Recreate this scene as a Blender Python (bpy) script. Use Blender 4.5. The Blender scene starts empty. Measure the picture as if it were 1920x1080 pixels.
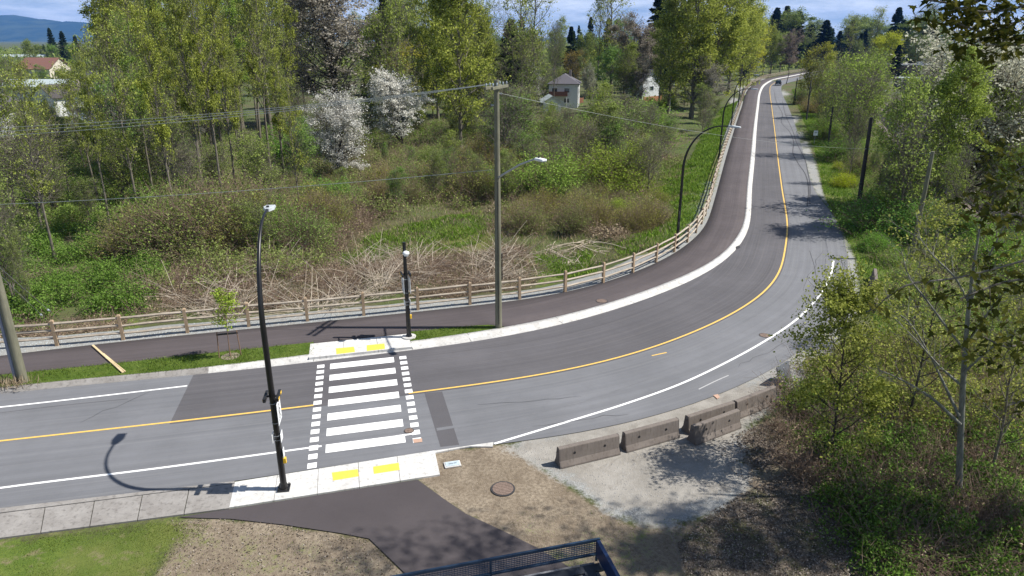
import bpy, math, random
import numpy as np
from mathutils import Vector, Matrix

# ------------------------------------------------------------------ camera, sky, sun, exposure
SC = bpy.context.scene
COL = SC.collection
R = math.radians
CAM_H = 14.5            # metres above the road
PITCH = 19.68           # degrees below the horizon
FPX = 1300.0            # focal length in pixels of a 1920 wide frame
SUN_EL = 52.8           # sun stands to the right (+X)

cam_data = bpy.data.cameras.new("camera")
cam_data.sensor_width = 36.0
cam_data.lens = FPX / 1920.0 * 36.0
cam_data.clip_start = 0.1
cam_data.clip_end = 40000.0
cam = bpy.data.objects.new("camera", cam_data)
cam.location = (0, 0, CAM_H)
cam.rotation_euler = (R(90.0 - PITCH), 0, 0)
COL.objects.link(cam)
SC.camera = cam

world = bpy.data.worlds.new("World")
SC.world = world
world.use_nodes = True
wn = world.node_tree
wn.nodes.clear()
w_out = wn.nodes.new("ShaderNodeOutputWorld")
w_bg = wn.nodes.new("ShaderNodeBackground")
w_bg.inputs["Strength"].default_value = 0.074
sky = wn.nodes.new("ShaderNodeTexSky")
sky.sky_type = 'NISHITA'
sky.sun_disc = False
sky.sun_elevation = R(SUN_EL)
sky.sun_rotation = R(90.0)
sky.air_density = 1.0
sky.dust_density = 0.6
sky.ozone_density = 1.6
sky.altitude = 50
# thin clouds over the blue, laid out by direction
L = wn.links.new
w_tc = wn.nodes.new("ShaderNodeTexCoord")
w_map = wn.nodes.new("ShaderNodeMapping")
w_map.inputs["Scale"].default_value = (2.6, 2.6, 15.0)
w_map.inputs["Location"].default_value = (0.35, 0.1, 0.0)
w_no = wn.nodes.new("ShaderNodeTexNoise")
w_no.inputs["Scale"].default_value = 2.3
w_no.inputs["Detail"].default_value = 7.0
w_no.inputs["Roughness"].default_value = 0.62
w_ra = wn.nodes.new("ShaderNodeValToRGB")
w_ra.color_ramp.elements[0].position = 0.34
w_ra.color_ramp.elements[0].color = (0, 0, 0, 1)
w_ra.color_ramp.elements[1].position = 0.60
w_ra.color_ramp.elements[1].color = (0.8, 0.8, 0.8, 1)
w_mix = wn.nodes.new("ShaderNodeMix")
w_mix.data_type = 'RGBA'
w_mix.inputs[7].default_value = (12.4, 13.0, 13.6, 1)
# look a little higher into the sky model: the low band of a clear spring sky is blue, not yellow
w_lift = wn.nodes.new("ShaderNodeVectorMath"); w_lift.operation = 'MULTIPLY_ADD'
w_lift.inputs[1].default_value = (1, 1, 0.85)
w_lift.inputs[2].default_value = (0, 0, 0.10)
w_nrm = wn.nodes.new("ShaderNodeVectorMath"); w_nrm.operation = 'NORMALIZE'
L(w_tc.outputs["Generated"], w_lift.inputs[0])
L(w_lift.outputs["Vector"], w_nrm.inputs[0])
L(w_nrm.outputs["Vector"], sky.inputs["Vector"])
L(w_tc.outputs["Generated"], w_map.inputs["Vector"])
L(w_map.outputs["Vector"], w_no.inputs["Vector"])
L(w_no.outputs["Fac"], w_ra.inputs["Fac"])
# the cloud bank lies low over the horizon; overhead the sky is clear
w_sep = wn.nodes.new("ShaderNodeSeparateXYZ")
L(w_tc.outputs["Generated"], w_sep.inputs[0])
w_rng = wn.nodes.new("ShaderNodeMapRange")
w_rng.interpolation_type = 'SMOOTHSTEP'
w_rng.inputs[1].default_value = 0.10; w_rng.inputs[2].default_value = 0.30
w_rng.inputs[3].default_value = 1.0; w_rng.inputs[4].default_value = 0.05
L(w_sep.outputs["Z"], w_rng.inputs[0])
w_mul = wn.nodes.new("ShaderNodeMath"); w_mul.operation = 'MULTIPLY'
L(w_ra.outputs["Color"], w_mul.inputs[0]); L(w_rng.outputs[0], w_mul.inputs[1])
L(w_mul.outputs[0], w_mix.inputs[0])
L(sky.outputs["Color"], w_mix.inputs[6])
L(w_mix.outputs[2], w_bg.inputs["Color"])
L(w_bg.outputs["Background"], w_out.inputs["Surface"])

sun_d = bpy.data.lights.new("sun", 'SUN')
sun_d.energy = 5.0
sun_d.angle = R(0.53)
sun_d.color = (1.0, 0.955, 0.89)
sun = bpy.data.objects.new("sun", sun_d)
sun.rotation_euler = (0, R(90.0 - SUN_EL), 0)
sun.location = (60, 20, 80)
COL.objects.link(sun)

SC.view_settings.view_transform = 'Standard'
SC.view_settings.look = 'None'
SC.view_settings.exposure = 0.56
SC.view_settings.gamma = 1.0
SC.cycles.max_bounces = 6
SC.cycles.diffuse_bounces = 3
SC.cycles.glossy_bounces = 2
SC.cycles.transmission_bounces = 3
SC.cycles.volume_bounces = 0
SC.cycles.sample_clamp_indirect = 4.0

# ------------------------------------------------------------------ survey: photograph pixel -> point on the ground
CP, SP = math.cos(R(PITCH)), math.sin(R(PITCH))

def ray(px, py):
    u = (px - 960.0) / FPX
    v = (py - 540.0) / FPX
    return np.array([u, CP - v * SP, -SP - v * CP])

def G(px, py, z=0.0):
    d = ray(px, py)
    t = (z - CAM_H) / min(d[2], -0.004)
    return np.array([d[0] * t, d[1] * t, z])

def at_depth(px, py, Y):
    d = ray(px, py)
    t = Y / d[1]
    return np.array([d[0] * t, Y, CAM_H + d[2] * t])

def height_for(top_py, Y):
    d = ray(960, top_py)
    return CAM_H + d[2] / d[1] * Y

def to_px(p):
    rel = np.asarray(p, float) - np.array([0, 0, CAM_H])
    f = rel[1] * CP - rel[2] * SP
    up = rel[1] * SP + rel[2] * CP
    return 960 + FPX * rel[0] / f, 540 - FPX * up / f

# ------------------------------------------------------------------ polylines
def catmull(pts, n=14):
    P = [np.asarray(p, float) for p in pts]
    P = [2 * P[0] - P[1]] + P + [2 * P[-1] - P[-2]]
    out = []
    for i in range(1, len(P) - 2):
        p0, p1, p2, p3 = P[i - 1], P[i], P[i + 1], P[i + 2]
        # centripetal parametrisation keeps unevenly spaced survey points from overshooting
        t0 = 0.0
        t1 = t0 + max(np.linalg.norm(p1 - p0), 1e-6) ** 0.5
        t2 = t1 + max(np.linalg.norm(p2 - p1), 1e-6) ** 0.5
        t3 = t2 + max(np.linalg.norm(p3 - p2), 1e-6) ** 0.5
        for k in range(n):
            t = t1 + (t2 - t1) * k / n
            a1 = (t1 - t) / (t1 - t0) * p0 + (t - t0) / (t1 - t0) * p1
            a2 = (t2 - t) / (t2 - t1) * p1 + (t - t1) / (t2 - t1) * p2
            a3 = (t3 - t) / (t3 - t2) * p2 + (t - t2) / (t3 - t2) * p3
            b1 = (t2 - t) / (t2 - t0) * a1 + (t - t0) / (t2 - t0) * a2
            b2 = (t3 - t) / (t3 - t1) * a2 + (t - t1) / (t3 - t1) * a3
            out.append((t2 - t) / (t2 - t1) * b1 + (t - t1) / (t2 - t1) * b2)
    out.append(P[-2])
    return np.array(out)

def resample(line, step):
    line = np.asarray(line, float)
    seg = np.linalg.norm(np.diff(line[:, :2], axis=0), axis=1)
    s = np.concatenate([[0], np.cumsum(seg)])
    n = max(2, int(s[-1] / step) + 1)
    q = np.linspace(0, s[-1], n)
    return np.stack([np.interp(q, s, line[:, k]) for k in range(line.shape[1])], 1)

def smooth(line, k=2, it=3):
    a = line.copy()
    for _ in range(it):
        b = a.copy()
        for j in range(1, len(a) - 1):
            lo, hi = max(0, j - k), min(len(a), j + k + 1)
            m = min(j - lo, hi - 1 - j)
            b[j] = a[j - m:j + m + 1].mean(0)
        a = b
    return a

def line_px(pts, z=0.0, step=0.7, left=0.0, far=0.0):
    P = [G(x, y, z) for x, y in pts]
    if left:
        d = P[0] - P[1]; d /= np.linalg.norm(d)
        P = [P[0] + d * left] + P
    if far:
        d = P[-1] - P[-2]; d /= np.linalg.norm(d)
        P = P + [P[-1] + d * far]
    return smooth(resample(catmull(P), step), 3, 3)

def seg_dist(P, line):
    """signed distance of points P (N,2) to an open polyline; positive on its right-hand side"""
    P = np.asarray(P, float)
    best = np.full(len(P), 1e9); sgn = np.ones(len(P))
    A, B = line[:-1, :2], line[1:, :2]
    for a, b in zip(A, B):
        ab = b - a; L2 = ab @ ab
        if L2 < 1e-9: continue
        t = np.clip(((P - a) @ ab) / L2, 0, 1)
        q = P - (a + t[:, None] * ab)
        d = np.hypot(q[:, 0], q[:, 1])
        c = ab[0] * (P[:, 1] - a[1]) - ab[1] * (P[:, 0] - a[0])
        m = d < best
        best[m] = d[m]; sgn[m] = np.where(c[m] < 0, 1, -1)
    return best * sgn

def poly_dist(P, poly):
    """signed distance to a closed polygon, positive inside"""
    P = np.asarray(P, float)
    poly = np.asarray(poly, float)[:, :2]
    inside = np.zeros(len(P), bool)
    best = np.full(len(P), 1e9)
    n = len(poly)
    for i in range(n):
        a, b = poly[i], poly[(i + 1) % n]
        ab = b - a; L2 = ab @ ab
        if L2 < 1e-12: continue
        t = np.clip(((P - a) @ ab) / L2, 0, 1)
        q = P - (a + t[:, None] * ab)
        best = np.minimum(best, np.hypot(q[:, 0], q[:, 1]))
        cond = (a[1] > P[:, 1]) != (b[1] > P[:, 1])
        with np.errstate(divide='ignore', invalid='ignore'):
            xi = (b[0] - a[0]) * (P[:, 1] - a[1]) / (b[1] - a[1]) + a[0]
        inside ^= cond & (P[:, 0] < xi)
    return np.where(inside, best, -best)

def vnoise(x, y, seed=0):
    """smooth value noise in about -1..1"""
    xi, yi = np.floor(x).astype(np.int64), np.floor(y).astype(np.int64)
    fx, fy = x - xi, y - yi
    fx = fx * fx * (3 - 2 * fx); fy = fy * fy * (3 - 2 * fy)
    def h(a, b):
        n = (a * 374761393 + b * 668265263 + seed * 974634777) & 0x7fffffff
        n = ((n ^ (n >> 13)) * 1274126177) & 0x7fffffff
        return ((n ^ (n >> 16)) & 0xffff) / 32767.5 - 1
    return (h(xi, yi) * (1 - fx) + h(xi + 1, yi) * fx) * (1 - fy) + (h(xi, yi + 1) * (1 - fx) + h(xi + 1, yi + 1) * fx) * fy

def sstep(x):
    x = np.clip(x, 0, 1)
    return x * x * (3 - 2 * x)

# ------------------------------------------------------------------ the surveyed lines of the road
YEL_PX = [(0, 827), (300, 794), (570, 762.5), (775, 736), (923, 718), (1133, 680), (1273, 635), (1363, 595), (1427, 555),
          (1460, 517), (1473, 460), (1477, 427), (1473, 393), (1467, 360), (1463, 330), (1459, 300), (1452, 240),
          (1447, 200), (1443.5, 170), (1446, 160), (1462, 151), (1490, 145)]
KERB_F_PX = [(0, 738), (147, 721), (373, 704), (580, 678.5), (680, 668), (772, 657.5), (880, 643), (973, 627), (1060, 607), (1187, 570),
             (1273, 537), (1347, 498), (1390, 460), (1404, 430), (1408.5, 393), (1409.5, 360), (1415, 300), (1419, 240),
             (1423, 200), (1427, 173), (1436, 159), (1455, 149), (1482, 143.5)]
KERB_B_PX = [(0, 731), (147, 714), (373, 697), (580, 668), (680, 655), (772, 645), (880, 629), (973, 613), (1060, 596), (1187, 557),
             (1273, 524), (1347, 487), (1382, 449), (1394, 424), (1398, 393), (1400, 360), (1406.5, 300), (1412.5, 240),
             (1418, 200), (1422.5, 173), (1432, 158), (1452, 148), (1482, 142.4)]
PATH_F_PX = [(0, 667), (200, 642), (400, 623), (633, 600), (773, 585), (930, 568), (1060, 550), (1187, 512), (1273, 470), (1317, 435),
             (1332, 400), (1344, 360), (1360, 300), (1378, 240), (1391, 200), (1403, 167), (1417, 156.5), (1437, 147.5), (1475, 140)]
FENCE_PX = [(20, 653), (137, 647), (252, 635), (363, 621), (470, 610.5), (576, 602), (679, 591), (781, 581), (878, 570), (973, 562), (1062, 549),
            (1131, 533), (1187, 512), (1232, 491.5), (1267, 472), (1297, 448), (1320, 412), (1332, 375), (1342, 335), (1355, 292), (1374, 238), (1387.5, 199), (1400, 167),
            (1414.5, 155.3), (1436, 146.3), (1475, 139)]
OUT_PX = [(0, 956), (440, 904), (640, 870), (815, 846), (925, 834), (1045, 820), (1165, 798), (1280, 766), (1385, 726), (1470, 682), (1540, 622),
          (1578, 565), (1590, 510), (1586, 460), (1562, 403), (1529, 360), (1510, 300), (1493, 240), (1478, 200), (1465, 169),
          (1470, 158), (1500, 149.5)]

YEL = line_px(YEL_PX, left=22, far=70)
KF = line_px(KERB_F_PX, left=22, far=70)
KB = line_px(KERB_B_PX, left=22, far=70)
PF = line_px(PATH_F_PX, z=0.12, left=22, far=70)
FEN = line_px(FENCE_PX, z=0.1, left=26, far=70)
OUT = line_px(OUT_PX, left=22, far=70)

def stations(line, step):
    P = resample(line, step)
    T = np.gradient(P[:, :2], axis=0)
    T /= np.linalg.norm(T, axis=1)[:, None]
    N = np.stack([-T[:, 1], T[:, 0]], 1)       # to the left of travel
    return P, T, N

def lateral(P, N, line):
    """signed offsets along N at which the polyline is met"""
    out = np.full(len(P), np.nan)
    A, B = line[:-1, :2], line[1:, :2]
    D = B - A
    for i in range(len(P)):
        n = N[i]; w = A - P[i, :2]
        den = n[0] * D[:, 1] - n[1] * D[:, 0]
        with np.errstate(divide='ignore', invalid='ignore'):
            t = (w[:, 0] * D[:, 1] - w[:, 1] * D[:, 0]) / den
            s = (w[:, 0] * n[1] - w[:, 1] * n[0]) / den
        ok = (s >= -1e-6) & (s <= 1 + 1e-6) & (np.abs(den) > 1e-9) & (np.abs(t) < 30)
        if ok.any():
            tt = t[ok]
            out[i] = tt[np.argmin(np.abs(tt))]
    idx = np.where(~np.isnan(out))[0]
    return np.interp(np.arange(len(P)), idx, out[idx])

ST_P, ST_T, ST_N = stations(YEL, 0.8)
ST_S = np.concatenate([[0], np.cumsum(np.linalg.norm(np.diff(ST_P[:, :2], axis=0), axis=1))])
D_KF = smooth(lateral(ST_P, ST_N, KF)[:, None], 3, 2)[:, 0]
D_KB = smooth(lateral(ST_P, ST_N, KB)[:, None], 3, 2)[:, 0]
D_PF = smooth(lateral(ST_P, ST_N, PF)[:, None], 3, 2)[:, 0]
D_OUT = lateral(ST_P, ST_N, OUT)
D_KB = np.maximum(D_KB, D_KF + 0.42)

def station_at(px, py):
    p = G(px, py)[:2]
    return int(np.argmin(np.hypot(*(ST_P[:, :2] - p).T)))

# ------------------------------------------------------------------ ground height
def ground_z(x, y):
    x = np.atleast_1d(np.asarray(x, float)); y = np.atleast_1d(np.asarray(y, float))
    z = np.full(x.shape, -0.03)
    P = np.stack([x.ravel(), y.ravel()], 1)
    near = (np.abs(P[:, 0]) < 420) & (P[:, 1] < 480) & (P[:, 1] > -40)
    df = np.full(len(P), 50.0)
    dfl = FEN[::3]
    if near.any():
        df[near] = seg_dist(P[near], dfl)
    df = df.reshape(x.shape)
    left = -df
    strip = sstep((1.7 - np.abs(df)) / 1.1)
    z = z + 0.11 * strip
    drop = sstep((left - 1.0) / 4.5)
    lump = 0.35 * vnoise(x / 5.0, y / 5.0, 3) + 0.18 * vnoise(x / 1.9, y / 1.9, 5)
    z = z - drop * (1.1 - lump)
    # right of the carriageway the ground falls a little towards the railway
    do = np.full(len(P), -50.0)
    if near.any():
        do[near] = seg_dist(P[near], OUT[::3])
    do = do.reshape(x.shape)
    far_r = sstep((do - 3.0) / 6.0) * sstep((y - 26) / 8.0)
    z = z + far_r * (-0.45 + 0.2 * vnoise(x / 4.0, y / 4.0, 8))
    return z

def gz(x, y):
    return float(ground_z(np.array([x]), np.array([y]))[0])

def ground(px, py):
    p = G(px, py, 0.0)
    for _ in range(4):
        p = G(px, py, gz(p[0], p[1]))
    return p
# ------------------------------------------------------------------ object helpers
def tag(o, label=None, cat=None, group=None, kind=None):
    if label: o["label"] = label
    if cat: o["category"] = cat
    if group: o["group"] = group
    if kind: o["kind"] = kind
    return o

def empty(name, loc=(0, 0, 0), rz=0.0, label=None, cat=None, group=None):
    o = bpy.data.objects.new(name, None)
    o.empty_display_size = 0.3
    o.location = [float(v) for v in loc]
    o.rotation_euler = (0, 0, rz)
    COL.objects.link(o)
    return tag(o, label, cat, group)

def link_mesh(name, me, parent=None):
    o = bpy.data.objects.new(name, me)
    COL.objects.link(o)
    if parent is not None:
        o.parent = parent
    return o

def copy_tree(o, parent=None):
    c = o.copy()
    COL.objects.link(c)
    c.parent = parent
    for ch in list(o.children):
        copy_tree(ch, c)
    return c

def np_mesh(name, V, Q, mats, mi=None, smooth_=False, uv=None):
    """mesh from numpy vertices and quads"""
    me = bpy.data.meshes.new(name)
    V = np.ascontiguousarray(V, np.float32); Q = np.ascontiguousarray(Q, np.int32)
    k = Q.shape[1]
    me.vertices.add(len(V)); me.vertices.foreach_set("co", V.ravel())
    me.loops.add(Q.size); me.loops.foreach_set("vertex_index", Q.ravel())
    me.polygons.add(len(Q))
    me.polygons.foreach_set("loop_start", np.arange(0, Q.size, k, dtype=np.int32))
    for m in (mats if isinstance(mats, (list, tuple)) else [mats]):
        me.materials.append(m)
    if mi is not None:
        me.polygons.foreach_set("material_index", np.ascontiguousarray(mi, np.int32))
    if smooth_:
        me.polygons.foreach_set("use_smooth", np.ones(len(Q), bool))
    if uv is not None:
        l = me.uv_layers.new(name="road")
        l.data.foreach_set("uv", np.ascontiguousarray(uv[Q.ravel()], np.float32).ravel())
    me.update(calc_edges=True)
    me.validate()
    return me

class MB:
    """collects shapes into one mesh"""
    def __init__(self):
        self.v = []; self.f = []; self.m = []
    def add(self, verts, faces, mat=0):
        b = len(self.v)
        self.v += [tuple(float(c) for c in p) for p in verts]
        for f in faces:
            self.f.append([b + i for i in f]); self.m.append(mat)
        return self
    def box(self, c, s, rz=0.0, mat=0, M=None):
        hx, hy, hz = s[0] / 2, s[1] / 2, s[2] / 2
        P = [Vector((x, y, z)) for z in (-hz, hz) for x, y in ((-hx, -hy), (hx, -hy), (hx, hy), (-hx, hy))]
        T = Matrix.Translation(Vector([float(k) for k in c])) @ (M if M is not None else Matrix.Rotation(rz, 4, 'Z'))
        return self.add([T @ p for p in P], [(3, 2, 1, 0), (4, 5, 6, 7), (0, 1, 5, 4), (1, 2, 6, 5), (2, 3, 7, 6), (3, 0, 4, 7)], mat)
    def beam(self, a, b, w, h, mat=0):
        a = Vector([float(k) for k in a]); b = Vector([float(k) for k in b]); d = b - a
        M = d.to_track_quat('X', 'Z').to_matrix().to_4x4()
        return self.box((a + b) / 2, (d.length, w, h), mat=mat, M=M)
    def prism(self, poly, z0, z1, mat=0):
        n = len(poly)
        V = [(p[0], p[1], z0) for p in poly] + [(p[0], p[1], z1) for p in poly]
        F = [tuple(range(n, 2 * n)), tuple(range(n - 1, -1, -1))] + [(i, (i + 1) % n, n + (i + 1) % n, n + i) for i in range(n)]
        return self.add(V, F, mat)
    def tube(self, pts, rad, sides=8, mat=0, caps=True):
        P = [Vector([float(k) for k in p]) for p in pts]
        if not hasattr(rad, '__len__'): rad = [rad] * len(P)
        V = []; prev = None
        for i, p in enumerate(P):
            t = (P[min(i + 1, len(P) - 1)] - P[max(i - 1, 0)]).normalized()
            if prev is None:
                u = t.cross(Vector((0, 0, 1)))
                if u.length < 0.05: u = t.cross(Vector((1, 0, 0)))
            else:
                u = prev - t * prev.dot(t)
            u.normalize(); prev = u; w = t.cross(u)
            for k in range(sides):
                a = 2 * math.pi * k / sides
                V.append(p + (u * math.cos(a) + w * math.sin(a)) * rad[i])
        F = []
        for i in range(len(P) - 1):
            for k in range(sides):
                k2 = (k + 1) % sides
                F.append((i * sides + k, i * sides + k2, (i + 1) * sides + k2, (i + 1) * sides + k))
        if caps:
            F.append(tuple(range(sides - 1, -1, -1))); F.append(tuple((len(P) - 1) * sides + k for k in range(sides)))
        return self.add(V, F, mat)
    def cyl(self, c, r, h, sides=16, mat=0, axis='Z', r2=None):
        r2 = r if r2 is None else r2
        ax = {'X': (1, 0, 0), 'Y': (0, 1, 0), 'Z': (0, 0, 1)}[axis] if isinstance(axis, str) else axis
        a = np.array(c, float); d = np.array(ax, float) * h
        return self.tube([a, a + d], [r, r2], sides, mat)
    def ellipsoid(self, c, r, n=10, m=8, mat=0):
        V = []; F = []
        for i in range(m + 1):
            th = math.pi * i / m
            for k in range(n):
                a = 2 * math.pi * k / n
                V.append((c[0] + r[0] * math.sin(th) * math.cos(a), c[1] + r[1] * math.sin(th) * math.sin(a), c[2] + r[2] * math.cos(th)))
        for i in range(m):
            for k in range(n):
                F.append((i * n + k, (i + 1) * n + k, (i + 1) * n + (k + 1) % n, i * n + (k + 1) % n))
        return self.add(V, F, mat)
    def sheet(self, poly, z, mat=0):
        return self.add([(p[0], p[1], z) for p in poly], [tuple(range(len(poly)))], mat)
    def build(self, name, mats, parent=None, smooth_=False, bevel=0.0):
        me = bpy.data.meshes.new(name)
        me.from_pydata(self.v, [], self.f)
        for m in (mats if isinstance(mats, (list, tuple)) else [mats]):
            me.materials.append(m)
        me.polygons.foreach_set("material_index", self.m)
        if smooth_:
            me.polygons.foreach_set("use_smooth", [True] * len(self.f))
        me.update()
        o = link_mesh(name, me, parent)
        if smooth_:
            try:
                me.set_sharp_from_angle(angle=R(40))
            except Exception:
                pass
        if bevel:
            b = o.modifiers.new("bevel", 'BEVEL'); b.width = bevel; b.segments = 2; b.limit_method = 'ANGLE'
        return o

def ccw(poly):
    a = sum(poly[i][0] * poly[(i + 1) % len(poly)][1] - poly[(i + 1) % len(poly)][0] * poly[i][1] for i in range(len(poly)))
    return list(poly) if a > 0 else list(poly)[::-1]

def gpoly(pts, z=0.0):
    return ccw([tuple(G(x, y, z)[:2]) for x, y in pts])

# ------------------------------------------------------------------ materials
class NT:
    def __init__(self, name):
        self.m = bpy.data.materials.new(name); self.m.use_nodes = True
        self.t = self.m.node_tree; self.t.nodes.clear()
        self.out = self.t.nodes.new("ShaderNodeOutputMaterial")
    def node(self, typ, **kw):
        n = self.t.nodes.new(typ)
        for k, v in kw.items(): setattr(n, k, v)
        return n
    def put(self, sock, val):
        if isinstance(val, bpy.types.NodeSocket): self.t.links.new(val, sock)
        elif isinstance(val, (tuple, list)) and len(val) == 3 and len(sock.default_value) == 4: sock.default_value = (*val, 1)
        else: sock.default_value = val
    def coord(self, scale=(1, 1, 1), src="Object"):
        tc = self.node("ShaderNodeTexCoord"); mp = self.node("ShaderNodeMapping")
        self.put(mp.inputs["Vector"], tc.outputs[src]); mp.inputs["Scale"].default_value = scale
        return mp.outputs["Vector"]
    def noise(self, vec, scale, detail=4.0, rough=0.6, dist=0.0):
        n = self.node("ShaderNodeTexNoise")
        self.put(n.inputs["Vector"], vec); n.inputs["Scale"].default_value = scale
        n.inputs["Detail"].default_value = detail; n.inputs["Roughness"].default_value = rough; n.inputs["Distortion"].default_value = dist
        return n.outputs["Fac"]
    def voro(self, vec, scale, feat='F1', out="Distance"):
        n = self.node("ShaderNodeTexVoronoi"); n.feature = feat
        self.put(n.inputs["Vector"], vec); n.inputs["Scale"].default_value = scale
        return n.outputs[out]
    def ramp(self, fac, stops, interp='LINEAR'):
        n = self.node("ShaderNodeValToRGB"); cr = n.color_ramp; cr.interpolation = interp
        while len(cr.elements) < len(stops): cr.elements.new(0.5)
        for e, (p, c) in zip(cr.elements, stops):
            e.position = p
            e.color = (c, c, c, 1) if not hasattr(c, '__len__') else (*c, 1)
        self.put(n.inputs["Fac"], fac)
        return n.outputs["Color"]
    def mix(self, fac, a, b, mode='MIX'):
        n = self.node("ShaderNodeMix"); n.data_type = 'RGBA'; n.blend_type = mode
        self.put(n.inputs[0], fac); self.put(n.inputs[6], a); self.put(n.inputs[7], b)
        return n.outputs[2]
    def math(self, op, a, b=0.5, clamp=False):
        n = self.node("ShaderNodeMath"); n.operation = op; n.use_clamp = clamp
        self.put(n.inputs[0], a); self.put(n.inputs[1], b)
        return n.outputs[0]
    def attr(self, name, out="Fac"):
        n = self.node("ShaderNodeAttribute"); n.attribute_name = name
        return n.outputs[out]
    def bump(self, h, strength=0.3, dist=0.02):
        n = self.node("ShaderNodeBump"); n.inputs["Strength"].default_value = strength; n.inputs["Distance"].default_value = dist
        self.put(n.inputs["Height"], h)
        return n.outputs["Normal"]
    def principled(self, col, rough=0.8, normal=None, metal=0.0, spec=None):
        n = self.node("ShaderNodeBsdfPrincipled")
        self.put(n.inputs["Base Color"], col); self.put(n.inputs["Roughness"], rough); self.put(n.inputs["Metallic"], metal)
        if spec is not None: n.inputs["Specular IOR Level"].default_value = spec
        if normal is not None: self.put(n.inputs["Normal"], normal)
        self.t.links.new(n.outputs["BSDF"], self.out.inputs["Surface"])
        return self.m

def simple(name, col, rough=0.6, metal=0.0, var=0.25, scale=6.0, bump=0.0, spec=None):
    t = NT(name); v = t.coord()
    n = t.noise(v, scale, 5, 0.65)
    c = t.mix(t.ramp(n, [(0.3, 0.0), (0.7, 1.0)]), tuple(k * (1 - var) for k in col), tuple(min(1, k * (1 + var * 0.6)) for k in col))
    nb = t.bump(n, bump, 0.02) if bump else None
    return t.principled(c, rough, nb, metal, spec)

def leaf_mat(name, c1, c2, c3, trans=0.3, tint=True):
    """leaf cover: every leaf its own tone, the whole plant tinted by the object's colour"""
    t = NT(name)
    g = t.node("ShaderNodeNewGeometry")
    c = t.ramp(g.outputs["Random Per Island"], [(0.0, c1), (0.5, c2), (1.0, c3)])
    if tint:
        oi = t.node("ShaderNodeObjectInfo")
        c = t.mix(1.0, c, oi.outputs["Color"], 'MULTIPLY')
    d = t.node("ShaderNodeBsdfDiffuse"); t.put(d.inputs["Color"], c)
    tr = t.node("ShaderNodeBsdfTranslucent"); t.put(tr.inputs["Color"], c)
    mx = t.node("ShaderNodeMixShader"); mx.inputs[0].default_value = trans
    t.t.links.new(d.outputs[0], mx.inputs[1]); t.t.links.new(tr.outputs[0], mx.inputs[2])
    t.t.links.new(mx.outputs[0], t.out.inputs["Surface"])
    return t.m

def asphalt(name, base, warm, streak=0.3, patches=0.25):
    t = NT(name); v = t.coord(); uv = t.coord((1, 1, 1), "UV")
    fine = t.noise(v, 38, 3, 0.7)
    grit = t.voro(v, 55)
    big = t.noise(v, 0.22, 5, 0.6)
    mid = t.noise(v, 1.6, 5, 0.65)
    lanes = t.noise(t.coord((0.035, 2.4, 1), "UV"), 1.0, 4, 0.6)
    thin = t.noise(t.coord((0.05, 9.0, 1), "UV"), 1.0, 3, 0.6)
    c = t.mix(t.ramp(big, [(0.35, 0.0), (0.68, 1.0)]), tuple(k * 0.86 for k in base), tuple(k * 1.14 for k in base))
    c = t.mix(t.ramp(lanes, [(0.4, 0.0), (0.66, streak)]), c, tuple(k * 0.62 for k in base))
    c = t.mix(t.ramp(thin, [(0.5, 0.0), (0.7, streak * 0.8)]), c, tuple(k * 1.4 for k in warm))
    c = t.mix(t.ramp(mid, [(0.52, 0.0), (0.72, patches)]), c, tuple(k * 0.72 for k in base))
    c = t.mix(t.ramp(fine, [(0.35, 0.32), (0.6, 0.0)]), c, tuple(k * 0.55 for k in base))
    c = t.mix(t.ramp(grit, [(0.02, 0.35), (0.16, 0.0)]), c, tuple(min(1, k * 1.9) for k in base))
    return t.principled(c, t.ramp(mid, [(0.3, 0.78), (0.7, 0.92)]), t.bump(fine, 0.25, 0.006), spec=0.35)

M = {}
M['asphalt_old'] = asphalt('old_asphalt', (0.168, 0.172, 0.183), (0.165, 0.163, 0.162), 0.42, 0.28)
M['asphalt_new'] = asphalt('new_asphalt', (0.104, 0.100, 0.106), (0.115, 0.106, 0.106), 0.5, 0.2)
M['asphalt_path'] = asphalt('path_asphalt', (0.083, 0.070, 0.071), (0.098, 0.083, 0.082), 0.4, 0.15)
M['asphalt_drive'] = asphalt('driveway_asphalt', (0.072, 0.062, 0.064), (0.085, 0.075, 0.075), 0.2, 0.2)

def concrete(name, base, stain, amount, asc=1.3, ssc=(6, 6, 0.8)):
    t = NT(name); v = t.coord()
    a = t.noise(v, asc, 6, 0.65); b = t.noise(v, 14, 4, 0.7); s = t.noise(t.coord(ssc), 1.0, 5, 0.65)
    c = t.mix(t.ramp(a, [(0.38, 0.0), (0.72, amount)]), base, stain)
    c = t.mix(t.ramp(s, [(0.52, 0.0), (0.7, amount * 0.9)]), c, tuple(k * 0.6 for k in stain))
    c = t.mix(t.ramp(b, [(0.35, 0.22), (0.6, 0.0)]), c, tuple(k * 0.6 for k in base))
    return t.principled(c, 0.88, t.bump(b, 0.2, 0.006), spec=0.3)
M['concrete_new'] = concrete('pale_concrete', (0.62, 0.612, 0.585), (0.44, 0.425, 0.395), 0.75)
M['concrete_kerb'] = concrete('kerb_concrete', (0.58, 0.572, 0.545), (0.37, 0.355, 0.33), 0.8)
M['concrete_old'] = concrete('weathered_concrete', (0.30, 0.285, 0.265), (0.18, 0.165, 0.15), 0.85)
M['concrete_barrier'] = concrete('barrier_concrete', (0.185, 0.16, 0.14), (0.11, 0.09, 0.078), 0.6, 2.2, (14, 14, 1.2))

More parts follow.
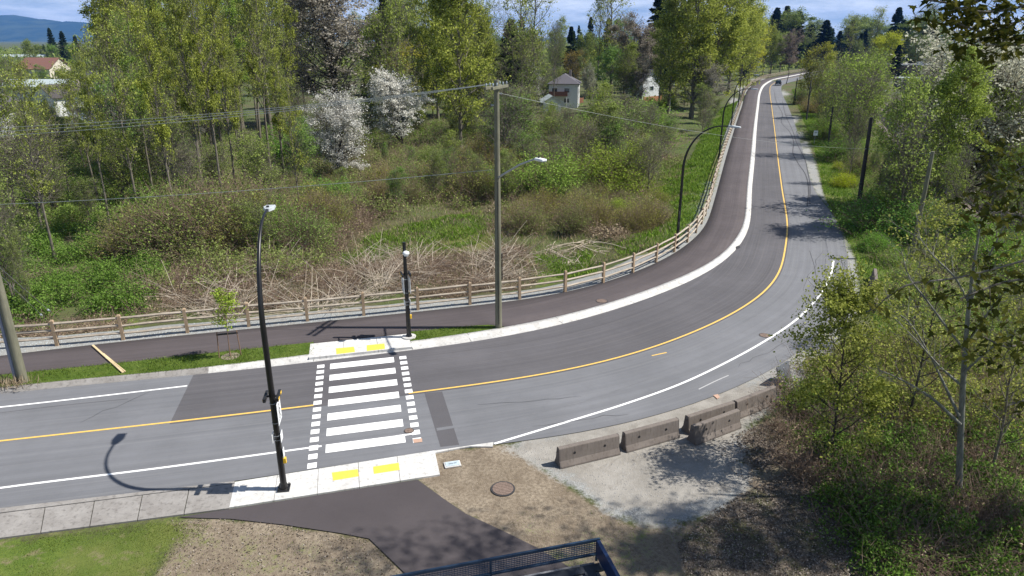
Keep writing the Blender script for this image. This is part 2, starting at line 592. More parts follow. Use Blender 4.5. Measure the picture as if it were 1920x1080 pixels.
def paint(name, col, wear):
    t = NT(name); v = t.coord()
    a = t.noise(v, 7, 6, 0.75); b = t.noise(v, 45, 3, 0.7)
    c = t.mix(t.ramp(a, [(0.55, 0.0), (0.78, wear)]), col, (0.17, 0.17, 0.17))
    c = t.mix(t.ramp(b, [(0.3, 0.3), (0.5, 0.0)]), c, tuple(k * 0.7 for k in col))
    return t.principled(c, 0.7, spec=0.35)
M['paint_white'] = paint('white_road_paint', (0.82, 0.82, 0.80), 0.5)
M['paint_white_worn'] = paint('worn_white_road_paint', (0.40, 0.40, 0.395), 0.9)
M['paint_yellow'] = paint('yellow_road_paint', (0.72, 0.465, 0.11), 0.55)
t = NT('yellow_tactile_tile'); v_ = t.coord()
vr_ = t.node("ShaderNodeTexVoronoi"); t.put(vr_.inputs["Vector"], v_); vr_.inputs["Scale"].default_value = 17; vr_.inputs["Randomness"].default_value = 0.0
n_ = t.noise(v_, 8, 5, 0.7)
c_ = t.mix(t.ramp(vr_.outputs["Distance"], [(0.2, 0.0), (0.42, 0.45)]), (0.86, 0.61, 0.08), (0.66, 0.45, 0.07)); c_ = t.mix(t.ramp(n_, [(0.5, 0.0), (0.75, 0.5)]), c_, (0.50, 0.38, 0.14))
M['paint_tactile'] = t.principled(c_, 0.7, t.bump(vr_.outputs["Distance"], 0.6, -0.02), spec=0.3)
M['paint_orange'] = paint('faded_orange_paint', (0.46, 0.30, 0.22), 1.0)
M['tar'] = simple('black_tar', (0.035, 0.034, 0.036), 0.75, var=0.4, scale=3)
M['iron'] = simple('rusty_iron', (0.20, 0.145, 0.115), 0.8, var=0.5, scale=20, bump=0.2)
M['black_metal'] = simple('black_powder_coat', (0.011, 0.0105, 0.011), 0.38, var=0.3, scale=3)
M['galv'] = simple('galvanised_steel', (0.40, 0.43, 0.46), 0.45, 0.6, 0.2, 5)
M['lamp_grey'] = simple('lamp_housing', (0.50, 0.54, 0.56), 0.45, 0.1, 0.15, 8)
M['white_metal'] = simple('white_painted_metal', (0.72, 0.75, 0.75), 0.5, 0, 0.1, 4)
M['glass_lamp'] = simple('lamp_lens', (0.62, 0.66, 0.68), 0.2, 0, 0.05, 4)
M['wire'] = simple('weathered_cable', (0.32, 0.35, 0.34), 0.55, 0.3, 0.1, 3)
M['sign_white'] = simple('sign_white', (0.78, 0.80, 0.80), 0.5, 0, 0.06, 4)
M['sign_back'] = simple('sign_back_aluminium', (0.16, 0.17, 0.19), 0.5, 0.4, 0.15, 4)
M['sign_black'] = simple('sign_black', (0.015, 0.015, 0.017), 0.5, 0, 0.1, 4)
M['sign_yellow'] = simple('button_yellow', (0.80, 0.50, 0.03), 0.5, 0, 0.08, 4)
M['plastic_cyan'] = simple('pale_utility_lid', (0.42, 0.50, 0.54), 0.7, 0, 0.25, 9)
M['insulator'] = simple('porcelain', (0.42, 0.47, 0.50), 0.25, 0, 0.05, 3)

def wood(name, c1, c2, sc=(3, 3, 22), rough=0.85):
    t = NT(name); v = t.coord(sc)
    a = t.noise(v, 1.5, 6, 0.7, 0.8); b = t.noise(t.coord(), 0.9, 4, 0.6)
    c = t.mix(t.ramp(a, [(0.3, 0.0), (0.7, 1.0)]), c1, c2)
    c = t.mix(t.ramp(b, [(0.45, 0.0), (0.75, 0.5)]), c, tuple(k * 0.55 for k in c1))
    return t.principled(c, rough, t.bump(a, 0.35, 0.012), spec=0.25)
M['pole_green'] = wood('treated_pole', (0.125, 0.125, 0.085), (0.235, 0.225, 0.165), (9, 9, 0.5))
M['pole_dark'] = wood('dark_creosote_pole', (0.035, 0.032, 0.034), (0.085, 0.08, 0.078), (9, 9, 0.6))
M['post_wood'] = wood('cedar_post', (0.30, 0.21, 0.13), (0.47, 0.355, 0.24), (6, 6, 1.2))
M['rail_wood'] = wood('split_rail', (0.28, 0.235, 0.18), (0.50, 0.44, 0.36), (2, 2, 6))
M['plank'] = wood('raw_plank', (0.55, 0.42, 0.22), (0.68, 0.56, 0.36), (4, 4, 4))
M['stake'] = wood('stake', (0.16, 0.10, 0.07), (0.28, 0.18, 0.12), (6, 6, 2))
M['bark'] = wood('grey_bark', (0.085, 0.072, 0.055), (0.25, 0.225, 0.18), (5, 5, 1.3))
M['bark_dark'] = wood('dark_bark', (0.03, 0.025, 0.02), (0.085, 0.07, 0.055), (5, 5, 1.3))
M['bark_pale'] = wood('pale_bark', (0.11, 0.11, 0.09), (0.26, 0.26, 0.22), (7, 7, 2.0))
M['twig_brown'] = wood('brown_twig', (0.17, 0.118, 0.085), (0.32, 0.235, 0.175), (3, 3, 3))
M['twig_grey'] = wood('bleached_stick', (0.36, 0.30, 0.23), (0.60, 0.53, 0.43), (3, 3, 3))

M['leaf_cotton'] = leaf_mat('cottonwood_leaf', (0.1582, 0.1865, 0.036), (0.294, 0.336, 0.0792), (0.456, 0.492, 0.156), 0.4)
M['leaf_alder'] = leaf_mat('alder_leaf', (0.1299, 0.1695, 0.04), (0.234, 0.294, 0.084), (0.372, 0.438, 0.15), 0.4)
M['leaf_green'] = leaf_mat('shrub_leaf', (0.113, 0.1751, 0.032), (0.21, 0.306, 0.066), (0.324, 0.432, 0.12), 0.4)
M['leaf_ivy'] = leaf_mat('bramble_leaf', (0.0648, 0.1242, 0.02), (0.12, 0.21, 0.036), (0.2, 0.31, 0.07), 0.3)
M['leaf_dry'] = leaf_mat('dry_stalk', (0.19, 0.145, 0.09), (0.31, 0.245, 0.16), (0.45, 0.375, 0.26), 0.2)
M['leaf_litter'] = leaf_mat('fallen_leaf', (0.07, 0.055, 0.043), (0.15, 0.118, 0.092), (0.36, 0.32, 0.27), 0.05)
M['blossom'] = leaf_mat('white_blossom', (0.40, 0.39, 0.34), (0.58, 0.57, 0.52), (0.74, 0.73, 0.68), 0.35)
M['needle'] = leaf_mat('conifer_needle', (0.018, 0.034, 0.018), (0.032, 0.056, 0.028), (0.055, 0.085, 0.04), 0.1)
M['leaf_poplar'] = leaf_mat('young_poplar_leaf', (0.1582, 0.1921, 0.03), (0.3, 0.336, 0.066), (0.48, 0.504, 0.144), 0.42)
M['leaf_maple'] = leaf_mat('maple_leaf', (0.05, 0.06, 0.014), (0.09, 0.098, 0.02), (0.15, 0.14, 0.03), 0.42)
M['grass'] = leaf_mat('grass_blade', (0.09, 0.155, 0.02), (0.1725, 0.2875, 0.0368), (0.276, 0.391, 0.0805), 0.35)
M['weed_yellow'] = leaf_mat('yellow_weed', (0.22, 0.23, 0.02), (0.36, 0.35, 0.02), (0.46, 0.43, 0.04), 0.3)
# ------------------------------------------------------------------ the ground: one sheet to the horizon
def axis(lo, hi, step, outer):
    a = list(np.arange(lo, hi + step * 0.5, step))
    up = []; d = step; x = a[-1]
    while x < outer:
        d = min(d * 1.13, 900); x += d; up.append(x)
    dn = []; d = step; x = a[0]
    lim = -outer
    while x > lim:
        d = min(d * 1.13, 900); x -= d; dn.append(x)
    return np.array(dn[::-1] + a + up)

GX = axis(-26, 34, 0.42, 14000)
GY = axis(12, 84, 0.42, 14000)
GY = GY[GY > -600]
XX, YY = np.meshgrid(GX, GY)
ZZ = ground_z(XX, YY)
PT = np.stack([XX.ravel(), YY.ravel()], 1)
NEARM = (np.abs(PT[:, 0]) < 400) & (PT[:, 1] < 430)

def zone(polys, soft=0.8):
    out = np.zeros(len(PT))
    for poly in polys:
        w = np.array([G(x, y)[:2] for x, y in poly])
        lo, hi = w.min(0) - 4, w.max(0) + 4
        m = (PT[:, 0] > lo[0]) & (PT[:, 0] < hi[0]) & (PT[:, 1] > lo[1]) & (PT[:, 1] < hi[1])
        if m.any():
            out[m] = np.maximum(out[m], np.clip(0.5 + poly_dist(PT[m], w) / (2 * soft), 0, 1))
    return out

Z_GRASS_L = [[(640, 480), (700, 440), (850, 405), (930, 410), (905, 455), (770, 485), (640, 505)],
             [(1346, 330), (1362, 240), (1385, 190), (1335, 215), (1295, 300), (1215, 315), (1268, 400), (1150, 462), (1170, 480), (1262, 468), (1318, 405)],
             [(1000, 480), (1110, 470), (1120, 510), (1010, 515)],
             [(130, 560), (240, 545), (260, 600), (130, 620)]]
Z_BANK_R = [[(1546, 370), (1530, 290), (1502, 215), (1484, 168), (1496, 165), (1535, 215), (1590, 300), (1640, 400), (1700, 460), (1790, 600), (1800, 760), (1700, 720), (1625, 580), (1603, 480)]]
Z_LAWN = [[(-900, 1150), (-300, 1048), (0, 1012), (322, 974), (345, 985), (330, 1015), (300, 1060), (240, 1120), (100, 1250), (-600, 1300)]]
Z_THIN = [[(320, 972), (500, 978), (640, 1000), (700, 1012), (770, 1090), (240, 1130), (330, 1000)],
          [(980, 960), (1180, 955), (1330, 985), (1440, 1000), (1560, 1120), (1000, 1120), (930, 990)]]
Z_DIRT = [[(815, 846), (925, 835), (960, 835), (1015, 878), (1060, 905), (1100, 935), (1190, 985), (1330, 975), (1400, 880), (1480, 900), (1660, 1150), (1000, 1150), (900, 975), (780, 898)],
          [(320, 972), (480, 975), (640, 1000), (700, 1012), (790, 1110), (250, 1160), (330, 1000)],
          [(1370, 820), (1430, 790), (1560, 760), (1620, 860), (1500, 930), (1400, 900)]]
Z_GRAVEL = [[(950, 834), (1050, 800), (1260, 755), (1380, 712), (1480, 660), (1540, 608), (1575, 560), (1588, 505), (1584, 460), (1562, 400), (1527, 355), (1508, 300), (1491, 240), (1474, 195), (1463, 168),
             (1466, 164), (1484, 196), (1502, 240), (1528, 300), (1545, 360), (1602, 470), (1612, 520), (1606, 580), (1560, 660), (1480, 740), (1400, 800), (1390, 850), (1410, 900), (1360, 955), (1250, 985), (1160, 975), (1090, 925), (1040, 895), (1005, 872)]]
Z_PACK = [[(955, 836), (1260, 760), (1400, 720), (1480, 700), (1420, 780), (1385, 830), (1402, 890), (1350, 935), (1240, 962), (1160, 955), (1095, 912), (1045, 885), (1010, 866)]]
Z_LITTER = [[(1330, 960), (1480, 880), (1620, 900), (1920, 1000), (1950, 1150), (1300, 1150), (1270, 1020)],
            [(1370, 815), (1460, 790), (1500, 850), (1420, 890)]]
fence_d = np.full(len(PT), 99.0)
fence_d[NEARM] = seg_dist(PT[NEARM], FEN[::2])
a_strip = np.clip(0.5 + (1.75 - np.abs(fence_d + 0.55)) / 1.2, 0, 1)
# the rock strip narrows to the right of the lamp post and behind it grass comes to the rails
a_gravel = np.maximum(zone(Z_GRAVEL, 0.9), a_strip)
a_grass = np.maximum(np.maximum(zone(Z_GRASS_L, 1.4), zone(Z_BANK_R, 1.0)), np.maximum(zone(Z_LAWN, 1.6), 0.40 * zone(Z_THIN, 0.9)))
a_dirt = zone(Z_DIRT, 0.8)
a_litter = zone(Z_LITTER, 1.2)

def ground_material():
    t = NT('ground'); v = t.coord()
    big = t.noise(v, 0.12, 5, 0.6); mid = t.noise(v, 0.7, 6, 0.68); fin = t.noise(v, 9, 5, 0.72); tiny = t.noise(v, 42, 3, 0.7)
    def mask(name, amp=1.0):
        s = t.math('ADD', t.attr(name), t.math('MULTIPLY', t.math('SUBTRACT', t.mix(0.4, mid, fin), 0.5), amp))
        return t.ramp(s, [(0.42, 0.0), (0.58, 1.0)])
    # woodland floor
    c = t.mix(t.ramp(mid, [(0.38, 0.0), (0.62, 1.0)]), (0.095, 0.095, 0.042), (0.15, 0.125, 0.075))
    c = t.mix(t.ramp(big, [(0.36, 0.0), (0.56, 0.9)]), c, (0.085, 0.125, 0.032))
    c = t.mix(t.ramp(fin, [(0.4, 0.5), (0.62, 0.0)]), c, (0.05, 0.042, 0.03))
    # bare trodden soil with dead grass
    d = t.mix(t.ramp(mid, [(0.35, 0.0), (0.66, 1.0)]), (0.175, 0.138, 0.098), (0.30, 0.25, 0.185))
    d = t.mix(t.ramp(fin, [(0.36, 0.75), (0.6, 0.0)]), d, (0.10, 0.078, 0.055))
    d = t.mix(t.ramp(tiny, [(0.58, 0.0), (0.74, 0.7)]), d, (0.46, 0.41, 0.34))
    c = t.mix(mask('dirt'), c, d)
    # litter of dead leaves
    li = t.mix(t.ramp(fin, [(0.38, 0.0), (0.62, 1.0)]), (0.06, 0.05, 0.038), (0.17, 0.14, 0.112))
    li = t.mix(t.ramp(tiny, [(0.56, 0.0), (0.70, 0.7)]), li, (0.34, 0.31, 0.27))
    li = t.mix(t.ramp(mid, [(0.48, 0.0), (0.62, 0.7)]), li, (0.085, 0.09, 0.035))
    c = t.mix(mask('litter', 1.1), c, li)
    # crushed rock
    cell = t.voro(v, 26, 'F1', 'Color'); edge = t.voro(v, 26)
    g = t.mix(0.5, t.ramp(fin, [(0.3, 0.0), (0.7, 1.0)]), t.node("ShaderNodeRGB").outputs[0])
    sep = t.node("ShaderNodeSeparateColor"); t.put(sep.inputs[0], cell)
    g = t.mix(sep.outputs[0], (0.235, 0.24, 0.23), (0.37, 0.38, 0.365))
    g = t.mix(t.ramp(edge, [(0.34, 0.0), (0.66, 0.45)]), g, (0.16, 0.16, 0.155))
    g = t.mix(t.ramp(mid, [(0.46, 0.0), (0.64, 0.6)]), g, (0.31, 0.29, 0.25))
    g = t.mix(t.ramp(big, [(0.48, 0.0), (0.62, 0.4)]), g, (0.24, 0.235, 0.225))
    g = t.mix(t.ramp(fin, [(0.62, 0.0), (0.78, 0.6)]), g, (0.50, 0.51, 0.50))
    c = t.mix(mask('gravel', 1.2), c, g)
    # trodden dusty pull-out: fines packed between the stones
    pk = t.mix(t.ramp(mid, [(0.34, 0.0), (0.66, 1.0)]), (0.22, 0.205, 0.18), (0.33, 0.312, 0.28))
    pk = t.mix(t.ramp(fin, [(0.56, 0.0), (0.72, 0.45)]), pk, (0.22, 0.215, 0.20))
    pk = t.mix(t.ramp(tiny, [(0.60, 0.0), (0.74, 0.5)]), pk, (0.40, 0.39, 0.36))
    pk = t.mix(t.ramp(t.noise(v, 0.55, 6, 0.7, 1.2), [(0.52, 0.0), (0.66, 0.5)]), pk, (0.14, 0.125, 0.105))
    c = t.mix(mask('packed', 1.3), c, pk)
    # turf
    gr = t.mix(t.ramp(mid, [(0.35, 0.0), (0.66, 1.0)]), (0.075, 0.12, 0.018), (0.125, 0.165, 0.033))
    gr = t.mix(t.ramp(fin, [(0.4, 0.6), (0.6, 0.0)]), gr, (0.06, 0.10, 0.018))
    gr = t.mix(t.ramp(big, [(0.44, 0.0), (0.58, 0.6)]), gr, (0.15, 0.14, 0.05))
    gr = t.mix(t.ramp(t.noise(v, 1.7, 5, .7), [(0.54, 0.0), (0.68, 0.75)]), gr, (0.20, 0.165, 0.10))
    c = t.mix(mask('grass', 1.3), c, gr)
    h = t.mix(0.45, fin, edge)
    return t.principled(c, 0.95, t.bump(h, 0.55, 0.05), spec=0.15)
M['ground'] = ground_material()

nx, ny = len(GX), len(GY)
ii = np.arange(nx * ny).reshape(ny, nx)
quads = np.stack([ii[:-1, :-1].ravel(), ii[:-1, 1:].ravel(), ii[1:, 1:].ravel(), ii[1:, :-1].ravel()], 1)
gm = np_mesh('ground', np.stack([XX.ravel(), YY.ravel(), ZZ.ravel()], 1), quads, M['ground'], smooth_=True)
for nm, arr in (('grass', a_grass), ('gravel', a_gravel), ('dirt', a_dirt), ('litter', a_litter), ('packed', zone(Z_PACK, 1.3))):
    at = gm.attributes.new(nm, 'FLOAT', 'POINT')
    at.data.foreach_set('value', np.ascontiguousarray(arr, np.float32))
ground_o = tag(link_mesh('ground', gm), kind='structure')

# ------------------------------------------------------------------ carriageway
def strip(name, i0, i1, dA, dB, z, mat, parent=None, cuts=1, skirt=None, kind=None):
    """ribbon between two lateral offsets of the centre line (stations i0..i1)"""
    idx = np.arange(i0, i1 + 1); n = len(idx)
    rows = []; uvs = []
    for k in range(cuts + 1):
        f = k / cuts
        d = np.asarray(dA)[idx] * (1 - f) + np.asarray(dB)[idx] * f if hasattr(dA, '__len__') else np.full(n, dA * (1 - f) + dB * f)
        p = ST_P[idx, :2] + ST_N[idx] * d[:, None]
        rows.append(np.concatenate([p, np.full((n, 1), z)], 1)); uvs.append(np.stack([ST_S[idx], d], 1))
    if skirt is not None:
        rows = [rows[0] - [0, 0, skirt]] + rows + [rows[-1] - [0, 0, skirt]]
        uvs = [uvs[0]] + uvs + [uvs[-1]]
    V = np.concatenate(rows); UV = np.concatenate(uvs)
    Q = []
    for k in range(len(rows) - 1):
        a = np.arange(n - 1) + k * n
        Q.append(np.stack([a, a + n, a + n + 1, a + 1], 1))
    Q = np.concatenate(Q)
    # wind upwards
    e1 = V[Q[len(Q) // 2, 1]] - V[Q[len(Q) // 2, 0]]; e2 = V[Q[len(Q) // 2, 3]] - V[Q[len(Q) // 2, 0]]
    if np.cross(e1, e2)[2] < 0: Q = Q[:, ::-1]
    o = link_mesh(name, np_mesh(name, V, Q, mat, uv=UV), parent)
    if kind: o["kind"] = kind
    return o

NS = len(ST_P) - 1
road = strip('road', 0, NS, D_OUT, D_KF, 0.0, M['asphalt_old'], cuts=4, kind='structure')
# the newer, darker lane on the inside of the bend: it starts at a slanting saw cut
i_cut = station_at(320, 793)
p_lo, p_hi = G(318, 795)[:2], G(362, 705)[:2]
def station_float(p):
    j = int(np.argmin(np.hypot(*(ST_P[:, :2] - p).T)))
    return ST_S[j] + float((p - ST_P[j, :2]) @ ST_T[j])
s_lo, s_hi = station_float(p_lo), station_float(p_hi)
def at_sd(s, d):
    x = np.interp(s, ST_S, ST_P[:, 0]); y = np.interp(s, ST_S, ST_P[:, 1])
    nx_ = np.interp(s, ST_S, ST_N[:, 0]); ny_ = np.interp(s, ST_S, ST_N[:, 1])
    return np.array([x + nx_ * d, y + ny_ * d])
def sd_mesh(name, rows_s, rows_d, z, mat, parent):
    """grid given by station/offset arrays of equal shape (rows, cols)"""
    S, D = np.asarray(rows_s), np.asarray(rows_d)
    V = np.array([[*at_sd(s, d), z] for s, d in zip(S.ravel(), D.ravel())])
    r, c = S.shape
    k = np.arange(r * c).reshape(r, c)
    Q = np.stack([k[:-1, :-1].ravel(), k[:-1, 1:].ravel(), k[1:, 1:].ravel(), k[1:, :-1].ravel()], 1)
    e = np.cross(V[Q[0, 1]] - V[Q[0, 0]], V[Q[0, 3]] - V[Q[0, 0]])
    if e[2] < 0: Q = Q[:, ::-1]
    return link_mesh(name, np_mesh(name, V, Q, mat, uv=np.stack([S.ravel(), D.ravel()], 1)), parent)
ss = np.concatenate([np.linspace(s_hi, s_hi + 20, 30)[:-1], np.arange(s_hi + 20, ST_S[-1], 0.8)])
cols = 5
S = []; D = []
dk = np.interp(ss, ST_S, D_KF)
rng0 = np.random.default_rng(3)
for c in range(cols):
    f = c / (cols - 1)
    sh = (s_lo - s_hi) * (1 - f) * np.clip(1 - (ss - s_hi) / 15, 0, 1)
    S.append(ss + sh); D.append(-0.16 * (1 - f) + dk * f)
sd_mesh('new_surface', S, D, 0.004, M['asphalt_new'], road)

# longitudinal and patch repairs in the old lane
MB().sheet(gpoly([(796, 737.5), (829, 734), (861, 834), (826, 838)]), 0.004).build('repair_patch', M['asphalt_new'], road)
MB().sheet(gpoly([(818, 803), (852, 798), (853.5, 802.5), (819.5, 808)]), 0.008).build('patch_joint', M['asphalt_old'], road)

def band(name, px, width, z, mat, parent, smooth_it=2):
    P = resample(catmull([G(x, y) for x, y in px]), 0.5)
    T = np.gradient(P[:, :2], axis=0); T /= np.linalg.norm(T, axis=1)[:, None]
    N = np.stack([-T[:, 1], T[:, 0]], 1)
    w = np.broadcast_to(np.asarray(width, float), (len(P),)) if not hasattr(width, '__len__') else np.interp(np.linspace(0, 1, len(P)), np.linspace(0, 1, len(width)), width)
    A = P[:, :2] - N * w[:, None] / 2; B = P[:, :2] + N * w[:, None] / 2
    V = np.concatenate([np.c_[A, np.full(len(P), z)], np.c_[B, np.full(len(P), z)]])
    a = np.arange(len(P) - 1); n = len(P)
    Q = np.stack([a, a + 1, a + n + 1, a + n], 1)
    return link_mesh(name, np_mesh(name, V, Q, mat, uv=V[:, :2]), parent)

# painted lines
i_a, i_b = station_at(570, 761.5), station_at(776, 735.5)
strip('centre_line', 0, i_a, -0.055, 0.055, 0.009, M['paint_yellow'], road)
strip('centre_line', i_b, NS, -0.055, 0.055, 0.009, M['paint_yellow'], road)
band('edge_line', [(-420, 804), (0, 763.5), (180, 743.5), (351, 723.5)], 0.11, 0.005, M['paint_white'], road)
band('edge_line', [(-420, 975), (0, 915), (300, 877.5), (603, 836.5)], 0.11, 0.005, M['paint_white'], road)
band('edge_line', [(927, 832), (1050, 795), (1173, 757), (1278, 719), (1380, 670), (1447, 631.5), (1497, 596), (1537, 553), (1557, 517), (1563, 489)], 0.12, 0.005, M['paint_white'], road)
band('worn_line_trace', [(1310, 730), (1345, 713), (1366, 704)], 0.06, 0.005, M['paint_white_worn'], road)
band('worn_line_trace', [(1222, 667), (1250, 661)], 0.08, 0.005, M['paint_yellow'], road)

# ladder crossing
A0, A4 = G(619.2, 682.5)[:2], G(614.2, 775.8)[:2]
B0, B4 = G(738, 669.7)[:2], G(750.8, 759.2)[:2]
dA, dB = (A4 - A0) / 4, (B4 - B0) / 4
for k in range(7):
    a, b = A0 + dA * k, B0 + dB * k
    MB().sheet(ccw([a, b, b + dB * 0.485, a + dA * 0.485]), 0.009).build('crosswalk_stripe', M['paint_white'], road)
def squares(c0, c7, n, k7):
    c0, c7 = G(*c0)[:2], G(*c7)[:2]
    d = (c7 - c0) / k7; L_ = np.linalg.norm(d); e = d / L_
    u = (B0 - A0) / np.linalg.norm(B0 - A0)
    for k in range(n):
        c = c0 + d * k
        hw, hl = 0.165, L_ * 0.29
        MB().sheet(ccw([c - u * hw - e * hl, c + u * hw - e * hl, c + u * hw + e * hl, c - u * hw + e * hl]), 0.0095).build('crossing_square', M['paint_white'], road)
squares((601.5, 687.3), (594.4, 768.0), 15, 7)
squares((755.4, 670.8), (766.2, 733.5), 14, 6)
MB().sheet(gpoly([(742, 817), (787, 810.5), (788, 813), (743, 820)]), 0.013).build('worn_line_trace', M['paint_white'], road)

# cracks sealed with tar in the outbound lane
def z3(pts): return [(1280 + x / 3, y / 3) for x, y in pts]
band('tar_seam', z3([(512, 505), (530, 580), (560, 640), (556, 690), (600, 740), (624, 800), (620, 860), (650, 920), (690, 980), (708, 1060), (700, 1160)]), 0.10, 0.005, M['tar'], road)
band('tar_seam', z3([(560, 570), (580, 650), (620, 740), (640, 800), (690, 905), (702, 960), (716, 1040), (714, 1145)]), 0.09, 0.0055, M['tar'], road)
band('tar_seam', [(1518, 470), (1527, 500), (1532, 530)], 0.03, 0.005, M['tar'], road)
band('tar_seam', [(-60, 782), (100, 762), (240, 748)], 0.03, 0.005, M['asphalt_new'], road)
band('tar_seam', [(860, 803), (1010, 774), (1120, 744), (1230, 706)], 0.05, 0.005, M['asphalt_old'], road)
MB().prism([(p[0] + 0.12 * math.cos(a), p[1] + 0.12 * math.sin(a)) for p in [G(1518.5, 381)] for a in np.linspace(0, 6.28, 9)[:-1]], 0.003, 0.02).build('tar_blob', M['tar'], road)
rc = np.random.default_rng(8)
for a, b in (((900, 760), (1090, 742)), ((1000, 800), (1180, 775)), ((1380, 690), (1480, 640)), ((1500, 545), (1540, 470)), ((150, 790), (280, 735))):
    pts_ = [(a[0] + (b[0] - a[0]) * f + rc.normal(0, 3), a[1] + (b[1] - a[1]) * f + rc.normal(0, 1.2)) for f in np.linspace(0, 1, 9)]
    band('pavement_crack', pts_, [0.008, 0.022, 0.012, 0.026, 0.008], 0.0062, M['tar'], road)
# sprayed survey mark
MB().sheet(gpoly([(1337, 741), (1346, 739), (1350, 745), (1345, 748)]), 0.006).build('spray_mark', M['paint_orange'], road)
MB().sheet(gpoly([(774, 824), (791, 822), (792, 829), (776, 831)]), 0.014).build('spray_mark', M['paint_orange'], road)

# shared path beside the rail fence
D_PN = D_KB.copy()
i_g0, i_g1 = station_at(0, 790), station_at(930, 690)
pn_px = line_px([(0, 703.5), (200, 684), (400, 661.5), (575, 643.5), (773, 622.5), (880, 610), (925, 609)], z=0.12, left=22)
d_pn = lateral(ST_P, ST_N, pn_px)
j_end = station_at(925, 720)
sx = G(928, 612)[:2]
i_end = int(np.argmin(np.abs(ST_S - station_float(sx))))
D_PN[:i_end] = np.maximum(d_pn[:i_end], D_KB[:i_end])
path = strip('path', 0, NS, D_PN, D_PF, 0.12, M['asphalt_path'], cuts=3, skirt=0.3, kind='structure')

# kerb with gutter along the inside of the bend
def kerb(name, i0, i1, mat):
    idx = np.arange(i0, i1 + 1)
    w = np.minimum(D_KB[idx] - D_KF[idx], 0.85)
    prof = [(0.0, -0.15), (0.0, 0.012), (0.50, 0.018), (0.60, 0.125), (0.66, 0.136), (1.0, 0.136), (1.0, -0.15)]
    V = []
    for f, z in prof:
        d = D_KF[idx] + w * f
        p = ST_P[idx, :2] + ST_N[idx] * d[:, None]
        V.append(np.c_[p, np.full(len(idx), z)])
    n = len(idx); V = np.concatenate(V)
    Q = []
    for k in range(len(prof) - 1):
        a = np.arange(n - 1) + k * n
        Q.append(np.stack([a, a + 1, a + n + 1, a + n], 1))
    o = link_mesh(name, np_mesh(name, V, np.concatenate(Q), mat))
    o["kind"] = 'structure'
    return o
i_k = station_at(373, 770)
kerb('kerb', 0, i_k, M['concrete_old'])
j = i_k; r_i0 = station_at(578, 755); r_i1 = station_at(786, 735)
while j < NS:
    e = min(NS, j + (8 if ST_P[j, 1] < 80 else 40))
    kerb('kerb', j, e, M['concrete_kerb'])
    # construction joint every few metres: a hairline left between castings
    j = e
for (x, y) in ((596, 676), (772, 656), (877, 643), (1060, 604), (1195, 566), (1282, 533), (1350, 496), (1391, 456)):
    i = int(np.argmin(np.hypot(*(ST_P[:, :2] + ST_N * D_KF[:, None] - G(x, y)[:2]).T)))
    n_ = ST_N[i]; p = ST_P[i, :2] + n_ * (D_KF[i] + 0.02); q = ST_P[i, :2] + n_ * min(D_KB[i], D_KF[i] + 0.85)
    MB().beam((*p, 0.0185), (*(p * 0.5 + q * 0.5), 0.0215), 0.018, 0.006).beam((*(p * 0.36 + q * 0.64), 0.137), (*q, 0.137), 0.018, 0.006).build('kerb_joint', M['tar'], road)
# catch basin in the gutter
MB().sheet(gpoly([(1379, 463), (1387, 460), (1388, 465), (1380, 468)]), 0.02).build('storm_grate', M['tar'], road)

# verge of turf between path and kerb
def verge(name, i0, i1, ins=0.0):
    idx = np.arange(i0, i1 + 1)
    dk_ = D_KF[idx] + np.minimum(D_KB[idx] - D_KF[idx], 0.85) - 0.01
    a = ST_P[idx, :2] + ST_N[idx] * dk_[:, None]; b = ST_P[idx, :2] + ST_N[idx] * (D_PN[idx] + 0.02)[:, None]
    return a, b
M['turf'] = None
t = NT('turf'); v_ = t.coord(); n1 = t.noise(v_, 1.4, 5, 0.65); n2 = t.noise(v_, 12, 5, 0.7)
c_ = t.mix(t.ramp(n1, [(0.35, 0.0), (0.65, 1.0)]), (0.065, 0.11, 0.015), (0.115, 0.155, 0.03))
c_ = t.mix(t.ramp(n2, [(0.4, 0.6), (0.6, 0.0)]), c_, (0.035, 0.06, 0.01))
M['turf'] = t.principled(c_, 0.95, t.bump(n2, 0.6, 0.05), spec=0.1)
i_p0, i_p1 = int(np.argmin(np.abs(ST_S - station_float(G(582, 660)[:2])))), int(np.argmin(np.abs(ST_S - station_float(G(771, 645)[:2]))))
VERGE = []
for (a0, a1) in ((0, i_p0), (i_p1, i_end)):
    a, b = verge('verge', a0, a1)
    n = len(a)
    V = np.concatenate([np.c_[a, np.full(n, 0.131)], np.c_[b, np.full(n, 0.131)]])
    k = np.arange(n - 1)
    Q = np.stack([k, k + 1, k + n + 1, k + n], 1)
    o = link_mesh('grass_verge', np_mesh('grass_verge', V, Q, M['turf'])); o["kind"] = 'structure'
    VERGE.append((a, b))

# concrete landing of the crossing, far side
def slabs(name, quad, n, z0, z1, gap, mat, seam=None):
    """quad = 4 world corners (near-left, near-right, far-right, far-left) cut into n slabs with open joints"""
    q = [np.array(p[:2]) for p in quad]
    mb = MB()
    L1, L2 = np.linalg.norm(q[1] - q[0]), np.linalg.norm(q[2] - q[3])
    for k in range(n):
        f0 = k / n + (gap / L1 / 2 if k else 0); f1 = (k + 1) / n - (gap / L1 / 2 if k < n - 1 else 0)
        a, b = q[0] * (1 - f0) + q[1] * f0, q[0] * (1 - f1) + q[1] * f1
        c, d = q[3] * (1 - f1) + q[2] * f1, q[3] * (1 - f0) + q[2] * f0
        mb.prism(ccw([a, b, c, d]), z0, z1)
    o = mb.build(name, mat); o["kind"] = 'structure'
    return o
pad_far = slabs('crossing_landing', [G(579, 671, .13), G(772.5, 650.5, .13), G(765, 626, .13), G(582, 645, .13)], 3, -0.1, 0.141, 0.018, M['concrete_new'])
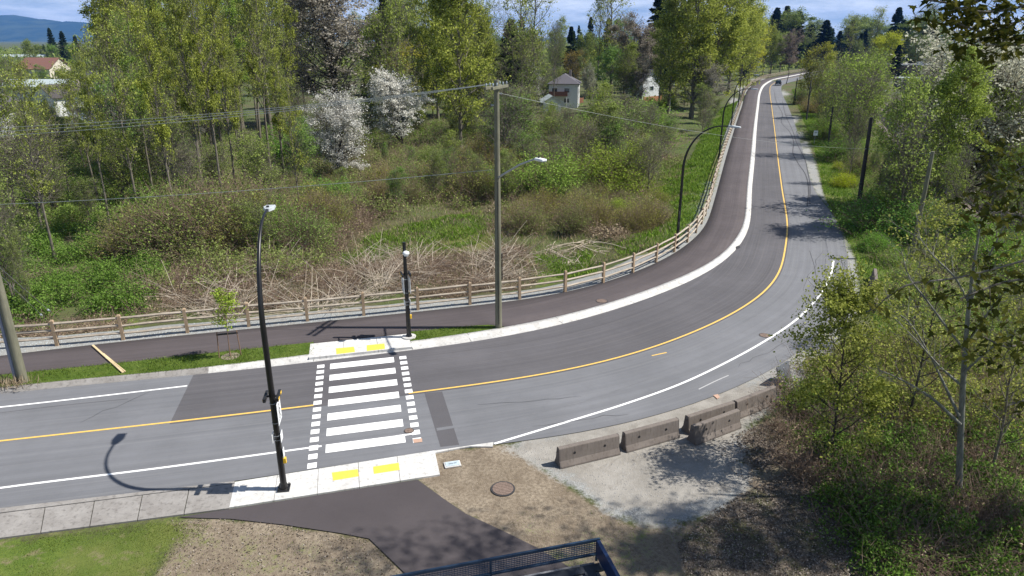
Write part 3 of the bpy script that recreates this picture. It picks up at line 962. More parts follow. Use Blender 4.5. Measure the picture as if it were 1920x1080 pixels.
for q in ([(630, 653.3), (663.3, 650.3), (665.8, 660), (630.8, 664.2)], [(687.5, 647.5), (720.8, 644.2), (722, 654.2), (688, 658.3)]):
    MB().prism(gpoly(q, 0.14), 0.135, 0.147).build('tactile_tile', M['paint_tactile'], pad_far)
# near side: pavement, landing, kerb return, driveway
near_walk = slabs('pavement', [G(-640, 1093), G(430, 954), G(440, 908), G(-640, 1046)], 11, -0.2, 0.03, 0.03, M['concrete_old'])
kerb_near = MB().prism(gpoly([(-640, 1044), (440, 907), (440, 903.5), (-640, 1028)]), -0.2, 0.034).build('kerb', M['concrete_old']); kerb_near["kind"] = 'structure'
pad_near = slabs('crossing_landing', [G(430, 953), G(825, 891), G(815, 846), G(441, 905)], 5, -0.2, 0.036, 0.015, M['concrete_new'])
for q in ([(622, 886), (671, 879.5), (672.5, 893), (624.5, 901)], [(699.5, 875), (747.5, 867.5), (749.5, 881), (701, 888.5)]):
    MB().prism(gpoly(q, 0.04), 0.03, 0.041).build('tactile_tile', M['paint_tactile'], pad_near)
kr = MB().prism(gpoly([(815.5, 846), (925, 830), (924, 838.5), (880, 838), (815.5, 850)]), -0.1, 0.03).build('kerb', M['concrete_kerb']); kr["kind"] = 'structure'
drv = MB().sheet(gpoly([(333, 970), (430, 955), (637, 922), (783, 899.5), (833, 936), (873, 963), (940, 994), (1007, 1027), (1120, 1095), (900, 1200), (850, 1150),
                        (757, 1073), (718, 1035), (692, 1010), (640, 1000), (533, 984), (433, 973)]), 0.006).build('driveway', M['asphalt_drive']); drv["kind"] = 'structure'
# ------------------------------------------------------------------ rail fence along the path: one thing, posts and rails its parts
ROADANG = math.atan2(*(ST_T[station_at(600, 750)][::-1]))
fence = empty('rail_fence', (*FEN[0][:2], 0.1), 0, 'long split rail fence of cedar posts and three grey rails beside the asphalt path', 'fence')
fl = resample(FEN, 0.1)
fs = np.concatenate([[0], np.cumsum(np.linalg.norm(np.diff(fl[:, :2], axis=0), axis=1))])
j0 = int(np.argmin(np.hypot(*(fl[:, :2] - G(576, 602, .1)[:2]).T)))
rngf = np.random.default_rng(11)
ks = np.arange(-int(fs[j0] / 3.02), int((fs[-1] - fs[j0]) / 3.02) + 1)
post_xy = np.array([[np.interp(fs[j0] + k * 3.02, fs, fl[:, 0]), np.interp(fs[j0] + k * 3.02, fs, fl[:, 1])] for k in ks])
post_d = np.hypot(post_xy[:, 0], post_xy[:, 1])
F0 = np.array(fence.location)
def post_mb(mb, p, ang, tilt=0.0):
    h, w = 1.36, 0.078
    b = Matrix.Translation(Vector((p[0] - F0[0], p[1] - F0[1], 0))) @ Matrix.Rotation(ang, 4, 'Z') @ Matrix.Rotation(tilt, 4, 'Y')
    V = []
    for z, s in ((-0.5, 1), (h - 0.06, 1), (h, 0.62)):
        V += [b @ Vector((x * w * s, y * w * s, z)) for x, y in ((-1, -1), (1, -1), (1, 1), (-1, 1))]
    F = [(i + 4 * k, (i + 1) % 4 + 4 * k, (i + 1) % 4 + 4 * (k + 1), i + 4 * (k + 1)) for k in range(2) for i in range(4)] + [(8, 9, 10, 11)]
    mb.add(V, F)
def rail_mb(mb, a, b, z, r):
    a = np.array(a) - F0[:2]; b = np.array(b) - F0[:2]
    u = (b - a) / np.linalg.norm(b - a)
    za, zb = z + r.uniform(-.03, .03), z + r.uniform(-.03, .03)
    pts = []; rad = []
    for f in (0.0, 0.33, 0.66, 1.0):
        p = a * (1 - f) + b * f
        pts.append((p[0] + r.uniform(-.012, .012), p[1] + r.uniform(-.012, .012), za * (1 - f) + zb * f + r.uniform(-.012, .012)))
        rad.append(0.066 + r.uniform(-.008, .012))
    mb.tube(pts, rad, 5)
far_p, far_r = MB(), MB()
nr = 0
near_rank = np.argsort(np.argsort(post_d))
for k in range(len(ks)):
    a = post_xy[k]; t_ = post_xy[min(k + 1, len(ks) - 1)] - post_xy[max(k - 1, 0)]
    ang = math.atan2(t_[1], t_[0])
    if near_rank[k] < 95:
        mb = MB(); post_mb(mb, a, ang, rngf.normal(0, .012)); mb.build('post', M['post_wood'], fence)
    else:
        post_mb(far_p, a, ang)
    if k + 1 < len(ks):
        for z in (0.36, 0.76, 1.16):
            if near_rank[k] < 33:
                mb = MB(); rail_mb(mb, a, post_xy[k + 1], z, rngf); mb.build('rail', M['rail_wood'], fence, smooth_=True); nr += 1
            else:
                rail_mb(far_r, a, post_xy[k + 1], z, rngf)
if far_p.v: tag(far_p.build('post', M['post_wood'], fence), kind='stuff')
if far_r.v: tag(far_r.build('rail', M['rail_wood'], fence), kind='stuff')

# ------------------------------------------------------------------ street lamps
def arc_pts(h, reach, z_bend, straight=0.45):
    """pole axis: straight up, then a quarter ellipse and a short level arm along +Y"""
    pts = [(0, 0, 0.05), (0, 0, 0.9), (0, 0, 2.5), (0, 0, 4.2), (0, 0, z_bend)]
    a = reach - straight
    for k in range(1, 13):
        th = math.pi / 2 * k / 12
        pts.append((0, a * (1 - math.cos(th)), z_bend + (h - z_bend) * math.sin(th)))
    pts.append((0, reach, h + 0.02))
    return pts
def make_lamp(loc, rz, label, group, plates=False, h=9.0):
    o = empty('street_lamp', loc, rz, label, 'street lamp', group)
    pts = arc_pts(h, 3.0, 5.9)
    n = len(pts); rad = [0.112 - 0.068 * min(1, k / (n - 4)) for k in range(n)]
    MB().tube(pts, rad, 12).build('pole', M['black_metal'], o, smooth_=True)
    b = MB().box((0, 0, 0.035), (0.40, 0.40, 0.05)).cyl((0, 0, 0.05), 0.15, 0.16, 12, r2=0.12)
    for sx in (-1, 1):
        for sy in (-1, 1): b.cyl((sx * .15, sy * .15, .06), .022, .07, 6)
    b.build('base_plate', M['black_metal'], o, bevel=0.006)
    hd = MB()
    hd.add([(x, 2.86 + y, h + z) for x, y, z in ((-.07, 0, -.05), (.07, 0, -.05), (.07, 0, .07), (-.07, 0, .07), (-.19, .34, -.06), (.19, .34, -.06), (.17, .34, .06), (-.17, .34, .06), (-.17, .80, -.05), (.17, .80, -.05), (.15, .78, .02), (-.15, .78, .02))],
           [(3, 2, 1, 0), (0, 1, 5, 4), (1, 2, 6, 5), (2, 3, 7, 6), (3, 0, 4, 7), (4, 5, 9, 8), (5, 6, 10, 9), (6, 7, 11, 10), (7, 4, 8, 11), (8, 9, 10, 11)])
    lh = hd.build('lamp_head', M['lamp_grey'], o, bevel=0.012)
    MB().cyl((0.0, 3.05, h + 0.05), 0.05, 0.07, 10).build('photocell', M['sign_black'], lh)
    MB().box((0, 3.38, h - 0.06), (0.26, 0.34, 0.02)).build('lens', M['glass_lamp'], lh)
    return o

def face(vx, vy):
    """heading so that local +Y points along (vx, vy)"""
    return math.atan2(vy, vx) - math.pi / 2

def ped_sign(w, h, M_face, mirrored=False):
    """crossing sign in local XZ, facing -Y: white plate with a walking figure on stripes"""
    plate = MB().box((0, 0, 0), (w, 0.012, h))
    fig = MB(); y = -0.0085; s = h / 0.9
    def bar(a, b, t_):
        a = np.array(a) * s; b = np.array(b) * s; d = b - a; nrm = np.array([-d[1], d[0]]) / np.linalg.norm(d) * t_ * s / 2
        fig.add([(a[0] - nrm[0], y, a[1] - nrm[1]), (a[0] + nrm[0], y, a[1] + nrm[1]), (b[0] + nrm[0], y, b[1] + nrm[1]), (b[0] - nrm[0], y, b[1] - nrm[1])], [(3, 2, 1, 0)])
    fig.add([(0.02 * s + 0.055 * s * math.cos(k * .6283), y, 0.27 * s + 0.055 * s * math.sin(k * .6283)) for k in range(10)], [tuple(range(10))])
    bar((0.01, 0.20), (-0.01, -0.02), 0.10); bar((-0.01, 0.0), (0.12, -0.24), 0.06); bar((-0.01, 0.0), (-0.14, -0.24), 0.06)
    bar((0.02, 0.17), (0.13, 0.02), 0.045); bar((0.0, 0.17), (-0.12, 0.03), 0.045)
    for k in range(4): bar((-0.21 + k * .13, -0.34), (-0.15 + k * .13, -0.28), 0.05)
    return plate, fig

def mount_sign(parent, z, off, rz, w=0.62, h=0.78):
    """sign plate on a pole; off = distance from the pole axis"""
    p, f = ped_sign(w, h, None)
    d = Matrix.Rotation(rz, 4, 'Z') @ Vector((0, -off, 0))
    o = p.build('crosswalk_sign', M['sign_white'], parent); o.location = (d.x, d.y, z); o.rotation_euler = (0, 0, rz)
    g = f.build('walking_figure', M['sign_black'], o)
    return o

# lamp with the crossing signs, beside the near landing
p = G(533, 917, 0.03)
u_road = ST_T[station_at(600, 750)]; n_road = ST_N[station_at(600, 750)]
lamp0 = make_lamp((*p[:2], 0.05), face(-0.16, 1.0), 'tall black street lamp carrying crosswalk signs, standing on the near white landing', 'black street lamps', h=9.05)
def beacon_kit(o, rz0, zs=3.0, signs=True, both=True):
    """two sign plates back to back, a bar of warning lamps, a smaller plate, a push button"""
    for s in ((0, math.pi) if both else (0,)):
        mount_sign(o, zs, 0.16, rz0 + s)
    for s in (0, math.pi):
        Mx = Matrix.Rotation(rz0 + s, 4, 'Z')
        bb = MB(); c = Mx @ Vector((0, -0.2, zs + 0.56)); bb.box(c, (0.64, 0.09, 0.13), rz0 + s)
        c = Mx @ Vector((0, -0.13, zs + 0.56)); bb.box(c, (0.06, 0.12, 0.05), rz0 + s)
        b = bb.build('flashing_beacon', M['sign_black'], o, bevel=0.008)
        le = MB()
        for sx in (-.2, .2):
            c = Mx @ Vector((sx, -0.25, zs + 0.56)); le.box(c, (0.17, 0.012, 0.075), rz0 + s)
        le.build('beacon_lens', M['sign_yellow'], b)
        pb = MB(); c = Mx @ Vector((0, -0.135, zs - 0.95)); pb.box(c, (0.36, 0.012, 0.30), rz0 + s)
        pb.build('tab_sign', M['sign_white'], o)
    bd = MB()
    for z in (zs - 1.06, zs - 0.9, zs - 0.42, zs + 0.3):
        bd.cyl((0, 0, z), 0.115, 0.02, 14)
    bd.build('steel_band', M['galv'], o)
    Mx = Matrix.Rotation(rz0, 4, 'Z')
    c = Mx @ Vector((0, -0.14, 1.12))
    pb = MB().box(c, (0.12, 0.10, 0.20), rz0).build('push_button', M['sign_yellow'], o, bevel=0.01)
    c = Mx @ Vector((0, -0.135, 1.42)); MB().box(c, (0.22, 0.012, 0.32), rz0).build('button_sign', M['sign_white'], o)
rz_rel = math.atan2(u_road[1], u_road[0]) + math.pi / 2 - lamp0.rotation_euler[2]
beacon_kit(lamp0, rz_rel - 0.10, both=False)

# post-top crossing lamp on the far landing
p = G(767, 632, 0.14)
post2 = empty('crossing_post', (*p[:2], 0.14), 0, 'short black crosswalk post with globe light and beacons on the far landing', 'lamp post')
MB().cyl((0, 0, -0.1), 0.36, 0.16, 20).build('footing', M['concrete_kerb'], post2, bevel=0.015)
MB().tube([(0, 0, .05), (0, 0, 2.6), (0, 0, 5.05)], [.115, .10, .085], 12).build('pole', M['black_metal'], post2, smooth_=True)
MB().cyl((0, 0, .05), .17, .14, 12, r2=.12).build('base_plate', M['black_metal'], post2)
am = MB().tube([(0, 0, 4.70), (.05, -.18, 4.76), (.10, -.36, 4.72)], [.035, .03, .03], 8).build('arm', M['black_metal'], post2, smooth_=True)
gl = MB().ellipsoid((0.14, -0.44, 4.62), (0.17, 0.19, 0.12), 14, 8).build('globe', M['white_metal'], post2, smooth_=True)
MB().cyl((0.14, -.44, 4.49), .11, .05, 14).build('lens', M['glass_lamp'], gl)
beacon_kit(post2, math.atan2(u_road[1], u_road[0]) + math.pi / 2 + 0.06, 2.85)

# davit lamps standing behind the fence, arms over the road
lamp_px = [(1271, 467), (1348, 307)]
lamp_pts = [G(*q, 0.0) for q in lamp_px]
s0 = np.interp(0, [0], [0])
def fence_s(p):
    j = int(np.argmin(np.hypot(*(fl[:, :2] - p[:2]).T))); return fs[j]
sa, sb = fence_s(lamp_pts[0]), fence_s(lamp_pts[1])
gap = sb - sa
lamp_s = [sa, sb] + [sb + gap * 0.94 * k for k in range(1, 8)]
LAB = ['black arched street lamp with round sign backs in the fence line beside the bend',
       'black arched street lamp in the fence line, second one beyond the bend',
       'black arched street lamp in the fence line, third one beyond the bend',
       'black arched street lamp in the fence line, fourth one beyond the bend',
       'black arched street lamp in the fence line, fifth one beyond the bend',
       'black arched street lamp in the fence line, sixth one beyond the bend',
       'far black street lamp, seventh along the fence beyond the bend',
       'far black street lamp, eighth along the fence near the distant curve',
       'farthest black street lamp beside the fence at the distant curve']
proto_lamp = None
for i, s in enumerate(lamp_s):
    if s > fs[-1] - 12: break
    q = np.array([np.interp(s, fs, fl[:, 0]), np.interp(s, fs, fl[:, 1])]); q2 = np.array([np.interp(s + 1, fs, fl[:, 0]), np.interp(s + 1, fs, fl[:, 1])])
    d = (q2 - q) / np.linalg.norm(q2 - q); nr_ = np.array([d[1], -d[0]])
    q = q - nr_ * 0.22
    if proto_lamp is None:
        proto_lamp = make_lamp((*q, 0.03), face(*nr_), LAB[0], 'black street lamps')
        base_children = None
    else:
        c = copy_tree(proto_lamp)
        c.location = (*q, 0.03); c.rotation_euler = (0, 0, face(*nr_)); c["label"] = LAB[i]
    if i == 0: first_lamp_dir = nr_
for z, r in ((2.55, 0.33), (1.85, 0.24)):
    o = MB().cyl((0, -0.05, z), r, 0.012, 24, axis=(1, 0, 0)).build('sign_disc', M['sign_back'], proto_lamp)
    o.rotation_euler = (0, 0, -1.15)
MB().box((0, 0, 3.25), (.42, .05, .05)).build('sign_bracket', M['black_metal'], proto_lamp)

# ------------------------------------------------------------------ utility poles and their cables
def taper_pole(name, px, top_px, r0, r1, mat, label, cat='utility pole', z0=0.0, lean_to=None, group=None):
    p = ground(*px) if z0 is None else G(*px, z0)
    top = at_depth(*top_px, p[1] + (lean_to or 0.0))
    o = empty(name, p, 0, label, cat, group)
    d = top - p
    pts = [d * f for f in (-0.06, 0.25, 0.5, 0.75, 1.0)]
    MB().tube(pts, [r0 - (r0 - r1) * f for f in (0, .25, .5, .75, 1)], 14).build('pole', mat, o, smooth_=True)
    return o, p, top
up, up_b, up_t = taper_pole('utility_pole', (935, 614), (931, 150), 0.185, 0.125, M['pole_green'], 'tall greenish wooden utility pole with crossarms at the end of the grass verge', z0=0.12)
H_up = up_t[2] - up_b[2]
tx = up_t - up_b
arm_dir = np.array([0.30, 0.95, 0.0]); arm_dir /= np.linalg.norm(arm_dir)
side = np.array([arm_dir[1], -arm_dir[0], 0])
for s_, z in ((-1, -0.32), (1, -0.32)):
    c = tx + np.array([0, 0, z]) + side * s_ * 0.17
    ca = MB().beam(c - arm_dir * 1.15, c + arm_dir * 1.15, 0.10, 0.13).build('crossarm', M['pole_green'], up, bevel=0.008)
    ins = MB()
    for f in (-1.0, -0.45, 0.45, 1.0):
        q = c + arm_dir * f + np.array([0, 0, 0.065])
        ins.tube([q, q + [0, 0, .07], q + [0, 0, .10], q + [0, 0, .16]], [.015, .035, .042, .02], 8)
    ins.build('insulator', M['insulator'], ca, smooth_=True)
for q, zz in ((np.array([-.22, .02, 0]), -1.15), (np.array([.2, 0, 0]), -0.62)):
    c = tx * ((H_up + zz) / H_up)
    MB().tube([c, c + q * .9, c + q * 1.25], [.03, .035, .05], 8).build('cable_clamp', M['galv'], up)
# bracket lamp on the pole
hd_px = at_depth(1006, 297, 31.3) - up_b
z_arm = height_for(334, up_b[1]) - up_b[2]
a0 = tx * (z_arm / H_up)
d_ = hd_px - a0
ar = MB().tube([a0, a0 + d_ * .18 + [0, 0, .04], a0 + d_ * .6 + [0, 0, .10], hd_px], [.055, .05, .042, .04], 8).build('lamp_arm', M['galv'], up, smooth_=True)
u2 = np.array([d_[0], d_[1], 0]); u2 /= np.linalg.norm(u2)
hb = MB(); Mh = Matrix.Rotation(math.atan2(u2[1], u2[0]), 4, 'Z')
hb.box(hd_px + u2 * .30 + [0, 0, -.02], (.62, .30, .13), M=Mh)
lh = hb.build('lamp_head', M['white_metal'], up, bevel=0.05)
MB().cyl(hd_px + u2 * .16 + [0, 0, .045], .045, .07, 10).build('photocell', M['sign_black'], lh)
MB().tube([tx * .02 + [.02, -.19, 0], tx * .5 + [.02, -.165, 0], tx * .62 + [.02, -.15, 0]], .02, 6).build('conduit', M['sign_black'], up)
MB().box(tx * 0.27 + [.2, .02, 0], (.05, .16, 1.4)).build('cable_guard', M['sign_black'], up)

lp, lp_b, lp_t = taper_pole('utility_pole', (44, 716), (-110, 120), 0.20, 0.13, M['pole_green'], 'leaning wooden utility pole with pale conduit guard at the left edge of the picture', z0=0.13)
dl = lp_t - lp_b
nrm_ = dl / np.linalg.norm(dl)
MB().tube([nrm_ * 0.0 + [-.27, -.05, 0], nrm_ * 4.0 + [-.25, -.05, 0], nrm_ * 7.5 + [-.22, -.05, 0]], [.08, .08, .07], 8).build('conduit_guard', simple('guard_grey', (0.22, 0.24, 0.31), 0.5, 0, .1, 3), lp)
for k, f in enumerate((0.12, 0.3)):
    pass

rp1, rp1_b, rp1_t = taper_pole('utility_pole', (1707, 492), (1749, 284), 0.17, 0.12, M['pole_green'], 'greenish wooden pole with a cut-off top, right of the road beside the thicket', z0=-0.3)
MB().cyl((rp1_t - rp1_b) * .985 + np.array([-.2, 0, 0]), .03, .2, 8, axis='X').build('cable_clamp', M['galv'], rp1)
rp2, rp2_b, rp2_t = taper_pole('utility_pole', (1609, 388), (1634, 220), 0.20, 0.15, M['pole_dark'], 'dark wooden pole with cable clamp on the grass bank right of the road', z0=-0.1)
MB().cyl((rp2_t - rp2_b) * .66 + np.array([-.2, -.1, 0]), .035, .4, 8, axis='X').build('cable_clamp', M['galv'], rp2)
oldp = []
for px, tp, r_, lb in (((1550, 290), (1562, 200), .15, 'dark leaning old pole, third from the bend along the right bank'),
                       ((1512, 226), (1521, 150), .15, 'dark thin old pole, fourth from the bend along the right bank'),
                       ((1488, 196), (1495, 147), .14, 'dark thin old pole, farthest along the right bank near the bush row'),
                       ((1474, 158), (1480, 136), .14, 'dark old pole right of the car at the far curve'),
                       ((1639, 372), (1660, 300), .12, 'short broken dark pole in the scrub right of the tall dark pole')):
    o, b_, t_ = taper_pole('old_pole', px, tp, r_, r_ * .75, M['pole_dark'], lb, 'pole', z0=-0.1, group='old poles on the right bank')
    oldp.append((b_, t_))
# far wooden pole by the clearing on the left
taper_pole('old_pole', (1256, 208), (1256, 140), .15, .11, M['galv'], 'pale grey pole beside the bare clearing far behind the fence', 'pole', z0=-1.1)

def cable(a, b, sag, r, label, n=26):
    a = np.array(a, float); b = np.array(b, float)
    pts = []
    for k in range(n + 1):
        f = k / n
        p = a * (1 - f) + b * f; p[2] -= sag * 4 * f * (1 - f)
        pts.append(p)
    o = MB().tube(pts, r, 5).build('overhead_cable', M['wire'], smooth_=True)
    tag(o, label, 'cable', 'overhead cables')
    return o
arm_l = up_b + tx
lt = lp_b + dl
c0 = arm_l + np.array([0, 0, -.18]) - side * .17
# next pole to the left stands outside the picture: same line of poles
for k, (f, py) in enumerate(((1.0, 240), (0.45, 248), (-0.45, 257))):
    a = c0 + arm_dir * f
    e = at_depth(-160, py + 6, up_b[1] + 2 + f)
    cable(a, e, 0.35, 0.012, ['upper overhead cable from the utility pole crossarm to the left edge',
                              'middle overhead cable from the utility pole crossarm to the left edge',
                              'lowest of the three overhead cables from the crossarm to the left edge'][k])
a = up_b + tx * ((height_for(318, up_b[1]) - up_b[2]) / H_up)
cable(a + [-.2, 0, 0], at_depth(-160, 389, 36), 0.25, 0.013, 'single lower overhead cable from the lamp arm height of the pole to the left')
a = up_b + tx * ((H_up - .62) / H_up) + [.25, 0, 0]
cable(a, rp2_b + (rp2_t - rp2_b) * .66 + [-.2, -.1, 0], 0.55, 0.007, 'long overhead cable from the tall utility pole across the road to the dark pole')
cable(rp2_b + (rp2_t - rp2_b) * .66 + [.1, -.1, 0], rp1_b + (rp1_t - rp1_b) * .985 + [-.2, 0, 0], 0.12, 0.010, 'short overhead cable between the dark pole and the cut-off green pole')
# guy wires of the left pole
for k, (ax, ay, bx, by) in enumerate(((0, 489, 118, 605), (0, 506, 100, 612))):
    A = lp_b + dl * ((height_for(ay, lp_b[1]) - lp_b[2]) / dl[2])
    B = ground(bx, by)
    o = MB().tube([A, B], 0.012, 5).build('guy_wire', M['galv']); tag(o, ['upper guy wire of the leaning left pole with white insulator', 'lower guy wire of the leaning left pole with white insulator'][k], 'guy wire', 'guy wires')
    f = 0.74
    c = A * (1 - f) + B * f; dd = (B - A) / np.linalg.norm(B - A)
    MB().tube([c - dd * .16, c + dd * .16], .05, 8).build('insulator', M['insulator'], o)

# ------------------------------------------------------------------ concrete barriers at the edge of the pull-out
def make_barrier(name, label, group):
    o = empty(name, (0, 0, 0), 0, label, 'barrier', group)
    prof = [(-.27, 0), (-.26, .06), (-.16, .24), (-.10, .70), (-.075, .73), (.075, .73), (.10, .70), (.16, .24), (.26, .06), (.27, 0)]
    n = len(prof); L_ = 2.46
    xs = (-L_ / 2, -L_ / 2 + .05, 0, L_ / 2 - .05, L_ / 2)
    V = []; F = []
    for x in xs:
        s = 0.93 if abs(x) > L_ / 2 - .01 else 1.0
        V += [(x, y * s, z) for y, z in prof]
    for k in range(len(xs) - 1):
        for i in range(n):
            F.append((k * n + i, k * n + (i + 1) % n, (k + 1) * n + (i + 1) % n, (k + 1) * n + i))
    F.append(tuple(range(n))); F.append(tuple(range((len(xs) - 1) * n + n - 1, (len(xs) - 1) * n - 1, -1)))
    b = MB().add(V, [f[::-1] for f in F]).build('body', M['concrete_barrier'], o, bevel=0.012)
    for sx in (-.62, .62):
        h = MB().cyl((sx, -.142, .46), .05, .284, 14, axis='Y').build('lifting_hole', M['sign_black'], o)
    for sx in (-1, 1):
        MB().tube([(sx * (L_ / 2 - .02), -.03, .56), (sx * (L_ / 2 + .07), 0, .56), (sx * (L_ / 2 - .02), .03, .56)], .012, 6).build('link_loop', M['iron'], o)
    return o
bars = [((1047, 880), (1168, 851), 'stained concrete barrier lying nearest the crosswalk, at the end of the row'),
        ((1171, 850), (1280, 819), 'stained concrete barrier, second from the crosswalk in the row'),
        ((1291, 817), (1384, 786), 'concrete barrier of the rear row, partly hidden behind a shifted barrier'),
        ((1311, 833), (1386, 804), 'concrete barrier shifted forward onto the gravel, in front of the row'),
        ((1388, 785), (1456, 757), 'concrete barrier at the far end of the row beside the young poplar'),
        ((1633, 600), (1640, 552), 'mossy concrete barrier in the grass of the outer bend, nearer of two'),
        ((1640, 551), (1637, 518), 'mossy concrete barrier in the grass of the outer bend, farther of two')]
bproto = None
for (a, b, lb) in bars:
    A, B = G(*a), G(*b)
    m = (A + B) / 2; d = (B - A)[:2]; d /= np.linalg.norm(d)
    ang = math.atan2(d[1], d[0])
    nrm2 = np.array([-d[1], d[0]])
    q = m[:2] + (nrm2 * 0.27 if a[0] < 1600 else 0)
    if bproto is None:
        o = bproto = make_barrier('concrete_barrier', lb, 'concrete barriers')
    else:
        o = copy_tree(bproto); o["label"] = lb
    o.location = (*q, -0.02); o.rotation_euler = (0, 0, ang)
# dark wedge of shadow behind the row, stood up as a leaning board
pl = G(1466, 722)
o = empty('shadow_wedge', (*pl[:2], 0), ROADANG + 0.5, 'dark wedge of shadow beside the last barrier, built as a leaning panel', 'shadow wedge')
MB().box((0.3, 0.1, .42), (1.05, .06, .9), M=Matrix.Rotation(-.35, 4, 'X')).build('board', M['sign_back'], o, bevel=.006)  # dark board and its prop stand in for the wedge of shade
MB().tube([(.3, .5, 0), (.3, .16, .7)], .02, 6).build('prop', M['galv'], o)

# ------------------------------------------------------------------ small things on the ground
def disc_cover(px, r, mat, label, name, z=0.006, bars_=0, cat='manhole cover'):
    p = G(*px)
    o = empty(name, (*p[:2], z), ROADANG, label, cat)
    MB().cyl((0, 0, -.03), r, .032, 24).build('frame', M['tar'], o)
    mb = MB().cyl((0, 0, -.02), r * .86, .028, 24)
    mb.build('lid', mat, o)
    g = MB()
    for k in range(bars_):
        y = (-.72 + 1.44 * k / (bars_ - 1)) * r
        w = math.sqrt(max(r * r * .72 - y * y, .001))
        g.box((0, y, .012), (2 * w, r * .07, .014))
    if bars_: g.build('rib', mat, o)
    return o
disc_cover((1434, 629), 0.30, M['iron'], 'small round manhole cover in the outer lane of the bend', 'manhole_cover', bars_=5)
disc_cover((1128, 568), 0.36, M['iron'], 'rusty round manhole cover set in the asphalt path', 'manhole_cover', 0.126, 5)
disc_cover((767, 808), 0.20, M['iron'], 'small rusty valve cover between the crosswalk squares', 'valve_cover', 0.014, 3, 'valve cover')
disc_cover((943, 916), 0.42, M['iron'], 'rusty round storm drain grate in the bare soil', 'drain_grate', 0.0, 8, 'drain grate')
lb_ = gpoly([(834, 866), (861, 864), (862.5, 875), (835.5, 878)])
c = np.mean(lb_, 0)
o = empty('utility_box', (*c, 0), ROADANG, 'pale blue utility box lid in the bare soil beside the near landing', 'utility box')
MB().box((0, 0, .0), (.60, .36, .06)).build('rim', M['concrete_new'], o, bevel=.02)
lid = MB().box((0, 0, .036), (.50, .27, .016)).build('lid', M['plastic_cyan'], o, bevel=.005)
MB().box((-.05, 0, .047), (.16, .05, .006)).box((.11, 0, .047), (.1, .05, .006)).build('lid_marking', simple('lid_mark', (.22, .27, .31), .7), lid)

# plank across path and verge
A, B = G(174, 648, .16), G(231, 699, .16)
o = MB().beam(A + [0, 0, .02], B + [0, 0, .02], .10, .05).build('timber_plank', M['plank'], bevel=.004)
tag(o, 'long pale timber plank lying across the path edge and grass verge', 'plank')
A, B = G(178, 651, .16), G(235, 697, .16)
o = MB().beam(A * .72 + B * .28 + [0.02, 0.0, .015], B + [0, 0, .015], .05, .04).build('timber_plank', M['plank'], bevel=.004)
tag(o, 'narrow timber lath lying alongside the longer plank on the verge', 'plank')

# small white sign on the right bank
p = G(1526, 272, -.1)
o = empty('small_sign', p, 0, 'small white sign on a post in the grass right of the road', 'sign')
MB().tube([(0, 0, -.2), (0, 0, 2.1)], .03, 8).build('post', M['galv'], o)
MB().box((0, -.04, 1.75), (.62, .015, .72)).build('plate', M['sign_white'], o)
MB().box((0, -.05, 1.83), (.40, .006, .22)).build('printed_panel', simple('sign_grey', (.45, .48, .5), .6), o)

# ------------------------------------------------------------------ dark pickup-like car far up the road
p = G(1459, 160)
k = int(np.argmin(np.hypot(*(ST_P[:, :2] - p[:2]).T)))
o = empty('parked_car', (*p[:2], 0.0), math.atan2(ST_T[k][1], ST_T[k][0]) - math.pi / 2, 'dark car driving away far up the road before the distant curve', 'car')
paint_car = simple('dark_car_paint', (0.016, 0.024, 0.024), 0.25, 0, .1, 3)
gl_ = simple('car_glass', (0.02, 0.035, 0.04), 0.08, 0, .05, 3)
body = MB()
sec = [(-2.35, .5, .78, .92), (-2.3, .36, .98, .97), (-1.0, .32, 1.02, 1.0), (1.2, .32, 1.0, 1.0), (2.15, .36, .86, .93), (2.32, .45, .7, .85)]
V = []
for y, z0_, z1_, w in sec:
    w *= .98
    V += [(-w * .94, y, z0_), (w * .94, y, z0_), (w, y, (z0_ + z1_) / 2), (w * .95, y, z1_), (-w * .95, y, z1_), (-w, y, (z0_ + z1_) / 2)]
F = [(i * 6 + j, i * 6 + (j + 1) % 6, (i + 1) * 6 + (j + 1) % 6, (i + 1) * 6 + j) for i in range(5) for j in range(6)] + [(5, 4, 3, 2, 1, 0), tuple(range(30, 36))]
body.add(V, F)
body.build('body', paint_car, o, bevel=.04)
cab = MB(); V = []
for y, z, w in ((-2.15, 1.0, .9), (-1.75, 1.68, .74), (.35, 1.70, .74), (1.15, 1.0, .88)):
    V += [(-w, y, z), (w, y, z)]
cab.add(V, [(0, 1, 3, 2), (2, 3, 5, 4), (4, 5, 7, 6), (0, 2, 4, 6), (1, 7, 5, 3)])
cab.build('cabin', paint_car, o, bevel=.03)
MB().add([(-.74, -2.11, 1.08), (.74, -2.11, 1.08), (.62, -1.82, 1.58), (-.62, -1.82, 1.58)], [(0, 1, 2, 3)]).build('rear_window', gl_, o)
for s in (-1, 1):
    MB().add([(s * .875, -1.7, 1.1), (s * .87, .75, 1.1), (s * .765, .25, 1.6), (s * .765, -1.5, 1.6)], [(0, 1, 2, 3)]).build('side_window', gl_, o)
    MB().box((s * .8, -2.33, .85), (.16, .06, .24)).build('tail_light', simple('tail_red', (.30, .015, .012), .35), o)
    MB().box((s * 1.03, .6, 1.08), (.16, .09, .14)).build('mirror', paint_car, o, bevel=.02)
    for y in (-1.4, 1.4):
        w = MB().cyl((s * .78 if s > 0 else s * .98, y, .35), .35, .2, 18, axis='X').build('wheel', M['tar'], o)
        MB().cyl((s * .985 - .005, y, .35), .2, .012, 14, axis='X').build('rim', M['galv'], w)
MB().box((0, -2.37, .48), (1.75, .14, .2)).build('bumper', M['galv'], o, bevel=.03)
MB().box((0, -2.36, .75), (.32, .02, .16)).build('licence_plate', M['sign_white'], o)
o.name = 'car'

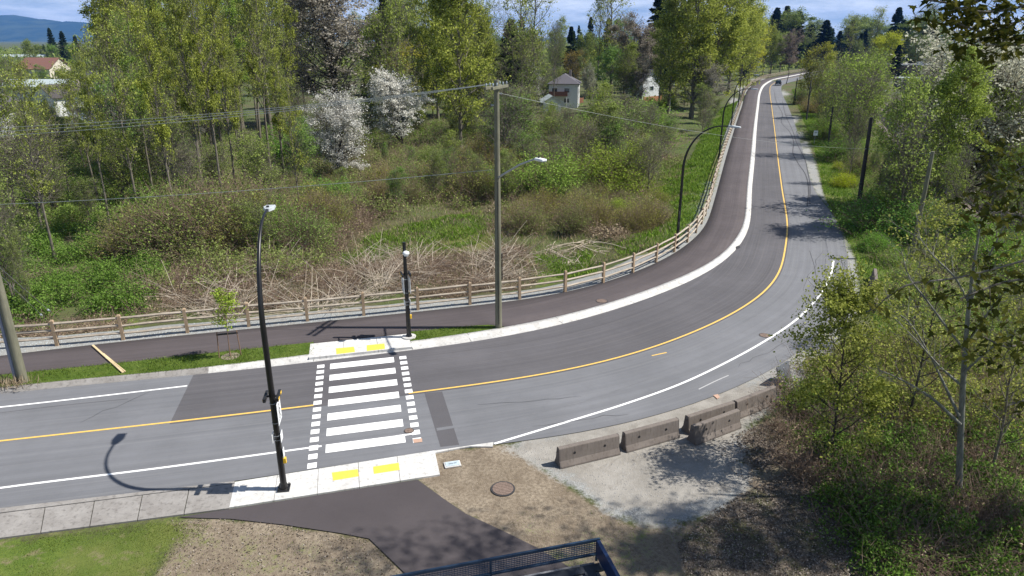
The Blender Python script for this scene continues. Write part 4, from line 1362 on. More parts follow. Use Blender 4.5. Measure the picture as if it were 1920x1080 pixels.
# ------------------------------------------------------------------ flat roofed block with blue mesh parapet below the camera
C0 = G(1120, 1010, 4.0); C1 = G(740, 1080, 4.0)
ex = (C1 - C0)[:2]; ex /= np.linalg.norm(ex); ey = np.array([ex[1], -ex[0]])
if ey[1] > 0: ey = -ey
ang = math.atan2(ex[1], ex[0])
blk = empty('flat_roof_block', (*C0[:2], 0), 0, 'small flat-roofed building with blue mesh parapet and wet leaf-strewn roof at the bottom edge', 'building')
blue = simple('blue_steel', (0.010, 0.026, 0.08), 0.35, 0, .2, 3)
blue_l = simple('blue_mesh', (0.035, 0.065, 0.11), 0.4, 0.3, .2, 3)
navy = simple('dark_flashing', (0.035, 0.04, 0.05), 0.45, 0, .2, 3)
LX, LY = 9.0, 6.5
def bl(a, b, z): q = ex * a + ey * b; return (q[0], q[1], z)
MB().prism(ccw([bl(.15, .15, 0)[:2], bl(LX - .15, .15, 0)[:2], bl(LX - .15, LY - .15, 0)[:2], bl(.15, LY - .15, 0)[:2]]), 0, 3.42).build('wall', simple('render_wall', (.32, .31, .30), .85, 0, .2, 2), blk)
t = NT('wet_roof'); v_ = t.coord(); a_ = t.noise(v_, 1.2, 5, .6); b_ = t.noise(v_, 9, 4, .7)
c_ = t.mix(t.ramp(a_, [(.4, 0), (.6, 1)]), (.06, .06, .065), (.30, .31, .33)); c_ = t.mix(t.ramp(b_, [(.4, .4), (.6, 0)]), c_, (.1, .09, .085))
roof_m = t.principled(c_, t.ramp(a_, [(.4, .12), (.6, .6)]), t.bump(b_, .1, .01))
MB().prism(ccw([bl(.1, .1, 0)[:2], bl(LX - .1, .1, 0)[:2], bl(LX - .1, LY - .1, 0)[:2], bl(.1, LY - .1, 0)[:2]]), 3.42, 3.46).build('roof', roof_m, blk)
fr = MB()
for (a, b) in (((0, 0), (LX, 0)), ((0, 0), (0, LY)), ((LX, 0), (LX, LY)), ((0, LY), (LX, LY))):
    pass
fl_ = MB()
fl_.beam(bl(-.02, .30, 3.47), bl(LX, .30, 3.47), .22, .07).beam(bl(.32, .40, 3.48), bl(.32, LY, 3.48), .26, .08)
fl_.build('flashing', navy, blk, bevel=.01)
tr_ = MB().beam(bl(-.06, .0, 3.98), bl(LX, .0, 3.98), .05, .05).beam(bl(0, 0, 3.58), bl(LX, 0, 3.58), .045, .045)
for a in (0, 2.45, 4.9, 7.35): tr_.beam(bl(a, 0, 3.4), bl(a, 0, 4.0), .05, .05)
tr_.build('parapet_frame', blue_l, blk)
wm = MB()
for k in range(1, int(LX / .06)): wm.beam(bl(k * .06, 0, 3.58), bl(k * .06, 0, 3.97), .008, .008)
for k in range(1, 8): wm.beam(bl(0, .004, 3.58 + k * .05), bl(LX, .004, 3.58 + k * .05), .012, .012)
wm.build('mesh_panel', blue_l, blk)
MB().beam(bl(.0, .06, 3.80), bl(.0, LY, 3.80), .09, .42).build('side_parapet', blue, blk, bevel=.012)
lr = np.random.default_rng(4); lv = []; 
lvm = MB()
for cx, cy, sg, n in ((1.1, .75, .25, 260), (2.3, 1.0, .5, 420), (.55, .8, .15, 160), (3.6, .7, .5, 200)):
    for _ in range(n):
        a, b = lr.normal(cx, sg), abs(lr.normal(cy - .5, sg * .5)) + .45
        if a < .5 or b > LY - .3: continue
        q = bl(a, b, 3.466 + lr.uniform(0, .03)); th = lr.uniform(0, 6.28); s = lr.uniform(.02, .045)
        lvm.add([(q[0] + s * math.cos(th), q[1] + s * math.sin(th), q[2]), (q[0] - s * .6 * math.sin(th), q[1] + s * .6 * math.cos(th), q[2] + .01), (q[0] - s * math.cos(th), q[1] - s * math.sin(th), q[2]), (q[0] + s * .6 * math.sin(th), q[1] - s * .6 * math.cos(th), q[2] + .01)], [(0, 1, 2, 3)])
o = lvm.build('roof_leaves', M['leaf_litter']); o.location = blk.location; tag(o, kind='stuff')

# ------------------------------------------------------------------ houses beyond the wood
def house(px, rz, w, d, eave, ridge, wall, roof, label, hip=0.0, win=((.25, .62), (.7, .62)), chimney=True, door=False, z0=None, name='house', over=.45, storeys=2):
    p = ground(*px)
    o = empty(name, p, rz, label, 'house')
    hw, hd = w / 2, d / 2
    mb = MB()
    V = [(-hw, -hd, -.5), (hw, -hd, -.5), (hw, hd, -.5), (-hw, hd, -.5), (-hw, -hd, eave), (hw, -hd, eave), (hw, hd, eave), (-hw, hd, eave)]
    F = [(0, 1, 5, 4), (1, 2, 6, 5), (2, 3, 7, 6), (3, 0, 4, 7), (4, 5, 6, 7)]
    mb.add(V, F)
    if not hip:
        mb.add([(0 - 0, -hd, ridge), (-hw, -hd, eave), (hw, -hd, eave)], [(0, 1, 2)]).add([(0, hd, ridge), (-hw, hd, eave), (hw, hd, eave)], [(0, 2, 1)])
    mb.build('wall', wall, o)
    rf = MB(); ov = over
    sl = (ridge - eave) / hw
    ze = eave - ov * sl + .06; zr = ridge + .06; yh = hd + ov - hip
    T = .14
    for s in (-1, 1):
        A = [(s * (hw + ov), -hd - ov, ze), (s * (hw + ov), hd + ov, ze), (0, yh, zr), (0, -yh, zr)]
        rf.add(A + [(x, y, z + T) for x, y, z in A], [(0, 1, 2, 3), (7, 6, 5, 4), (0, 4, 5, 1), (0, 3, 7, 4), (1, 5, 6, 2)])
    if hip:
        for s in (-1, 1):
            A = [(-hw - ov, s * (hd + ov), ze), (hw + ov, s * (hd + ov), ze), (0, s * yh, zr)]
            rf.add(A + [(x, y, z + T) for x, y, z in A], [(0, 1, 2), (5, 4, 3), (0, 3, 4, 1)])
    r = rf.build('roof', roof, o)
    if chimney:
        MB().box((hw * .35, hd * .2, ridge + .2), (.6, .6, 1.6)).build('chimney', simple('chimney_brick', (.35, .30, .27), .85), r)
    glass = M['win_glass']
    for fx, fz in win:
        zc = eave * fz
        f = MB().box((-hw + w * fx, -hd - .03, zc), (1.5, .07, 1.25)).build('window', M['sign_white'], o)
        MB().box((-hw + w * fx, -hd - .07, zc), (1.25, .02, 1.0)).build('pane', glass, f)
    f = MB().box((hw + .03, 0, eave * .62), (.07, 1.5, 1.25)).build('window', M['sign_white'], o)
    MB().box((hw + .07, 0, eave * .62), (.02, 1.25, 1.0)).build('pane', glass, f)
    if door:
        MB().box((-hw + w * .5, -hd - .03, 1.0), (1.0, .07, 2.05)).build('door', simple('door_dark', (.12, .09, .08), .6), o)
    return o
M['win_glass'] = simple('window_glass', (.035, .045, .055), .1, 0, .05, 2)
W_white = simple('white_siding', (.70, .72, .72), .7, 0, .1, 3)
W_cream = simple('cream_siding', (.60, .55, .45), .75, 0, .1, 3)
W_pale = simple('pale_blue_siding', (.47, .54, .57), .7, 0, .1, 3)
RF_grey = simple('grey_shingle', (.105, .10, .115), .9, 0, .3, 8)
RF_dark = simple('dark_shingle', (.07, .062, .06), .9, 0, .3, 8)
RF_red = simple('red_tile', (.20, .095, .07), .85, 0, .3, 8)
RF_pale = simple('pale_metal_roof', (.40, .46, .46), .6, 0, .2, 4)
hA = house((1058, 196), R(-8), 7.2, 9, 5.4, 7.4, W_white, RF_grey, 'white two-storey house with grey hip roof and balcony behind the scrub', hip=3.2, win=((.2, .7), (.62, .7), (.62, .25)), door=False)
MB().box((-1.2, -5.1, 2.55), (4.6, 1.3, .18)).box((-1.2, -5.72, 3.1), (4.6, .06, .9)).build('balcony', simple('balcony_brown', (.22, .10, .075), .8), hA)
for s in (-3.3, .9): MB().tube([(s, -5.6, -.4), (s, -5.6, 2.6)], .07, 6).build('balcony_post', W_white, hA)
house((1060, 158), R(12), 8, 9, 5.0, 7.6, W_pale, RF_grey, 'pale blue gabled house behind the white hip-roofed house', chimney=False)
house((1203, 186), R(30), 6.5, 8, 5.2, 8.0, W_white, RF_grey, 'white gabled house half hidden by blossom right of the hip-roofed house', win=((.5, .62),))
house((1232, 158), R(10), 11, 8, 3.4, 5.4, W_pale, RF_grey, 'low grey-roofed house behind the white gabled house', chimney=False)
house((-20, 268), R(15), 9, 10, 5.4, 7.8, W_white, RF_grey, 'white house cut by the left edge of the picture behind the wood', win=((.3, .66), (.75, .66), (.75, .25)))
house((140, 214), R(-32), 9, 12, 4.2, 6.6, W_white, RF_dark, 'house with dark brown roof and white gable among the trees at left', win=((.5, .6),))
house((192, 232), R(18), 9, 9, 5.0, 6.9, W_white, RF_pale, 'white house with pale roof behind the pair of leaning trunks at left')
house((225, 262), R(75), 7, 10, 3.0, 4.6, W_pale, RF_pale, 'low shed with pale roof in front of the white house at left', chimney=False, name='shed')
house((78, 186), R(88), 9, 17, 3.6, 5.2, W_pale, RF_pale, 'long low house with pale greenish roof at far left', chimney=False)
house((205, 176), R(70), 9, 12, 4.4, 6.6, W_white, RF_grey, 'grey-roofed white house farther back than the brown-roofed one')
hR = house((88, 150), R(80), 12, 15, 4.6, 8.6, W_cream, RF_red, 'large house with red-brown roof and two pale timber gables far at left', chimney=False)
for s in (-3.4, 0.6):
    gb = MB().add([(6.35, s - 1.6, 4.4), (6.35, s + 1.6, 4.4), (6.35, s, 8.0)], [(0, 1, 2)]).build('timber_gable', simple('yellow_gable', (.60, .46, .22), .8), hR)
house((45, 118), R(85), 8, 34, 4, 5.4, W_white, RF_pale, 'long low pale-roofed hall at the far left below the mountain', chimney=False, name='hall')
house((1032, 212), R(4), 4, 6, 2.6, 3.8, W_white, RF_pale, 'small white shed left of the hip-roofed house', chimney=False, name='shed', win=((.5, .6),))
# low flat-roofed building beyond the railway
p = G(1716, 142)
o = empty('flat_roof_building', p, R(-12), 'long low building with flat grey roof beyond the railway at right', 'building')
MB().box((4, 4, 2.0), (26, 12, 4.4)).build('wall', simple('brown_wall', (.16, .12, .11), .85), o)
rf = MB().box((4, 4, 4.45), (27, 13, .5)).build('roof', simple('flat_roof', (.30, .31, .33), .8), o)
MB().box((2, 2, 5.2), (3, 2, 1.0)).build('roof_unit', M['galv'], rf)
for x in (-5, 0, 5, 10): MB().box((x, -2.05, 2.3), (2.2, .1, 1.2)).build('window', M['win_glass'], o)
p = G(1722, 165)
o = empty('flat_roof_building', p, R(-12), 'smaller flat-roofed building in front of the long low one at right', 'building')
MB().box((0, 2, 1.4), (12, 6, 3)).build('wall', simple('brown_wall_b', (.14, .11, .10), .85), o)
MB().box((0, 2, 3.0), (12.6, 6.6, .3)).build('roof', RF_pale, o)
MB().box((2, -1.05, 1.5), (1.6, .1, 1.1)).build('window', M['win_glass'], o)
# timber fence panel and clearing by the far houses
A, B = ground(1206, 194), ground(1240, 190)
o = empty('board_fence', A, math.atan2(B[1] - A[1], B[0] - A[0]), 'orange-brown board fence in front of the white gabled house', 'fence')
Lf = np.linalg.norm((B - A)[:2])
MB().box((Lf / 2, 0, .85), (Lf, .06, 1.7)).build('boards', simple('orange_board', (.36, .16, .075), .8, 0, .3, 3), o)
for k in range(4): MB().box((Lf * k / 3, .07, .95), (.12, .12, 1.95)).build('post', simple('fence_post_o', (.26, .12, .06), .8), o)
A, B = ground(1078, 194), ground(1094, 192)
o = empty('board_fence', A, math.atan2(B[1] - A[1], B[0] - A[0]), 'short reddish board fence right of the white hip-roofed house', 'fence')
Lf = np.linalg.norm((B - A)[:2])
MB().box((Lf / 2, 0, .7), (Lf, .06, 1.4)).build('boards', simple('red_board', (.33, .15, .09), .8, 0, .3, 3), o)
for k in range(2): MB().box((Lf * k, .07, .8), (.12, .12, 1.6)).build('post', M['stake'], o)

# ------------------------------------------------------------------ railway behind the right-hand trees
def rail_line(px, off):
    P = resample(catmull([G(x, y, -.3) for x, y in px]), 1.0)
    T = np.gradient(P[:, :2], axis=0); T /= np.linalg.norm(T, axis=1)[:, None]; N = np.stack([-T[:, 1], T[:, 0]], 1)
    return P, T, N
RAIL_PX = [(1560, 172), (1640, 200), (1700, 243), (1780, 312), (1850, 362), (1925, 418), (2000, 480)]
P, T, N = rail_line(RAIL_PX, 0)
bal = MB()
n = len(P)
for k in range(n - 1):
    q = [P[k, :2] + N[k] * 4.2, P[k, :2] - N[k] * 4.2, P[k + 1, :2] - N[k + 1] * 4.2, P[k + 1, :2] + N[k + 1] * 4.2]
    bal.sheet(q, -.16) if False else bal.add([(*a, -.16) for a in q], [(0, 1, 2, 3)])
bl_o = bal.build('railway_ballast', simple('ballast', (.17, .135, .12), .95, 0, .4, 12, .4)); bl_o["kind"] = 'structure'
for tr, lbl in ((1.9, 'nearer railway track on brown ballast behind the blossom tree at right'), (-1.9, 'farther railway track on brown ballast behind the blossom tree at right')):
    o = empty('railway_track', (0, 0, 0), 0, lbl, 'railway track', 'railway tracks')
    for s in (-.72, .72):
        mb = MB()
        mb.tube([(*(P[k, :2] + N[k] * (tr + s)), .0) for k in range(0, n, 2)], .07, 4)
        mb.build('rail', M['iron'], o)
    sl = MB()
    for k in range(0, n - 1):
        for f in (0, .5):
            c = P[k, :2] * (1 - f) + P[k + 1, :2] * f + N[k] * tr
            sl.box((*c, -.10), (.22, 2.5, .12), math.atan2(T[k][1], T[k][0]))
    tag(sl.build('sleepers', M['pole_dark'], o), kind='stuff')

# ------------------------------------------------------------------ mountains
def mountain(name, ridge, Y, depth, col):
    xs = np.array([r[0] for r in ridge]); ys = np.array([r[1] for r in ridge])
    px = np.linspace(xs[0], xs[-1], 150)
    py = np.interp(px, xs, ys)
    hz = np.array([height_for(y, Y) for y in py]) ; X = (px - 960) / FPX * (Y * CP)
    hz = hz + 10 * vnoise(px / 9, px * 0, 4) + 5 * vnoise(px / 3.5, px * 0, 9)
    rows = []
    for k, f in enumerate(np.linspace(0, 1, 12)):
        prof = math.sin(math.pi * min(1, f * 1.0)) if f < .5 else 1 - (f - .5) * 1.6
        z = hz * prof * (1 + .12 * vnoise(X / 700, np.full_like(X, f * 9), 2) * (abs(f - .5) > .08))
        rows.append(np.c_[X, np.full_like(X, Y - depth * (1 - 2 * f)), np.maximum(z, -5)])
    V = np.concatenate(rows); n = len(px)
    k = np.arange(12 * n).reshape(12, n)
    Q = np.stack([k[:-1, :-1].ravel(), k[:-1, 1:].ravel(), k[1:, 1:].ravel(), k[1:, :-1].ravel()], 1)
    o = link_mesh(name, np_mesh(name, V, Q, col, smooth_=True)); o["kind"] = 'structure'
t = NT('mountain_forest'); v_ = t.coord(); a_ = t.noise(v_, .0035, 8, .65)
M['mountain'] = t.principled(t.mix(t.ramp(a_, [(.4, 0), (.62, 1)]), (.022, .045, .03), (.055, .08, .045)), .95, spec=.05)
mountain('hills', [(-500, 62), (-300, 50), (-120, 36), (0, 31), (45, 28.5), (80, 33), (130, 41), (180, 42), (240, 51), (300, 58), (420, 64), (700, 70), (1000, 72), (1240, 68), (1500, 74)], 9000, 1500, M['mountain'])
mountain('hills', [(1380, 76), (1500, 72), (1700, 70), (1790, 67), (1950, 66), (2300, 72)], 11500, 1500, M['mountain'])
# ------------------------------------------------------------------ vegetation generators
def unit(v):
    return v / np.maximum(np.linalg.norm(v, axis=-1, keepdims=True), 1e-9)

def tubes(P, Rr, sides):
    """P (N,K,3) polylines, Rr (N,K) radii -> vertices, quads"""
    N_, K, _ = P.shape
    T = np.gradient(P, axis=1) if K > 2 else np.repeat((P[:, 1:] - P[:, :1]), 2, 1)
    T = unit(T)
    ref = np.zeros_like(T); ref[..., 2] = 1.0
    vert = np.abs(T[..., 2]) > 0.92
    ref[vert] = (1, 0, 0)
    # one reference per polyline keeps rings from twisting
    ref = np.repeat(ref[:, :1], K, 1)
    U = unit(np.cross(T, ref)); W = np.cross(T, U)
    a = np.arange(sides) * 2 * np.pi / sides
    V = P[:, :, None, :] + Rr[:, :, None, None] * (U[:, :, None, :] * np.cos(a)[None, None, :, None] + W[:, :, None, :] * np.sin(a)[None, None, :, None])
    idx = np.arange(N_ * K * sides).reshape(N_, K, sides)
    A = idx[:, :-1, :]; B = idx[:, 1:, :]
    Q = np.stack([A, np.roll(A, -1, 2), np.roll(B, -1, 2), B], -1).reshape(-1, 4)
    return V.reshape(-1, 3), Q

class Cloud:
    def __init__(self): self.V = []; self.Q = []; self.M = []; self.n = 0
    def add(self, V, Q, m=0):
        self.V.append(V); self.Q.append(Q + self.n); self.M.append(np.full(len(Q), m)); self.n += len(V)
    def leaves(self, C, size, rng, m=0, ratio=0.62, up=0.35, aspect_dir=None):
        """one folded-free diamond per leaf, at random tilt"""
        n = len(C)
        if n == 0: return
        a = unit(rng.normal(size=(n, 3))) if aspect_dir is None else unit(aspect_dir + rng.normal(size=(n, 3)) * 0.25)
        nr_ = rng.normal(size=(n, 3)); nr_[:, 2] = np.abs(nr_[:, 2]) + up
        b = unit(np.cross(nr_, a))
        s = (np.asarray(size) * rng.uniform(0.65, 1.3, n))[:, None]
        V = np.stack([C - a * s, C + b * s * ratio, C + a * s, C - b * s * ratio], 1).reshape(-1, 3)
        self.add(V, np.arange(n * 4).reshape(n, 4), m)
    def mesh(self, name, mats, smooth_=False):
        return np_mesh(name, np.concatenate(self.V), np.concatenate(self.Q), mats, np.concatenate(self.M), smooth_)

def branch_level(P, Rr, n, lo, hi, ang, length, rr, K, rng, up=0.15, wander=0.12, lenfun=None):
    """n children on each polyline of P; returns child polylines and radii"""
    N_, K0, _ = P.shape
    u = lo + (hi - lo) * (np.arange(n)[None, :] + rng.uniform(0, 1, (N_, n))) / n
    x = u * (K0 - 1); i = np.clip(x.astype(int), 0, K0 - 2); f = (x - i)[..., None]
    r = np.arange(N_)[:, None]
    S = P[r, i] * (1 - f) + P[r, i + 1] * f
    D = unit(P[r, i + 1] - P[r, i])
    R0 = Rr[r, i] * (1 - f[..., 0]) + Rr[r, i + 1] * f[..., 0]
    # perpendicular directions spread by the golden angle
    ref = np.zeros_like(D); ref[..., 2] = 1; ref[np.abs(D[..., 2]) > .95] = (1, 0, 0)
    U = unit(np.cross(D, ref)); W = np.cross(D, U)
    az = np.arange(n)[None, :] * 2.39996 + rng.uniform(0, 6.28, (N_, 1)) + rng.normal(0, .35, (N_, n))
    per = U * np.cos(az)[..., None] + W * np.sin(az)[..., None]
    an = np.radians(rng.normal(ang, ang * .16, (N_, n)))[..., None]
    d = unit(D * np.cos(an) + per * np.sin(an))
    ln = length if lenfun is None else length * lenfun(u)
    Ln = ln * rng.uniform(.65, 1.25, (N_, n))
    S = S.reshape(-1, 3); d = d.reshape(-1, 3); Ln = Ln.reshape(-1); R0 = np.minimum(R0.reshape(-1) * .7, rr)
    C = np.zeros((len(S), K, 3)); C[:, 0] = S
    cur = d.copy()
    for k in range(1, K):
        cur = unit(cur + rng.normal(0, wander, cur.shape) + np.array([0, 0, up / K]))
        C[:, k] = C[:, k - 1] + cur * (Ln / (K - 1))[:, None]
    RR = R0[:, None] * np.linspace(1, .3, K)[None, :]
    return C, RR

def make_tree(seed, H, r, base=.25, n1=26, W=4.0, a1=48, n2=5, n3=4, leaf=10000, lsize=.17, spread=.35, shape='oval', stems=1, lean=.03, up1=.5,
              twig_r=.012, l2=.42, l3=.30, leaf_on=2, wander=.1, keep=1.0):
    rng = np.random.default_rng(seed)
    wood_, crown = Cloud(), Cloud()
    K0 = 12
    P = np.zeros((stems, K0, 3))
    for s in range(stems):
        hh = H * (1.0 if s == 0 else rng.uniform(.72, .95))
        x = np.linspace(0, 1, K0)
        az = rng.uniform(0, 6.28) + s * 2.1; tl = lean if stems == 1 else rng.uniform(.10, .2)
        P[s, :, 2] = x * hh
        off = np.cumsum(rng.normal(0, .012 * H * (.5 if stems == 1 else 1), (K0, 2)), 0) * (x[:, None])
        P[s, :, 0] = off[:, 0] + math.cos(az) * tl * hh * x ** 1.2
        P[s, :, 1] = off[:, 1] + math.sin(az) * tl * hh * x ** 1.2
    Rr = r * (1 - .92 * np.linspace(0, 1, K0)[None, :] ** .85) * np.ones((stems, 1)) * (1 if stems == 1 else .8)
    Rr[:, 0] *= 1.35
    V, Q = tubes(P, Rr, 9); wood_.add(V, Q)
    if shape == 'oval': lf = lambda u: np.sin(np.pi * np.clip((u - base) / (1 - base) * .84 + .16, 0, 1)) ** .8 * .9 + .1
    elif shape == 'round': lf = lambda u: np.sqrt(np.clip(1 - ((u - base) / (1 - base) * 1.5 - .45) ** 2, .08, 1))
    elif shape == 'column': lf = lambda u: .55 + .45 * np.sin(np.pi * np.clip((u - base) / (1 - base), 0, 1))
    else: lf = lambda u: 1.02 - (u - base) / (1 - base)
    L1, R1 = branch_level(P, Rr, n1, base, .985, a1, W, r * .42, 6, rng, up1, wander, lf)
    V, Q = tubes(L1, R1, 5); wood_.add(V, Q)
    L2, R2 = branch_level(L1, R1, n2, .22, .98, 42, W * l2, r * .16, 4, rng, .3, .16)
    V, Q = tubes(L2, np.maximum(R2, twig_r), 3); wood_.add(V, Q)
    L3, R3 = branch_level(L2, R2, n3, .2, 1.0, 45, W * l3, r * .07, 3, rng, .2, .2)
    V, Q = tubes(L3, np.maximum(R3 * 0 + twig_r * .7, twig_r * .5), 3); wood_.add(V, Q)
    src = L3 if leaf_on == 2 else np.concatenate([L3[:, -1:], L3[:, -1:]], 1)
    n = leaf
    # leaves sit in clumps: some twigs carry many, some none
    wgt = rng.gamma(.75, 1.0, len(src)); wgt[rng.uniform(size=len(src)) > keep] = 0
    # and whole limbs differ too, which opens gaps
    lw = np.repeat(rng.gamma(1.1, .9, len(L1)), n2 * n3)
    wgt *= lw; wgt /= wgt.sum()
    tw = rng.choice(len(src), n, p=wgt)
    u = rng.uniform(0.1, 1.05, n) * (src.shape[1] - 1); i = np.clip(u.astype(int), 0, src.shape[1] - 2); f = (u - i)[:, None]
    C = src[tw, i] * (1 - f) + src[tw, i + 1] * f + rng.normal(0, spread, (n, 3)) * [1, 1, .8]
    crown.leaves(C, lsize, rng)
    return wood_, crown

def make_conifer(seed, H, W, n=60, per=60, droop=.25, lsize=.32):
    rng = np.random.default_rng(seed)
    wood_, crown = Cloud(), Cloud()
    P = np.zeros((1, 8, 3)); P[0, :, 2] = np.linspace(0, H, 8); P[0, 1:, :2] += np.cumsum(rng.normal(0, .04, (7, 2)), 0)
    V, Q = tubes(P, (.30 * H / 22) * (1.03 - np.linspace(0, 1, 8))[None], 8); wood_.add(V, Q)
    u = np.sort(rng.uniform(.10, 1, n)) ; az = np.arange(n) * 2.399 + rng.normal(0, .3, n)
    Ln = W * (1.03 - u) ** 1.0 * rng.uniform(.6, 1.2, n) + .25
    K = 5; B = np.zeros((n, K, 3)); B[:, 0, 2] = u * H
    for k in range(1, K):
        f = k / (K - 1)
        B[:, k, 0] = np.cos(az) * Ln * f; B[:, k, 1] = np.sin(az) * Ln * f
        B[:, k, 2] = u * H + Ln * (.25 * f * (u > .75) - droop * f * (u <= .75) + .12 * f * f)
    V, Q = tubes(B, .05 * H / 22 * np.linspace(1, .3, K)[None] * np.ones((n, 1)), 3); wood_.add(V, Q)
    b = np.repeat(np.arange(n), per); f = rng.uniform(.08, 1.02, n * per) * (K - 1); i = np.clip(f.astype(int), 0, K - 2); ff = (f - i)[:, None]
    C = B[b, i] * (1 - ff) + B[b, i + 1] * ff
    lat = (Ln[b] * .26 * (1.1 - f / (K - 1)))[:, None] * rng.uniform(-1, 1, (n * per, 1))
    side_ = np.stack([-np.sin(az[b]), np.cos(az[b]), np.zeros(n * per)], 1)
    C = C + side_ * lat + np.c_[np.zeros((n * per, 2)), -np.abs(rng.normal(0, .16, n * per))]
    d = np.stack([np.cos(az[b]), np.sin(az[b]), np.full(n * per, -.35)], 1) * .8 + side_ * np.sign(lat) * .6
    crown.leaves(C, lsize, rng, ratio=.34, up=.8, aspect_dir=d)
    return wood_, crown

def make_bush(seed, rad, h, leaf, lsize, twigs=160, twig_r=.010, spread=.12):
    rng = np.random.default_rng(seed)
    wood_, crown = Cloud(), Cloud()
    az = rng.uniform(0, 6.28, twigs); el = np.radians(rng.uniform(25, 88, twigs)); Ln = rng.uniform(.55, 1.1, twigs)
    K = 5; P = np.zeros((twigs, K, 3)); P[:, 0, :2] = rng.normal(0, rad * .22, (twigs, 2)); P[:, 0, 2] = -.3
    d = np.stack([np.cos(az) * np.cos(el), np.sin(az) * np.cos(el), np.sin(el)], 1)
    for k in range(1, K):
        d = unit(d + rng.normal(0, .14, d.shape) - [0, 0, .05])
        P[:, k] = P[:, k - 1] + d * (Ln / (K - 1))[:, None] * [rad * 1.15, rad * 1.15, h]
    V, Q = tubes(P, np.full((twigs, 1), twig_r * 1.6) * np.linspace(1, .35, K)[None], 3); wood_.add(V, Q)
    L2, R2 = branch_level(P, np.full((twigs, K), twig_r), 4, .3, 1, 40, rad * .35, twig_r, 3, rng, .3, .2)
    V, Q = tubes(L2, np.maximum(R2, twig_r * .5), 3); wood_.add(V, Q)
    if leaf:
        w = rng.gamma(1.2, 1, len(L2)); w /= w.sum()
        tw = rng.choice(len(L2), leaf, p=w); u = rng.uniform(0, 1, leaf) * 2; i = np.clip(u.astype(int), 0, 1); f = (u - i)[:, None]
        crown.leaves(L2[tw, i] * (1 - f) + L2[tw, i + 1] * f + rng.normal(0, spread, (leaf, 3)), lsize, rng)
    return wood_, crown

# prototypes: (wood mesh, crown mesh, height)
PROTO = {}
def proto(kind, wc, wood_m, leaf_m, H):
    w, c = wc
    wm_ = w.mesh(kind + '_wood', wood_m, True)
    cm_ = c.mesh(kind + '_crown', leaf_m) if c.n else None
    PROTO.setdefault(kind, []).append((wm_, cm_, H))
for s in range(4):
    proto('cottonwood', make_tree(10 + s, 24, .27, base=(.2, .28, .14, .22)[s], n1=34, W=(4.2, 3.6, 4.8, 4.0)[s], a1=46, leaf=9500, lsize=.145, spread=.30, up1=.7, keep=.7), M['bark'], M['leaf_cotton'], 24)
for s in range(3):
    proto('stem_cottonwood', make_tree(110 + s, 26, .30, base=(.36, .42, .3)[s], n1=32, W=3.5, a1=42, n2=5, n3=4, leaf=7500, lsize=.14, spread=.26, up1=.9, keep=.65, lean=.04), M['bark'], M['leaf_cotton'], 26)
for s in range(2):
    proto('sparse_cottonwood', make_tree(20 + s, 24, .25, base=.3, n1=26, W=4.4, a1=44, leaf=3000, lsize=.15, spread=.3, up1=.8, keep=.6), M['bark'], M['leaf_cotton'], 24)
for s in range(3):
    proto('leafy_cottonwood', make_tree(30 + s, 22, .3, base=.1, n1=40, W=4.8, a1=52, leaf=19000, lsize=.155, spread=.34, up1=.6, keep=.9), M['bark'], M['leaf_cotton'], 22)
for s in range(3):
    proto('alder', make_tree(40 + s, 12, .13, base=.16, n1=22, W=3.1, a1=50, leaf=(5200, 6500, 3600)[s], lsize=.115, spread=.26, stems=3, up1=.6, shape='round', keep=.7), M['bark'], M['leaf_alder'], 12)
for s in range(3):
    proto('blossom_tree', make_tree(50 + s, 10, .15, base=.14, n1=22, W=3.4, a1=50, leaf=24000, lsize=.08, spread=.17, stems=2 + s % 2, up1=.6, shape='round', keep=.85), M['bark_dark'], M['blossom'], 10)
for s in range(3):
    proto('conifer', make_conifer(60 + s, 22, (5.2, 4.6, 5.8)[s], 230, 80, lsize=.42), M['bark_dark'], M['needle'], 22)
for s in range(3):
    proto('shrub', make_bush(70 + s, 3.0, 4.0, 15000, .07, 260, .011, .22), M['twig_brown'], M['leaf_green'], 4.4)
for s in range(3):
    proto('bare_shrub', make_bush(80 + s, 2.8, 4.4, 7500, .062, 420, .010, .2), M['twig_brown'], M['leaf_alder'], 4.6)
proto('poplar_row', make_tree(90, 24, .25, base=.05, n1=60, W=1.7, a1=22, leaf=7000, lsize=.14, spread=.25, shape='column', up1=.8), M['bark'], M['leaf_alder'], 24)
for s in range(2):
    proto('round_tree', make_tree(95 + s, 12, .2, base=.2, n1=26, W=4.6, a1=50, leaf=9000, lsize=.14, spread=.3, shape='round', up1=.6), M['bark'], M['leaf_alder'], 12)
    proto('bare_tree', make_tree(105 + s, 14, .2, base=.25, n1=30, W=4.2, a1=46, n2=6, n3=5, leaf=1400, lsize=.10, spread=.15, shape='round', up1=.8, twig_r=.02), M['bark'], M['leaf_alder'], 14)

